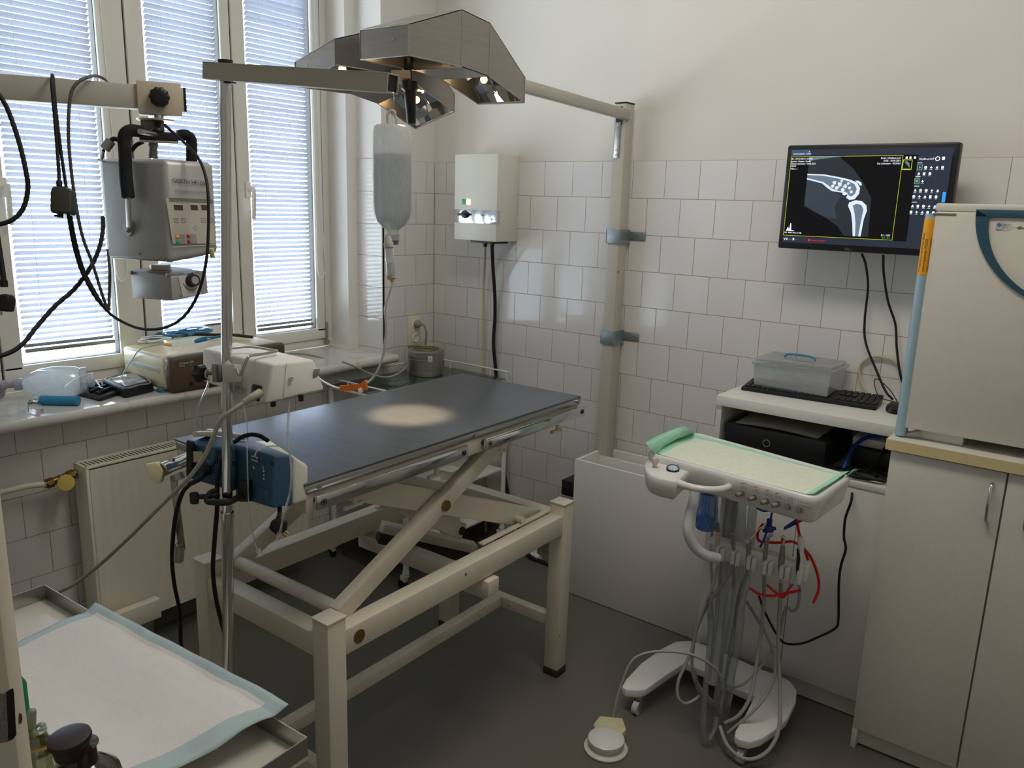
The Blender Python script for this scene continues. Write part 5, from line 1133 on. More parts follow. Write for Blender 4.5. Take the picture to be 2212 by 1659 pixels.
text('R', .011, V((fx+.0006, y0+.073, ZS+hgt*.735)), (0, 1, 0), (0, 0, 1), MT['led_g'], fp)
m = MB(); q = V((fx, y0+.075, ZS+hgt*.22)); m.cyl(q+V((-.004, 0, 0)), q+V((.006, 0, 0)), .009, .007, 16); m.build('front_socket', MT['black'], fp)
for z in (.18, .72):
    m = MB(); q = V((fx-.03, y0-.002, ZS+hgt*z)); m.cyl(q, q+V((0, -.003, 0)), .006, n=12); m.build('corner_stud', MT['steel'], fp)
zt2 = ZS+hgt
# pile of blue leads on top
random.seed(11)
def top(u, v, h=0): return pl(u, v, 2, zt2+.004+h)
specs = [('blue lead coiled on the left of the beige device', 'bluecord', (352, 737), .055, .032), ('blue lead coiled in the middle of the cable pile', 'bluecord', (392, 732), .065, .028), ('pale lead looping over the front of the cable pile', 'wtube', (345, 745), .06, .045), ('blue lead coiled at the right of the cable pile', 'bluecord', (430, 730), .07, .03)]
for i, (lab, c, (u, v), ra_, rb_) in enumerate(specs):
    o = top(u, v); m = MB(); pts = []
    nl_ = 5 if c == 'bluecord' else 2
    for k in range(nl_*9):
        a = 2*math.pi*k/9; f = 1+random.uniform(-.22, .22)
        pts.append(o + V((-.03+ra_*.62*f*math.sin(a), ra_*f*math.cos(a), .004+.0011*k*(9/nl_)*.12 + random.uniform(0, .006) + i*.004)))
    m.tube(pts, .0024, 6, 4); tag(m.build('electrode_lead', MT[c]), lab, 'lead', 'leads piled on the beige device')
pw = [((277, 795), .0), ((292, 765), .02), ((305, 748), .12)]
m = MB(); m.tube([sp(258, 825, .03), sp(270, 800, .06), sp(285, 778, .09), top(300, 757, .008), top(325, 748, .012), top(360, 742, .02)], .0022, 7)
tag(m.build('electrode_lead', MT['bluegrey']), 'blue-grey lead dropping from the device top to the sill', 'lead')
t = thing('electrode_pen', 'blue electrode handle with yellow button on the cable pile', 'electrode', top(445, 734, .02))
m = MB(); m.tube([top(422, 738, .024), top(438, 733, .028), top(462, 729, .03), top(482, 725, .03)], lambda q: .005+.005*math.sin(math.pi*min(1, q*1.4+.1)), 10); m.build('pen_body', MT['blue'], t)
m = MB(); q = top(451, 732, .038); m.ball(q, .0065, 10, (1, 1, .5)); m.build('button', MT['yellow'], t)
t = thing('yellow_connector', 'small yellow connector lying at the front of the cable pile', 'connector', top(362, 745, .004))
m = MB(); m.tube([top(356, 744, .012), top(371, 746, .010)], .006, 10, 0); m.build('connector_body', MT['amberlabel'], t)
m = MB(); m.tube([top(371, 746, .010), top(383, 748, .009)], .004, 10, 0); m.build('connector_tip', MT['wtube'], t)
for i, (u0, v0, u1, v1, lab) in enumerate(((320, 722, 352, 721, 'black pencil grip at the left of the cable pile'), (398, 722, 520, 724, 'long black pen-like probe behind the cable pile'), (488, 722, 545, 728, 'black probe end lying at the right of the cable pile'))):
    m = MB(); m.tube([top(u0, v0, .02), top(u1, v1, .018)], .0062, 10, 0); tag(m.build('probe', MT['black']), lab, 'probe')
t = thing('needle_dish', 'white round dish with upright needles on the back of the beige device', 'dish', top(472, 714))
q = V((-.16, -1.17, zt2+.001)); q = pl(471, 716, 2, zt2+.001)
m = MB(); m.lathe([(.001, 0), (.052, .0), (.056, .004), (.058, .028), (.054, .030), (.001, .030)], q, n=32); m.build('dish_body', MT['pumpwhite'], t)
for dx, dy, h in ((.005, -.03, .022), (-.004, -.02, .02), (0, .004, .034), (.004, .028, .032), (-.02, .012, .03)):
    m = MB(); p = q+V((dx, dy, .03)); m.cyl(p, p+V((.002, .003, h)), .0011, n=6); m.build('needle', MT['dark'], t)
m = MB(); m.tube([sp(612, 764, .004), sp(640, 763, .004), sp(668, 766, .004), sp(690, 771, .004), V((.13, -.62, ZS-.03)), pl(740, 782, 0, .16), pl(770, 793, 0, .18), pl(800, 808, 0, .2), pl(835, 815, 0, .22), pl(862, 806, 0, .2), pl(880, 790, 0, .12)], .0042, 8)
tag(m.build('mains_cable', MT['cordgrey']), 'grey cord hanging over the sill edge towards the sterilising drum', 'cord')
# ---------------------------------------------------------------- radiator
xf, xr_ = .135, .04; ry0, ry1, rz0, rz1 = -1.895, -.93, .125, .755
q = pl(184, 1011, 0, xf); rz1 = q.z; ry0 = q.y
t = thing('radiator', 'cream panel radiator with slotted top grille under the window sill', 'radiator', ((xf+xr_)/2, (ry0+ry1)/2, rz0))
m = MB()
nf = 24
def rx(y): 
    k = (y-ry0-.03)/.0333; return xf - .0035*(0.5-0.5*math.cos(2*math.pi*k)) if ry0+.03 < y < ry1-.03 else xf
ys = [ry0+.012+i*(ry1-ry0-.024)/150 for i in range(151)]
zr = [rz0+.01, rz0+.03, rz0+.05, rz1-.06, rz1-.04, rz1-.012]
gv = [[m._v((rx(y) if 1 < j < 4 else xf, y, z)) for j, z in enumerate(zr)] for y in ys]
for i in range(150):
    for j in range(5): m._f([gv[i][j], gv[i+1][j], gv[i+1][j+1], gv[i][j+1]])
m.build('front_panel', MT['radiator'], t, 60)
m = MB(); m.box(xr_, ry0+.012, rz0+.01, xf-.006, ry1-.012, rz1-.014); m.build('core', MT['radiator'], t)
for y in (ry0, ry1-.012):
    m = MB(); m.box(xr_, y, rz0, xf+.001, y+.012, rz1, .004); m.build('end_plate', MT['radiator'], t)
m = MB(); m.box(xr_, ry0, rz1-.008, xr_+.018, ry1, rz1, .002); m.box(xf-.018, ry0, rz1-.008, xf+.001, ry1, rz1, .002)
n = 66
for i in range(n+1):
    y = ry0+.004+i*(ry1-ry0-.012)/n; m.box(xr_+.016, y, rz1-.007, xf-.016, y+.0062, rz1-.001)
m.build('top_grille', MT['radiator'], t)
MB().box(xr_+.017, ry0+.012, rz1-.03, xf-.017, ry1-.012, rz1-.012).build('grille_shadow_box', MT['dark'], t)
for y in (ry0+.15, ry1-.15):
    MB().box(.0005, y-.02, rz0+.1, xr_, y+.02, rz0+.16).build('wall_bracket', MT['radiator'], t)
tv = at(157, 1037, 2.85); tv = pl(160, 1037, 0, .085)
t = thing('thermostat_valve', 'yellowed radiator thermostat head with slots at the left radiator end', 'valve', tv)
dv = V((.35, -.62, -.12)).normalized()
dv = (CR*.55 - CF*.83 + CU*-.1).normalized()
b0 = pl(140, 1037, 0, .072)
m = MB(); m.lathe([(.010, -.012), (.018, 0), (.022, .010), (.026, .030), (.0275, .048), (.026, .056), (.001, .058)], b0, dv, 24); th = m.build('thermostat_head', MT['yellow'], t)
x, y, d = frame(dv)
for k in range(11):
    a = 2*math.pi*k/11; r = x*math.cos(a)+y*math.sin(a); m = MB(); m.bar(b0+dv*.008+r*.0225, b0+dv*.038+r*.0272, .004, .003, up=r); m.build('slot', MT['dark'], th)
m = MB(); vb = pl(127, 1037, 0, .06); m.cyl(vb+V((0, -.045, -.004)), vb+V((0, .07, .012)), .014, n=14); m.cyl(vb+V((0, -.04, -.004)), vb+V((0, -.02, -.002)), .019, n=8); m.cyl(vb+V((0, .028, .006)), vb+V((0, .05, .009)), .019, n=8); m.build('valve_body', MT['brass'], t)
m = MB(); pq = vb+V((0, -.04, -.004)); m.tube([pq, pl(60, 1050, 0, .05), pl(0, 1064, 0, .05), V((.05, -2.6, pl(0, 1064, 0, .05).z-.01)), V((.05, -3.6, pl(0, 1064, 0, .05).z-.02))], .0105, 12, 3)
tag(m.build('heating_pipe', MT['radiator']), 'cream heating pipe running along the tiled wall to the radiator valve', 'pipe')
# low pipe cover beside the radiator foot
c_ = pl(345, 1292, 0, .20); c2 = pl(266, 1322, 0, .20)
t = thing('pipe_cover', 'cream sheet metal cover standing low in front of the radiator', 'cover', (c_.x, (c_.y+c2.y)/2, 0))
MB().box(.17, c2.y-.16, c_.z-.075, .205, c_.y, c_.z, .002).build('cover_panel', MT['radiator'], t)
MB().box(.175, c2.y-.14, .0, .20, c_.y-.03, c_.z-.075, .001).build('cover_foot', MT['steelflat'], t)
# ---------------------------------------------------------------- glass-topped trolley in the corner
t = thing('instrument_trolley', 'white tubular trolley with glass top and two shelves in the tiled corner', 'trolley', (.28, -.37, 0))
X0, X1, Y0, Y1, ZG = .03, .52, -.715, -.03, .862
for x in (X0, X1):
    for y in (Y0, Y1):
        m = MB(); m.tube([(x, y, .075), (x, y, ZG-.012)], .0125, 14, 0); lg = m.build('leg', MT['white'], t)
        m = MB(); m.cyl((x, y, .06), (x, y, .085), .016, n=14); m.obox((x-.008, y-.006, .05), (.014, 0, 0), (0, .011, 0), (0, 0, .018), .004); cs = m.build('castor_fork', MT['white'], lg)
        m = MB(); m.cyl((x-.012, y-.018, .0225), (x-.012, y+.004, .0225), .0225, n=18); m.build('castor_wheel', MT['rubber'], cs)
def tray(z, nm):
    m = MB(); m.box(X0+.004, Y0+.004, z-.014, X1-.004, Y1-.004, z, .003); m.build(nm, MT['white'], t)
zs1 = pl(722, 1106, 1, Y0).z
tray(.40, 'upper_shelf'); tray(.17, 'lower_shelf')
m = MB(); m.box(X0-.006, Y0-.006, ZG-.014, X1+.006, Y0+.012, ZG-.006); m.box(X0-.006, Y1-.012, ZG-.014, X1+.006, Y1+.006, ZG-.006); m.box(X0-.006, Y0, ZG-.014, X0+.012, Y1, ZG-.006); m.box(X1-.012, Y0, ZG-.014, X1+.006, Y1, ZG-.006); m.build('top_frame', MT['white'], t)
MB().box(X0+.002, Y0+.002, ZG-.006, X1-.002, Y1-.002, ZG, .001).build('glass_top', MT['greenglass'], t)
zr_ = ZG+.035
m = MB(); m.tube([(X0, Y0+.2, zr_), (X0, Y0+.02, zr_), (X0+.004, Y0, zr_-.004), (X0+.03, Y0, zr_-.004), (X1-.02, Y0, zr_-.004)], .0042, 8, 4); m.tube([(X0, Y0+.19, zr_), (X0, Y1-.02, zr_), (X0+.02, Y1, zr_), (X1-.02, Y1, zr_), (X1, Y1, zr_-.006), (X1, Y1, ZG-.006)], .0042, 8, 4)
for x, y in ((X0, Y0+.12), (X0, Y1-.12), (X0+.12, Y0), (X1-.02, Y0), (X0+.12, Y1), (X1-.10, Y1)): m.tube([(x, y, ZG-.012), (x, y, zr_-.002)], .0038, 8, 0)
m.build('guard_rail', MT['white'], t)
# sterilising drum
dc = pl(920, 814, 2, ZG+.001); dd = V((dc.x, dc.y, 0))-V((CP.x, CP.y, 0)); dd.normalize(); rd = .087
c0 = V((dc.x, dc.y, ZG+.001)) + dd*rd*.9
t = thing('sterilising_drum', 'round steel sterilising drum with latch on the glass trolley top', 'drum', c0)
hd = .125
m = MB(); m.lathe([(.001, 0), (rd-.002, 0), (rd, .002), (rd, .013), (rd+.002, .014), (rd+.002, .017), (rd, .018), (rd, hd*.60), (rd-.001, hd*.61)], c0, n=40); m.build('drum_body', MT['steelflat'], t)
m = MB(); m.lathe([(rd+.001, hd*.61), (rd+.004, hd*.615), (rd+.004, hd*.65), (rd+.0015, hd*.66), (rd+.0015, hd*.76), (rd+.004, hd*.77), (rd+.004, hd*.80), (rd+.001, hd*.81), (rd+.001, hd*.95), (rd-.006, hd*.995), (rd-.012, hd), (.062, hd+.002), (.06, hd+.0015), (.001, hd+.001)], c0, n=40); ld = m.build('drum_lid', MT['steelflat'], t)
m = MB(); m.torus(c0+V((0, 0, hd+.003)), (0, 0, 1), .061, .0022, 36, 6); m.bar(c0+V((0, 0, hd+.004))-CR*.04, c0+V((0, 0, hd+.004))+CR*.04, .012, .002); m.build('lid_handle', MT['brass'], ld)
fd = V((CP.x-c0.x, CP.y-c0.y, 0)).normalized(); sd_ = V((-fd.y, fd.x, 0)); fl_ = (fd*.97+sd_*.22).normalized()
m = MB(); q = c0+fl_*(rd+.004)+V((0, 0, hd*.72)); m.obox(q, fl_*.003, V((-fl_.y, fl_.x, 0))*.011, V((0, 0, .014)), .001); lt = m.build('latch', MT['pumpcream'], t)
m = MB(); m.obox(q+fl_*.0033, fl_*.0006, V((-fl_.y, fl_.x, 0))*.0015, V((0, 0, .006))); m.build('latch_slot', MT['dark'], lt)
m = MB()
sx_ = (fd*.95 - sd_*.12).normalized()
for i in range(12): m.cyl(c0+sx_*rd+V((0, 0, .018+i*.0045)), c0+sx_*(rd+.0012)+V((0, 0, .018+i*.0045)), .0009, n=6)
rv = m.build('rivet_seam', MT['steel'], t)
m = MB(); q = c0+CR*rd*.99; m.obox(q+V((0, 0, hd*.42)), CR*.004, CF*.008, V((0, 0, .016)), .001); m.build('side_bracket', MT['brass'], t)
# wall socket with plug
qa = pl(892, 722, 0, 0.0)
sy, sz0, sz1 = qa.y, pl(893, 745, 0, 0).z, pl(893, 706, 0, 0).z
t = thing('wall_socket', 'ivory double wall socket with a grey plug above the drum', 'socket', (0, sy, sz0))
m = MB(); m.box(.0005, sy-.042, sz0, .018, sy+.042, sz0+.152, .004); m.build('face_plate', MT['socket'], t)
for z in (sz0+.040, sz0+.112):
    m = MB(); m.lathe([(.024, 0), (.024, .006), (.020, .008), (.018, .003), (.001, .002)], (.017, sy, z), (1, 0, 0), 24); m.build('socket_well', MT['socket'], t)
t = thing('grey_plug', 'round grey plug with bent cord in the upper wall socket', 'plug', (.03, sy, sz0+.1))
m = MB(); m.lathe([(.019, 0), (.0195, .004), (.0195, .016), (.012, .022), (.009, .034)], (.024, sy, sz0+.112), (1, 0, .05), 24); m.build('plug_body', MT['greyp'], t)
m = MB(); m.tube([(.056, sy, sz0+.113), (.075, sy+.002, sz0+.11), (.088, sy+.006, sz0+.08), (.085, sy+.008, sz0+.03), (.075, sy+.01, sz0-.02), (.07, sy+.01, sz0-.06), (.075, sy-.02, ZG+.012), (.10, sy-.10, ZG+.008)], .006, 10); m.build('plug_cord', MT['greyp'], t)
# white pipe stubs low on the back wall
for k, (u, v) in enumerate(((1146, 1116), (1160, 1196))):
    q = pl(u, v, 1, -.02 if k == 0 else -.07); m = MB()
    if k == 0: m.lathe([(.03, 0), (.03, .006), (.02, .012), (.02, .03), (.001, .032)], (q.x, -.0005, q.z), (0, -1, 0), 18)
    else: m.cyl((q.x-.03, q.y, .018), (q.x+.03, q.y-.02, .018), .014, n=12); m.cyl((q.x-.01, q.y, .018), (q.x-.012, q.y, .07), .011, n=12)
    tag(m.build('pipe_stub', MT['white']), ('white round pipe cap low on the tiled back wall', 'white pipe end lying at the foot of the back wall')[k], 'pipe')
# ---------------------------------------------------------------- dental cart
def roundpoly(pts, r, n=5):
    out = []; N = len(pts); rr = r if isinstance(r, (list, tuple)) else [r]*N
    for i in range(N):
        p, a, b = V(pts[i]), V(pts[i-1]), V(pts[(i+1) % N]); da, db = (a-p), (b-p); q = min(rr[i], da.length*.45, db.length*.45)
        s, e = p+da.normalized()*q, p+db.normalized()*q
        for k in range(n+1):
            t = k/n; out.append(s.lerp(p, t).lerp(p.lerp(e, t), t))
    return out
def layer(m, pts, zs):
    """stack of (z, inset) rings from one outline"""
    c = sum((V(p) for p in pts), V())/len(pts); rings = []
    for z, ins in zs:
        ring = []
        for i, p in enumerate(pts):
            a, b = V(pts[i-1]), V(pts[(i+1) % len(pts)]); tg = (b-a); nn = V((tg.y, -tg.x, 0)).normalized()
            if nn.dot(V(p)-c) < 0: nn = -nn
            q = V(p)-nn*ins; q.z = z; ring.append(m._v(q))
        rings.append(ring)
    return m.skin(rings)
ZT = .93
def tz(u, v, z=ZT): return pl(u, v, 2, z)
ct = thing('dental_cart', 'white mobile dental cart with a paper-covered tray and a row of handpieces', 'dental unit', (2.0, -.65, 0))
FL, FR, BR, BL = tz(1390, 976), tz(1768, 1079), tz(1844, 1026), tz(1500, 931)
def dep(p): return (V(p)-CP).dot(CF)
out = roundpoly([FL, FR, BR, BL], [.05, .045, .04, .05], 6)
m = MB(); layer(m, out, [(.846, .022), (.850, .014), (.858, .010), (.900, .003), (.915, .0), (.926, .002), (.930, .007), (.930, .014), (.926, .018), (.921, .02)]); hd_ = m.build('tray_body', MT['cart'], ct, 50)
# front control platform and handle
m = MB(); zp = .906
plat = [pl(u, v, 2, zp) for u, v in ((1392, 1002), (1394, 1014), (1402, 1024), (1424, 1033), (1462, 1040), (1474, 1030), (1484, 1020), (1508, 1013), (1470, 1001), (1430, 990), (1408, 986), (1397, 990))]
layer(m, plat, [(zp-.062, .012), (zp-.056, .006), (zp-.02, .0), (zp-.004, .001), (zp, .005)]); pf = m.build('control_platform', MT['cart'], ct, 50)
kb_ = pl(1414, 1010, 2, zp); m = MB(); m.cyl(kb_, kb_+V((0, 0, .010)), .006, n=12); m.build('toggle_stem', MT['steel'], pf)
m = MB(); m.lathe([(.001, .008), (.0075, .009), (.0105, .016), (.0112, .024), (.009, .031), (.004, .034), (.001, .0345)], kb_, n=18); m.build('toggle_knob', mat('pinkish_knob', '#cdbfb6', .4), pf)
ga_ = pl(1453, 1016, 2, zp); gd = (V((0, 0, 1))*.9 - CF*.25).normalized()
m = MB(); m.lathe([(.0195, 0), (.0200, .002), (.0200, .009), (.0175, .0105), (.0165, .008), (.001, .0078)], ga_, gd, 30); gg = m.build('gauge_case', MT['black'], pf)
m = MB(); m.lathe([(.001, .0082), (.0165, .0082), (.0165, .0088), (.001, .0088)], ga_, gd, 30); m.build('gauge_dial', mat('gauge_dial', '#b9c6cf', .3), gg)
x, y, d = frame(gd); m = MB(); m.bar(ga_+gd*.0095, ga_+gd*.0095+x*.011+y*.004, .001, .0004, gd); m.build('gauge_needle', MT['ink'], gg)
m = MB()
for k in range(9):
    a = R(-120+30*k); r = x*math.cos(a)+y*math.sin(a); m.bar(ga_+gd*.0094+r*.0125, ga_+gd*.0094+r*.0155, .0006, .0003, gd)
m.build('gauge_scale', MT['ink'], gg)
zh = .893; hpts = [pl(u, v, 2, zh) for u, v in ((1464, 1043), (1480, 1049), (1505, 1055), (1535, 1058), (1562, 1056), (1580, 1049), (1588, 1042), (1594, 1040))]
m = MB(); m.tube(hpts, lambda q: .0105+.002*abs(2*q-1)**3, 14); m.build('grab_handle', MT['cart'], ct)
q = pl(1431, 1039, 2, zp-.035); m = MB(); m.cyl(q-CF*.012, q+CF*.004, .0045, n=12); m.build('lock_hole', MT['dark'], pf)
# front switch panel
n_f = (FR-FL).cross(V((0, 0, 1))); n_f.normalize(); n_f = n_f if n_f.dot(CF) < 0 else -n_f
exf = (FR-FL).normalized(); upf = V((0, 0, 1))
def onF(u, v, off=.001): return rp(u, v, FL + n_f*(-.002+off), n_f)
for u, v, L_ in ((1601, 1066, .018), (1628, 1075, .018), (1655, 1083, .018), (1678, 1089, .018), (1701, 1095, .008), (1726, 1102, .008)):
    q = onF(u, v, 0); m = MB(); dn_ = (n_f*.9 - exf*.35 - upf*.2).normalized() if L_ > .01 else n_f
    m.cyl(q-n_f*.006, q+n_f*.003, .0085, n=16); m.build('switch_collar', MT['steelflat'], hd_)
    m = MB(); m.cyl(q, q+dn_*L_, .0062, .0066, 16); m.build('toggle_switch', MT['tool'], hd_)
for u, v, a, b in ((1608, 1046, 'AIR', 'SWITCH'), (1634, 1054, 'AIR', 'SWITCH'), (1661, 1062, 'CUSPIDOR', 'WATER'), (1682, 1068, 'WATER', 'SWITCH')):
    q = onF(u, v, .0012); m = MB(); m.tube([q + exf*(.0095*math.cos(R(w)))+upf*(.0075*math.sin(R(w))-.004) for w in range(25, 160, 12)], lambda t: .0006+.0009*t, 5, 0); m.build('red_arc', MT['inkred'], hd_)
    text(a, .0058, q - upf*.0085, exf, upf, MT['inkgrey'], hd_, 'lettering', 'CENTER'); text(b, .0058, q - upf*.0145, exf, upf, MT['inkgrey'], hd_, 'lettering', 'CENTER')
q = onF(1700, 1078, .0012); text('WATER', .005, q+upf*.003, exf, upf, MT['inkgrey'], hd_); text('BOTTLE', .005, q-upf*.0025, exf, upf, MT['inkgrey'], hd_); text('SWITCH', .005, q-upf*.008, exf, upf, MT['inkgrey'], hd_)
for u, v in ((1696, 1072), (1725, 1082)):
    q = onF(u, v, .0012); m = MB(); m.bar(q+upf*.0035, q-upf*.003, .0006, .0006, n_f); m.prism([q+upf*.005, q+upf*.002+exf*.0016, q+upf*.002-exf*.0016], n_f*.0004); m.build('red_arrow', MT['inkred'], hd_)
    q = q-upf*.012; m = MB(); m.bar(q+upf*.0035, q-upf*.003, .0006, .0006, n_f); m.prism([q-upf*.005, q-upf*.002+exf*.0016, q-upf*.002-exf*.0016], n_f*.0004); m.build('red_arrow', MT['inkred'], hd_)
q = onF(1728, 1083, .0012); text('TAP WATER', .005, q-upf*.002, exf, upf, MT['inkgrey'], hd_); text('WATERBOTTLE', .005, q-upf*.014, exf, upf, MT['inkgrey'], hd_)
m = MB(); m.tube([onF(1594, 1058, .0006), onF(1780, 1110, .0006)], .0005, 4, 0); m.build('panel_line', MT['greyp'], hd_)
# column, curved holder arm, base
cbx = pl(1560, 1250, 1, -.60)
m = MB(); m.tube([(cbx.x, -.60, .845), (cbx.x+.004, -.60, .08)], .028, 22, 0); cm = m.build('column', MT['cartcol'], ct)
dA = 2.47
m = MB(); m.tube([at(1502, 1058, 2.42), at(1498, 1085, 2.42), at(1489, 1120, 2.42), at(1487, 1150, 2.42), at(1500, 1180, 2.43), at(1522, 1198, 2.44), at(1550, 1206, 2.46)], .0165, 18); m.build('holder_arm', MT['cartcol'], ct)
zb_ = .094
bpts = [(1344, 1482), (1352, 1467), (1385, 1432), (1430, 1400), (1460, 1385), (1490, 1383), (1520, 1391), (1580, 1416), (1643, 1445), (1678, 1456), (1708, 1471), (1721, 1490), (1719, 1516), (1700, 1553), (1672, 1577), (1645, 1595), (1620, 1602), (1597, 1597), (1587, 1588), (1589, 1577), (1607, 1549), (1630, 1503), (1591, 1487), (1524, 1450), (1480, 1431), (1440, 1457), (1394, 1489), (1378, 1491), (1352, 1489)]
bw = [pl(u, v, 2, zb_) for u, v in bpts]
m = MB()
rings = []
def offs(p, i, ins):
    a, b = bw[i-1], bw[(i+1) % len(bw)]; tg = b-a; nn = V((tg.y, -tg.x, 0)).normalized()
    return p - nn*ins*SG
ar_ = sum(bw[i-1].x*bw[i].y-bw[i].x*bw[i-1].y for i in range(len(bw))); SG = 1 if ar_ > 0 else -1
for z, ins in ((zb_-.028, .002), (zb_-.008, -.001), (zb_-.002, .001), (zb_, .005)):
    rings.append([m._v(V((offs(p, i, ins).x, offs(p, i, ins).y, z))) for i, p in enumerate(bw)])
m.skin(rings); bmesh.ops.triangulate(m.bm, faces=[f for f in m.bm.faces if len(f.verts) > 4]); bs = m.build('base', MT['cart'], ct, 40)
for u, v in ((1375, 1541), (1600, 1646), (1500, 1470), (1690, 1560)):
    q = pl(u, v, 2, 0) if v > 1500 and u != 1690 else None
    if u == 1500: q = V((bw[5].x-.0, bw[5].y-.03, 0))
    if u == 1690: q = V((bw[10].x-.02, bw[10].y-.03, 0))
    m = MB(); m.cyl(q+V((-.010, 0, .0235)), q+V((.010, 0, .0235)), .0235, n=22); m.build('castor_wheel', MT['greylt'], bs)
    m = MB(); m.obox(q+V((.0125, .006, .036)), (.0015, 0, 0), (0, .012, 0), (0, 0, .022), .001); m.obox(q+V((-.0125, .006, .036)), (.0015, 0, 0), (0, .012, 0), (0, 0, .022), .001); m.cyl(q+V((0, .008, .056)), q+V((0, .008, .0655)), .014, n=16); m.build('castor_fork', MT['steel'], bs)
# instrument holder
hy = -.70
a0, a1 = pl(1534, 1172, 1, hy), pl(1748, 1228, 1, hy); za = (a0.z+a1.z)/2; a0.z = a1.z = za; eh = (a1-a0).normalized(); LH = (a1-a0).length
nh = V((eh.y, -eh.x, 0)); nh = nh if nh.dot(CF) < 0 else -nh
hb2 = MB(); hb2.obox((a0+a1)/2 + V((0, 0, -.008)), eh*LH/2, nh*.022, V((0, 0, .028)), .006, 3); hh_ = hb2.build('instrument_holder', MT['cart'], ct)
uw = LH/6.15
cl6 = []
for i in range(6):
    c = a0 + eh*(uw*(i+.5)) + nh*.030 + V((0, 0, -.016)); cl6.append(c)
    m = MB()
    for s in (-1, 1): m.obox(c + eh*s*uw*.34, eh*uw*.13, nh*.017, V((0, 0, .022)), .004, 3)
    m.obox(c - nh*.012, eh*uw*.46, nh*.008, V((0, 0, .024)), .004, 3)
    m.build('holder_clip', MT['cart'], hh_)
def tool(nm, lab, pts, c=None): 
    return thing(nm, lab, 'dental handpiece', pts, 'dental handpieces in the cart holder')
dT = dep(cl6[0])-.006
def T_(u, v, i=0, k=0): return at(u, v, dep(cl6[i])-.004+k)
t = tool('dental_scaler', 'beige ultrasonic scaler with grey pointed tip, first in the cart holder', T_(1551, 1205, 0))
m = MB(); m.tube([T_(1551, 1148, 0), T_(1551, 1205, 0)], .0082, 14, 0); m.build('scaler_body', MT['beamlt'], t)
m = MB(); m.tube([T_(1551, 1147, 0), T_(1551, 1129, 0)], lambda q: .0082-.004*q, 14, 0); m.tube([T_(1551, 1129, 0), T_(1552, 1122, 0)], .0008, 6, 0); m.build('scaler_tip', MT['tool'], t)
m = MB(); m.torus(T_(1551, 1147, 0), CU, .0080, .0010, 20, 6); m.build('red_ring', MT['inkred'], t)
t = tool('turbine_coupling', 'short grey handpiece tube with open end, second in the cart holder', T_(1583, 1195, 1))
m = MB(); m.tube([T_(1583, 1153, 1), T_(1584, 1172, 1), T_(1586, 1196, 1)], lambda q: .0062+.0016*q, 14, 3); m.tube([T_(1586, 1196, 1), T_(1583, 1222, 1)], .0042, 10, 0); m.build('coupling_body', MT['tool'], t)
m = MB(); m.torus(T_(1583, 1153, 1), CU, .0064, .0012, 18, 6); m.build('end_ring', MT['greylt'], t)
m = MB(); m.tube([T_(1578, 1178, 1, -.012), T_(1582, 1193, 1, -.018), T_(1590, 1193, 1, -.018), T_(1594, 1190, 1, -.012)], .0015, 6); m.build('clip_wire', MT['cart'], t)
t = tool('air_water_syringe', 'grey air-water syringe with bent metal tip, third in the cart holder', T_(1617, 1220, 2))
m = MB(); m.tube([T_(1617, 1170, 2), T_(1617, 1190, 2), T_(1616, 1225, 2)], lambda q: .0095-.0025*q, 14, 3); m.build('syringe_body', MT['tool'], t)
m = MB(); m.cyl(T_(1615, 1169, 2, .004), T_(1614, 1169, 2, -.012), .0085, .0075, 16); m.build('push_button', MT['greylt'], t)
m = MB(); m.tube([T_(1622, 1163, 2), T_(1627, 1157, 2)], .0034, 10, 0); m.tube([T_(1625, 1160, 2), T_(1640, 1142, 2), T_(1655, 1131, 2)], .0017, 8, 0); m.build('spray_tip', MT['chrome'], t)
t = tool('contra_angle_handpiece', 'dark grey handpiece with small angled head, fourth in the cart holder', T_(1651, 1230, 3))
m = MB(); m.tube([T_(1660, 1160, 3), T_(1655, 1180, 3), T_(1652, 1215, 3)], lambda q: .0052+.0025*q, 14, 3); m.tube([T_(1652, 1217, 3), T_(1651, 1240, 3)], .0046, 10, 0); m.build('handpiece_body', MT['tool'], t)
m = MB(); m.tube([T_(1661, 1157, 3), T_(1669, 1155, 3)], .0052, 12, 0); m.build('angled_head', MT['greylt'], t)
t = tool('polishing_handpiece', 'grey handpiece with cream polishing tip, fifth in the cart holder', T_(1688, 1235, 4))
m = MB(); m.tube([T_(1691, 1178, 4), T_(1689, 1205, 4), T_(1687, 1226, 4), T_(1686, 1236, 4)], lambda q: .0062+.004*math.sin(math.pi*min(1, q*.95)), 14, 3); m.tube([T_(1686, 1236, 4), T_(1687, 1255, 4)], .0042, 10, 0); m.build('handpiece_body', MT['tool'], t)
m = MB(); m.tube([T_(1691, 1178, 4), T_(1694, 1164, 4)], .0045, 12, 0); m.build('handpiece_neck', MT['steel'], t)
m = MB(); m.tube([T_(1689, 1170, 4, -.004), T_(1690, 1160, 4, -.004)], .0030, 10, 0); m.build('polishing_cup', MT['inkred'], t)
m = MB(); m.tube([T_(1688, 1161, 4, -.005), T_(1694, 1157, 4, -.005)], .0034, 10, 0); m.build('cream_tip', MT['socket'], t)
t = tool('curing_light', 'white curing lamp wand with black control strip, last in the cart holder', T_(1726, 1245, 5))
m = MB(); m.tube([T_(1728, 1159, 5), T_(1730, 1175, 5), T_(1728, 1195, 5), T_(1726, 1225, 5), T_(1724, 1247, 5)], lambda q: .0070+.0035*math.sin(math.pi*min(1, .15+q*.8)), 16, 4); m.build('wand_body', MT['cart'], t)
m = MB(); m.torus(T_(1728, 1158, 5), CU, .0064, .0014, 18, 6); m.build('lens_ring', MT['greylt'], t)
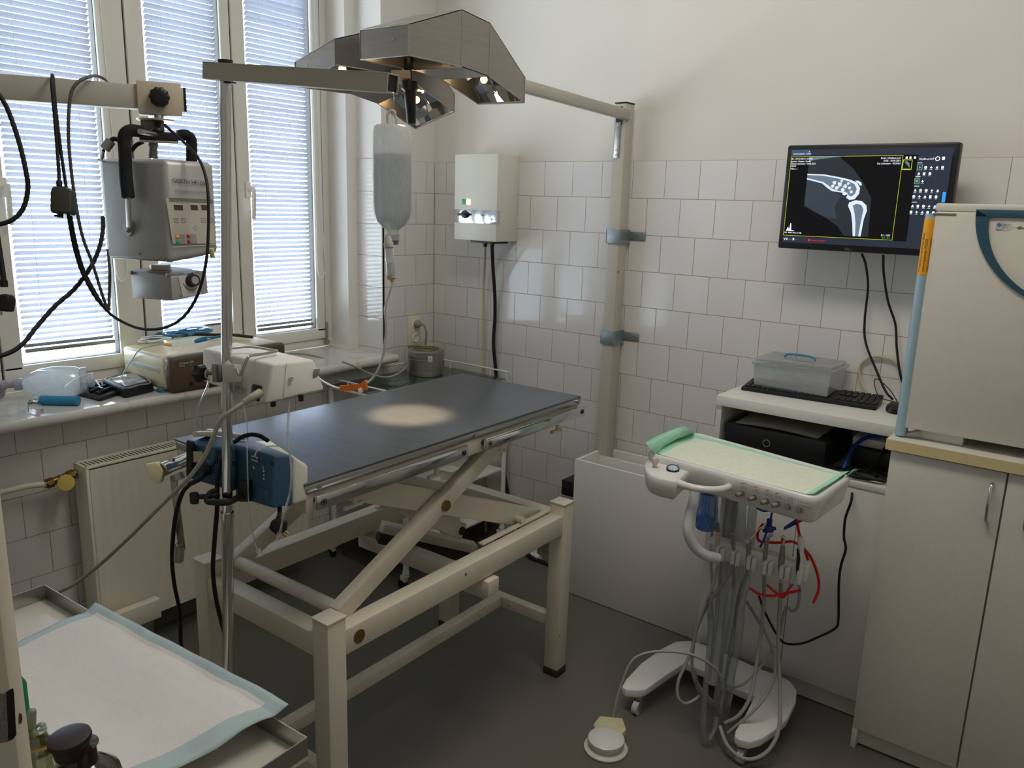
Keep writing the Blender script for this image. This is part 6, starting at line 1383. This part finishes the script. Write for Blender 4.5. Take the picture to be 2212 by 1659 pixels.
m = MB(); m.lathe([(.001, 0), (.0058, 0), (.0058, .001), (.001, .001)], T_(1728, 1158, 5), CU, 18); m.build('lens', MT['black'], t)
m = MB(); m.tube([T_(1723, 1186, 5, -.0095), T_(1725, 1205, 5, -.0105), T_(1723, 1225, 5, -.0105), T_(1722, 1242, 5, -.0085)], lambda q: .0030+.0022*math.sin(math.pi*q), 10, 4); m.build('control_strip', MT['black'], t)
# hoses: (pixels, depth, radius, material, label)
def hose(pts, r, mt, lab, nm='hose', grp='hoses hanging from the dental cart'):
    m = MB(); m.tube([at(*p) for p in pts], r, 10, 6); return tag(m.build(nm, MT[mt]), lab, 'hose', grp)
dh = dep(cl6[0])
hose([(1550, 1222, dh+.01), (1540, 1262, dh+.02), (1526, 1300, dh+.03), (1505, 1354, dh+.04), (1496, 1400, dh+.04), (1479, 1439, dh+.03), (1466, 1469, dh+.02), (1463, 1495, dh+.02), (1468, 1512, dh+.02), (1482, 1520, dh+.03), (1500, 1512, dh+.04), (1512, 1503, dh+.05)], .0052, 'hose', 'grey hose hanging from the beige scaler, leftmost loop')
hose([(1584, 1226, dh+.02), (1560, 1262, dh+.04), (1540, 1290, dh+.05), (1521, 1320, dh+.05), (1503, 1365, dh+.05), (1496, 1413, dh+.05), (1497, 1450, dh+.05), (1511, 1484, dh+.06), (1544, 1521, dh+.08)], .0055, 'hose', 'grey hose from the open handpiece swinging left behind the scaler hose')
hose([(1616, 1229, dh+.01), (1608, 1260, dh+.02), (1595, 1300, dh+.02), (1585, 1360, dh+.02), (1575, 1420, dh+.03), (1565, 1480, dh+.04), (1556, 1540, dh+.05), (1557, 1575, dh+.06)], .0055, 'hose', 'grey hose falling straight from the air-water syringe')
hose([(1651, 1243, dh+.01), (1650, 1300, dh+.02), (1644, 1365, dh+.02), (1631, 1452, dh+.0), (1620, 1506, dh-.02), (1596, 1545, dh-.02), (1566, 1562, dh+.0)], .0060, 'hose', 'light grey hose from the fourth handpiece curving left at the base')
hose([(1687, 1258, dh), (1685, 1300, dh), (1681, 1387, dh-.01), (1685, 1495, dh-.04), (1683, 1571, dh-.07), (1665, 1615, dh-.09), (1633, 1638, dh-.10), (1600, 1636, dh-.09), (1570, 1608, dh-.05), (1555, 1569, dh)], .0062, 'hose', 'long grey hose from the fifth handpiece dipping in front of the right foot')
hose([(1725, 1250, dh-.0), (1727, 1285, dh+.01), (1722, 1312, dh+.02), (1710, 1320, dh+.03), (1700, 1310, dh+.04), (1692, 1330, dh+.05), (1685, 1372, dh+.07)], .0048, 'hose', 'short grey cord looping below the white curing lamp')
hose([(1612, 1298, dh+.10), (1644, 1350, dh+.09), (1670, 1404, dh+.07), (1674, 1452, dh+.03), (1661, 1491, dh-.01), (1629, 1534, dh-.03), (1572, 1584, dh-.01)], .0055, 'hose', 'grey hose bowing out to the right over the right foot')
hose([(1674, 1395, dh+.08), (1644, 1439, dh+.06), (1611, 1474, dh+.05), (1587, 1484, dh+.06), (1570, 1480, dh+.08)], .0042, 'hose', 'thin grey hose crossing diagonally behind the hose bundle')
hose([(1549, 1066, dh+.0), (1542, 1115, dh+.0), (1537, 1165, dh+.035), (1536, 1215, dh+.05), (1538, 1270, dh+.06), (1535, 1340, dh+.06)], .0045, 'hose', 'grey hose leaving the tray body in front of the blue bottle')
hose([(1574, 1070, dh+.03), (1566, 1125, dh+.04), (1560, 1175, dh+.05), (1555, 1250, dh+.06), (1548, 1330, dh+.05), (1540, 1400, dh+.05), (1532, 1470, dh+.05)], .0055, 'hose', 'second grey hose from the tray body running down behind the holder')
hose([(1592, 1076, dh+.03), (1584, 1135, dh+.04), (1582, 1200, dh+.05), (1585, 1270, dh+.05), (1575, 1340, dh+.05), (1560, 1420, dh+.05), (1552, 1500, dh+.06)], .0055, 'hose', 'third grey hose from the tray body running down behind the holder')
hose([(1325, 1548, 2.31), (1333, 1510, 2.31), (1346, 1468, 2.31), (1365, 1428, 2.31), (1395, 1411, 2.31), (1440, 1407, 2.31), (1490, 1413, 2.32), (1530, 1432, 2.34), (1556, 1460, 2.37), (1560, 1490, 2.40)], .0040, 'hose', 'thin grey hose arching from the foot pedal over the left foot')
for i, (pts, r, lab) in enumerate((([(1533, 1290, dh+.02), (1535, 1365, dh+.03), (1527, 1452, dh+.02), (1520, 1539, dh+.0), (1520, 1578, dh-.01), (1529, 1596, dh-.01), (1542, 1580, dh), (1548, 1549, dh+.02)], .0095, 'clear plastic sleeve making a U-loop at the bottom of the hose bundle'),
        ([(1600, 1075, dh+.04), (1600, 1140, dh+.05), (1598, 1230, dh+.05), (1579, 1300, dh+.01), (1568, 1387, dh+.01), (1561, 1452, dh+.01), (1553, 1517, dh+.02), (1557, 1571, dh+.03)], .0165, 'wide clear plastic sleeve around the middle hoses of the cart'),
        ([(1627, 1085, dh+.04), (1622, 1150, dh+.05), (1615, 1240, dh+.05), (1600, 1300, dh+.02), (1594, 1387, dh+.01), (1581, 1452, dh+.01), (1570, 1517, dh+.02), (1566, 1560, dh+.04)], .0140, 'clear plastic sleeve on the right side of the hose bundle'),
        ([(1497, 1445, dh+.04), (1508, 1485, dh+.04), (1530, 1512, dh+.04), (1548, 1522, dh+.04)], .0090, 'short clear sleeve bend beside the left foot'))):
    m = MB(); m.tube([at(*p) for p in pts], lambda q, r=r: r*(1+.10*math.sin(17*q)+.06*math.sin(41*q)), 12, 7); tag(m.build('plastic_sleeve', MT['sleeve']), lab, 'sleeve', 'clear sleeves over the cart hoses')
# water bottle and tubes under the tray
bb = at(1531, 1066, 2.53)
m = MB(); kk = 2.53/FPX; m.lathe([(.012, -.006), (.028, .0), (.031, .01), (.031, .040), (.034, .055), (.034, .112), (.031, .118), (.020, .121), (.001, .119)], bb, (0, 0, -1), 24)
tb_ = thing('water_bottle', 'blue translucent water bottle screwed under the dental cart tray', 'bottle', bb); m.build('bottle_shell', MT['bluebottle'], tb_)
m = MB(); m.cyl(bb+V((0, 0, -.002)), bb+V((0, 0, .022)), .016, n=18); m.build('screw_cap', MT['greylt'], tb_)
red = 'red'
dR = 2.56
def tubing(pts, r, mt, lab, nm='tube', grp=None):
    m = MB(); m.tube([at(*p) for p in pts], r, 8, 6); return tag(m.build(nm, MT[mt]), lab, 'tube', grp)
tubing([(1721, 1112, 2.47), (1724, 1140, 2.48), (1728, 1160, 2.50), (1733, 1180, 2.53), (1752, 1204, 2.55), (1767, 1245, 2.55), (1768, 1275, 2.55), (1757, 1302, 2.53)], .0045, red, 'red air tube hanging freely at the right of the instrument holder')
tubing([(1648, 1132, 2.52), (1637, 1150, 2.54), (1640, 1168, 2.55), (1665, 1172, 2.55), (1690, 1172, 2.54), (1712, 1170, 2.56), (1735, 1184, 2.57), (1746, 1210, 2.57)], .0045, red, 'red tube ring behind the upright handpieces')
tubing([(1619, 1270, 2.54), (1640, 1283, 2.54), (1668, 1287, 2.54), (1700, 1281, 2.54), (1730, 1275, 2.53)], .0045, red, 'red tube curving below the instrument holder')
tubing([(1656, 1263, 2.55), (1676, 1280, 2.545), (1692, 1290, 2.55), (1704, 1272, 2.56), (1712, 1262, 2.57)], .0042, red, 'short red tube crossing below the instrument holder')
tubing([(1635, 1098, 2.48), (1650, 1104, 2.49), (1668, 1102, 2.50)], .0034, 'blueT', 'blue tube bend just under the tray body')
tubing([(1667, 1108, 2.5), (1663, 1130, 2.52), (1656, 1150, 2.53), (1649, 1168, 2.53), (1642, 1182, 2.52)], .0034, 'blueT', 'blue tube running down through the blue valve')
tubing([(1748, 1116, 2.49), (1722, 1129, 2.50), (1694, 1142, 2.51), (1716, 1126, 2.50), (1732, 1112, 2.48)], .0042, 'blueT', 'blue tube doubled back at the right under the tray')
m = MB(); m.obox(at(1661, 1143, 2.53), CR*.012, CU*.010, CF*.010, .002); m.cyl(at(1648, 1147, 2.53), at(1675, 1141, 2.53), .006, n=12); m.cyl(at(1663, 1122, 2.54), at(1661, 1135, 2.53), .009, n=14)
tag(m.build('tube_valve', mat('translucent_blue', '#2a3f86', .3)), 'small blue valve between the tubes under the tray', 'valve')
ycb = -.42
m = MB(); m.tube([at(1841, 1062, 2.64), pl(1838, 1085, 1, -.45), pl(1826, 1120, 1, ycb), pl(1823, 1160, 1, ycb), pl(1827, 1186, 1, ycb), pl(1817, 1220, 1, ycb), pl(1812, 1260, 1, ycb), pl(1811, 1338, 1, ycb), pl(1803, 1358, 1, ycb), pl(1770, 1375, 1, ycb), pl(1735, 1389, 1, ycb), pl(1703, 1391, 1, ycb), pl(1686, 1382, 1, ycb), pl(1666, 1350, 1, ycb-.02), pl(1648, 1312, 1, ycb-.06), pl(1640, 1288, 1, ycb-.10)], .0042, 8)
tag(m.build('mains_cable', MT['rubber']), 'black cable hanging in a big loop in front of the desk doors', 'cable')
# paper towel on the tray
def towel():
    m = MB(); a, b, c, d = tz(1414, 981, .9225), tz(1757, 1075, .9225), tz(1834, 1026, .9225), tz(1500, 938, .9225)
    nu, nv = 48, 16; random.seed(5)
    def f(u, v):
        p = a.lerp(b, u).lerp(d.lerp(c, u), v); z = .0012*math.sin(9*u+5*v)+.0008*math.sin(23*u-11*v)+random.uniform(-.0006, .0006)
        if u < .05: z += .006*(1-u/.05)
        if u > .93: z += .010*((u-.93)/.07)**2
        fold = abs(u-.42); z += .0025*max(0, 1-fold/.02)
        p.z += .002+z; return p
    g = [[m._v(f(i/nu, j/nv)) for j in range(nv+1)] for i in range(nu+1)]
    for i in range(nu):
        for j in range(nv):
            m.mi = 1 if (i < 2 or j >= nv-2 or i >= nu-2) else 0; m._f([g[i][j], g[i+1][j], g[i+1][j+1], g[i][j+1]])
    m.mi = 1
    e0 = [(1416, 983, .926), (1440, 964, .926), (1465, 950, .927), (1500, 936, .927)]; e1 = [(1410, 975, .945), (1432, 958, .952), (1458, 946, .952), (1497, 932, .95)]; e2 = [(1398, 961, .962), (1424, 949, .968), (1455, 932, .970), (1482, 922, .966)]; e3 = [(1394, 955, .952), (1416, 943, .958), (1446, 930, .962), (1470, 921, .962)]
    rows = [[m._v(tz(*p)) for p in e] for e in (e0, e1, e2, e3)]
    for i in range(3):
        for j in range(3): m._f([rows[i][j], rows[i][j+1], rows[i+1][j+1], rows[i+1][j]])
    m._f([m._v(tz(*p)) for p in ((1832, 1027, .926), (1822, 1034, .926), (1838, 1022, .944), (1851, 1010, .95))]); m._f([m._v(tz(*p)) for p in ((1834, 1024, .926), (1828, 1028, .926), (1842, 1014, .944), (1855, 1014, .948))])
    o = m.build('paper_towel', [MT['paper'], MT['green']], None, 60)
    tag(o, 'pale absorbent paper towel with green edge lying on the dental cart tray', 'towel')
    s = o.modifiers.new('solid', 'SOLIDIFY'); s.thickness = .0008
towel()
# foot pedal
pc = V((1.7775, -1.062, 0)); t = thing('foot_pedal', 'round white foot pedal with cream base on the floor in front of the cart', 'pedal', pc)
m = MB(); m.lathe([(.001, 0), (.066, 0), (.070, .003), (.070, .008), (.064, .012), (.050, .014), (.001, .014)], pc, n=40); m.build('pedal_base', MT['pumpcream'], t)
m = MB(); m.lathe([(.048, .014), (.048, .024), (.056, .027), (.059, .032), (.058, .040), (.050, .0445), (.001, .047)], pc, n=40); m.build('pedal_disc', MT['cart'], t)
m = MB(); q0 = pc
rear = [pl(u, v, 2, .028) for u, v in ((1282, 1563), (1296, 1546), (1345, 1551), (1353, 1575), (1340, 1590), (1290, 1588))]
m.prism(rear, (0, 0, -.026), .003); m.build('pedal_valve', mat('yellowed_plastic', '#d6cba2', .45), t)
# ---------------------------------------------------------------- foreground instrument table with tray
za = .85
A, B = V((1.088, -2.388, za)), V((1.943, -2.3415, za)); e1 = (B-A).normalized(); e2 = V((e1.y, -e1.x, 0)); W = (B-A).length; D_ = .52
C, Dd = B+e2*D_, A+e2*D_
t = thing('instrument_table', 'cream instrument table with raised steel rim in the near left corner', 'table', (A+C)/2*1.0 - V((0, 0, za)))
Z = V((0, 0, 1)); m = MB(); th = .0022; hr = .034
for p, q, n in ((A, B, e2), (B, C, -e1), (C, Dd, -e2), (Dd, A, e1)):
    m.obox((p+q)/2 + n*th/2 - Z*hr/2, (q-p)/2, n*th/2, Z*hr/2, .0006)
m.build('steel_rim', MT['steel'], t)
m = MB(); m.obox((A+C)/2 - Z*(hr+.004), e1*(W/2-.001), e2*(D_/2-.001), Z*.004); m.build('tray_plate', mat('glossy_cream_enamel', '#d9d3c7', .18, var=.03), t)
for p, sx_, sy_ in ((A, 1, 1), (B, -1, 1), (C, -1, -1), (Dd, 1, -1)):
    q = p + e1*.035*sx_ + e2*.035*sy_
    m = MB(); m.obox(V((q.x, q.y, (za-hr-.008)/2+.02)), e1*.014, e2*.014, Z*((za-hr-.048)/2), .002); lg = m.build('leg', MT['cream'], t)
    m = MB(); m.cyl(V((q.x-.01, q.y, .022)), V((q.x+.01, q.y, .022)), .022, n=16); m.build('castor', MT['rubber'], lg)
for p, q in ((A, B), (B, C), (C, Dd), (Dd, A)):
    d = (q-p).normalized(); n = V((d.y, -d.x, 0)); a, b = p+d*.04, q-d*.04; mid = (A+C)/2
    n = n if n.dot(mid-p) > 0 else -n
    m = MB(); m.bar(a+n*.035-Z*(hr+.028), b+n*.035-Z*(hr+.028), .025, .036, bev=.002); m.build('apron_rail', MT['cream'], t)
m = MB(); m.obox((A+C)/2 - Z*.55, e1*(W/2-.03), e2*(D_/2-.03), Z*.008, .002); m.build('lower_shelf', MT['cream'], t)
# absorbent pad
def pad():
    m = MB(); a, b, d0 = pl(206, 1303, 2, .872), pl(624, 1530, 2, .862), pl(24, 1392, 2, .86); c0 = pl(360, 1665, 2, .858)
    eu = b-a; ev = d0-a; evc = c0-b; Lu = eu.length; kv = 1.9
    nu, nv = 64, 48; random.seed(9)
    fu = [.0, .165, .34, .52, .70, .88]; fv = [.20, .52, .80]
    def tri(x, c, w): return max(0, 1-abs(x-c)/w)
    def f(u, v):
        p = a + eu*u + (ev.lerp(evc, u))*kv*v; s = V((0, 0, 0))
        z = .8575
        if v < .07: z += .016*(1-v/.07)**1.0                      # over the rim
        def zig(x, ks, amp):
            for i in range(len(ks)-1):
                if ks[i] <= x <= ks[i+1]:
                    f_ = (x-ks[i])/(ks[i+1]-ks[i]); return amp*(f_ if i % 2 == 0 else 1-f_)
            return 0
        fade = min(1, v/.12)
        z += zig(u, [0, .175, .36, .53, .70, .86, 1.0], .0085)*fade + zig(v, [0, .22, .5, .78, 1.0], .0075)*fade
        z += .0012*math.sin(7*u+3)*math.sin(9*v) + .0007*math.sin(31*u+17*v)
        if u > .93: z += -.004*((u-.93)/.07) + .006*math.sin(12*v)*((u-.93)/.07)
        p.z = max(z, .8525) if v >= .012 else z; return p
    g = [[m._v(f(i/nu, j/nv)) for j in range(nv+1)] for i in range(nu+1)]
    for i in range(nu):
        for j in range(nv):
            m.mi = 1 if (i < 3 or i >= nu-4 or j < 2 or j >= nv-2) and not (i < 3 and False) else 0
            m._f([g[i][j], g[i+1][j], g[i+1][j+1], g[i][j+1]])
    o = m.build('absorbent_pad', [MT['padw'], MT['padb']], None, 16); tag(o, 'creased white absorbent pad with pale blue edge spread over the instrument table', 'pad')
    s = o.modifiers.new('solid', 'SOLIDIFY'); s.thickness = .0012; s.offset = 1
pad()
# worn post at the left photo edge
pt = at(41, 1655, .66); px_, py_ = pt.x, pt.y
dirL = V((-CR.x, -CR.y, 0)).normalized(); dirB = V((dirL.y, -dirL.x, 0)); dirB = dirB if dirB.dot(V((CF.x, CF.y, 0))) > 0 else -dirB
t = thing('worn_post', 'worn cream painted post with dark chips at the left photo edge', 'post', (px_, py_, 0))
cpt = V((px_, py_, 0)) + dirL*.026 + dirB*.009
m = MB(); m.obox(cpt + Z*1.05, dirL*.026, dirB*.009, Z*1.045, .002); pb_ = m.build('post_bar', MT['wornpaint'], t)
m = MB(); m.obox(cpt + Z*.004, dirL*.05, dirB*.05, Z*.004, .001); m.build('foot_plate', MT['steelflat'], t)
nf_ = -dirB
def onP(u, v, off=.0006): return rp(u, v, cpt - dirB*(.009+off), nf_)
m = MB(); random.seed(21)
m.prism([onP(u, v) for u, v in ((-8, 1498), (8, 1500), (14, 1494), (26, 1487), (30, 1489), (32, 1520), (34, 1560), (36, 1586), (30, 1595), (18, 1602), (-8, 1606))], nf_*.0003); m.build('bare_patch', mat('bare_grey_metal', '#7d7b76', .6, var=.25, scale=300), pb_)
m = MB(); m.prism([onP(u, v, .001) for u, v in ((14, 1496), (21, 1489), (28, 1487), (31, 1500), (32, 1530), (34, 1570), (35, 1588), (27, 1597), (18, 1600), (17, 1560), (15, 1525))], nf_*.0003); m.build('rust_patch', mat('dark_rust', '#231613', .8, var=.5, scale=200), pb_)
nr_ = -dirL
m = MB(); m.prism([rp(u, v, V((px_, py_, 0))+nr_*.0006, nr_) for u, v in ((42, 1540), (46, 1542), (48, 1553), (45, 1564), (41, 1560))], nr_*.0003); m.build('rust_chip', MT['rust'], pb_)
# shelf with bottles close to the camera
bz = 1.06
bc = at(172, 1600, .76)
t = thing('bottle_table', 'small white stand under the brown bottle at the bottom photo edge', 'table', (bc.x, bc.y, 0))
k70 = .70/FPX
hb_z = bc.z - .1085
ctr = (at(140, 1640, .79)); 
m = MB(); m.obox(V((ctr.x, ctr.y, hb_z-.008)), V((CR.x, CR.y, 0)).normalized()*.075, V((dirB.x, dirB.y, 0))*.055, Z*.008, .002); m.build('stand_top', MT['white'], t)
m = MB(); m.cyl(V((ctr.x, ctr.y, .02)), V((ctr.x, ctr.y, hb_z-.016)), .022, n=18); m.build('stand_column', MT['white'], t)
m = MB(); m.lathe([(.001, 0), (.075, 0), (.075, .012), (.03, .03), (.001, .03)], V((ctr.x, ctr.y, .0)), n=28); m.build('stand_foot', MT['white'], t)
def brown():
    t = thing('brown_bottle', 'brown glass reagent bottle with dark flared stopper at the bottom photo edge', 'bottle', V((bc.x, bc.y, hb_z)))
    b0 = V((bc.x, bc.y, hb_z)); H = bc.z-hb_z
    kb = 1.086; m = MB(); m.lathe([(r*kb, h*kb) for r, h in [(.001, .0005), (.030, .0005), (.0325, .004), (.0325, .055), (.030, .066), (.020, .075), (.0135, .079), (.0125, .094), (.015, .096), (.001, .097)]], b0, n=32); m.build('bottle_body', MT['amber'], t)
    ax = (Z*.97+CR*-.05+V((CF.x, CF.y, 0))*-.05).normalized()
    m = MB(); m.lathe([(r*kb, h*kb) for r, h in [(.0135, .090), (.0145, .094), (.0145, .101), (.0172, .1035), (.0178, .1055), (.0172, .1085), (.014, .1095), (.001, .1098)]], b0, ax, 32); m.build('stopper', MT['capbl'], t)
brown()
def dropper():
    q = at(82, 1618, .765); b0 = V((q.x, q.y, hb_z)); t = thing('dropper_bottle', 'clear greenish dropper bottle with glass stopper beside the worn post', 'bottle', b0)
    h = q.z-hb_z
    m = MB(); m.lathe([(.001, .0005), (.024, .0005), (.026, .003), (.026, h-.040), (.022, h-.024), (.0165, h-.016), (.0165, h+.004), (.0135, h+.006), (.0125, h+.001), (.001, h+.0005)], b0, n=28); m.build('bottle_body', MT['clearglass'], t)
    m = MB(); m.lathe([(.0115, h-.004), (.0125, h+.006), (.0105, h+.010), (.0088, h+.017), (.0095, h+.020), (.001, h+.0205)], b0, n=24); m.build('ground_stopper', MT['clearglass'], t)
    m = MB(); m.torus(b0+Z*(h+.0055), Z, .012, .0018, 24, 6); m.build('amber_residue', mat('amber_residue', '#c08a2a', .4), t)
    g = mat('frosted_green_glass', '#8f9a86', .35)
    m = MB(); m.tube([at(68, 1573, .765), at(67, 1556, .765), at(67, 1546, .765), at(69, 1538, .765)], lambda s: .0040+.0006*math.sin(3*s), 14, 3); m.ball(at(69, 1538, .765), .0040, 12); m.build('stopper_tab', g, t)
    m = MB(); m.ball(at(89, 1570, .77), .0046, 14, (1, 1, 1)); m.tube([at(80, 1577, .767), at(89, 1570, .77)], .0030, 10, 0); m.build('pouring_lip', g, t)
dropper()
gq = at(44, 1520, .80); t = thing('green_bottle', 'green plastic bottle edge showing behind the worn post', 'bottle', V((gq.x, gq.y, hb_z)))
q = at(36, 1520, .80)
m = MB(); hh = at(40, 1452, .80).z; m.lathe([(.001, .0), (.0095, .0), (.0105, .003), (.0105, hh-hb_z-.010), (.006, hh-hb_z), (.001, hh-hb_z)], V((q.x, q.y, hb_z)), n=22); m.build('bottle_body', MT['greencap'], t)
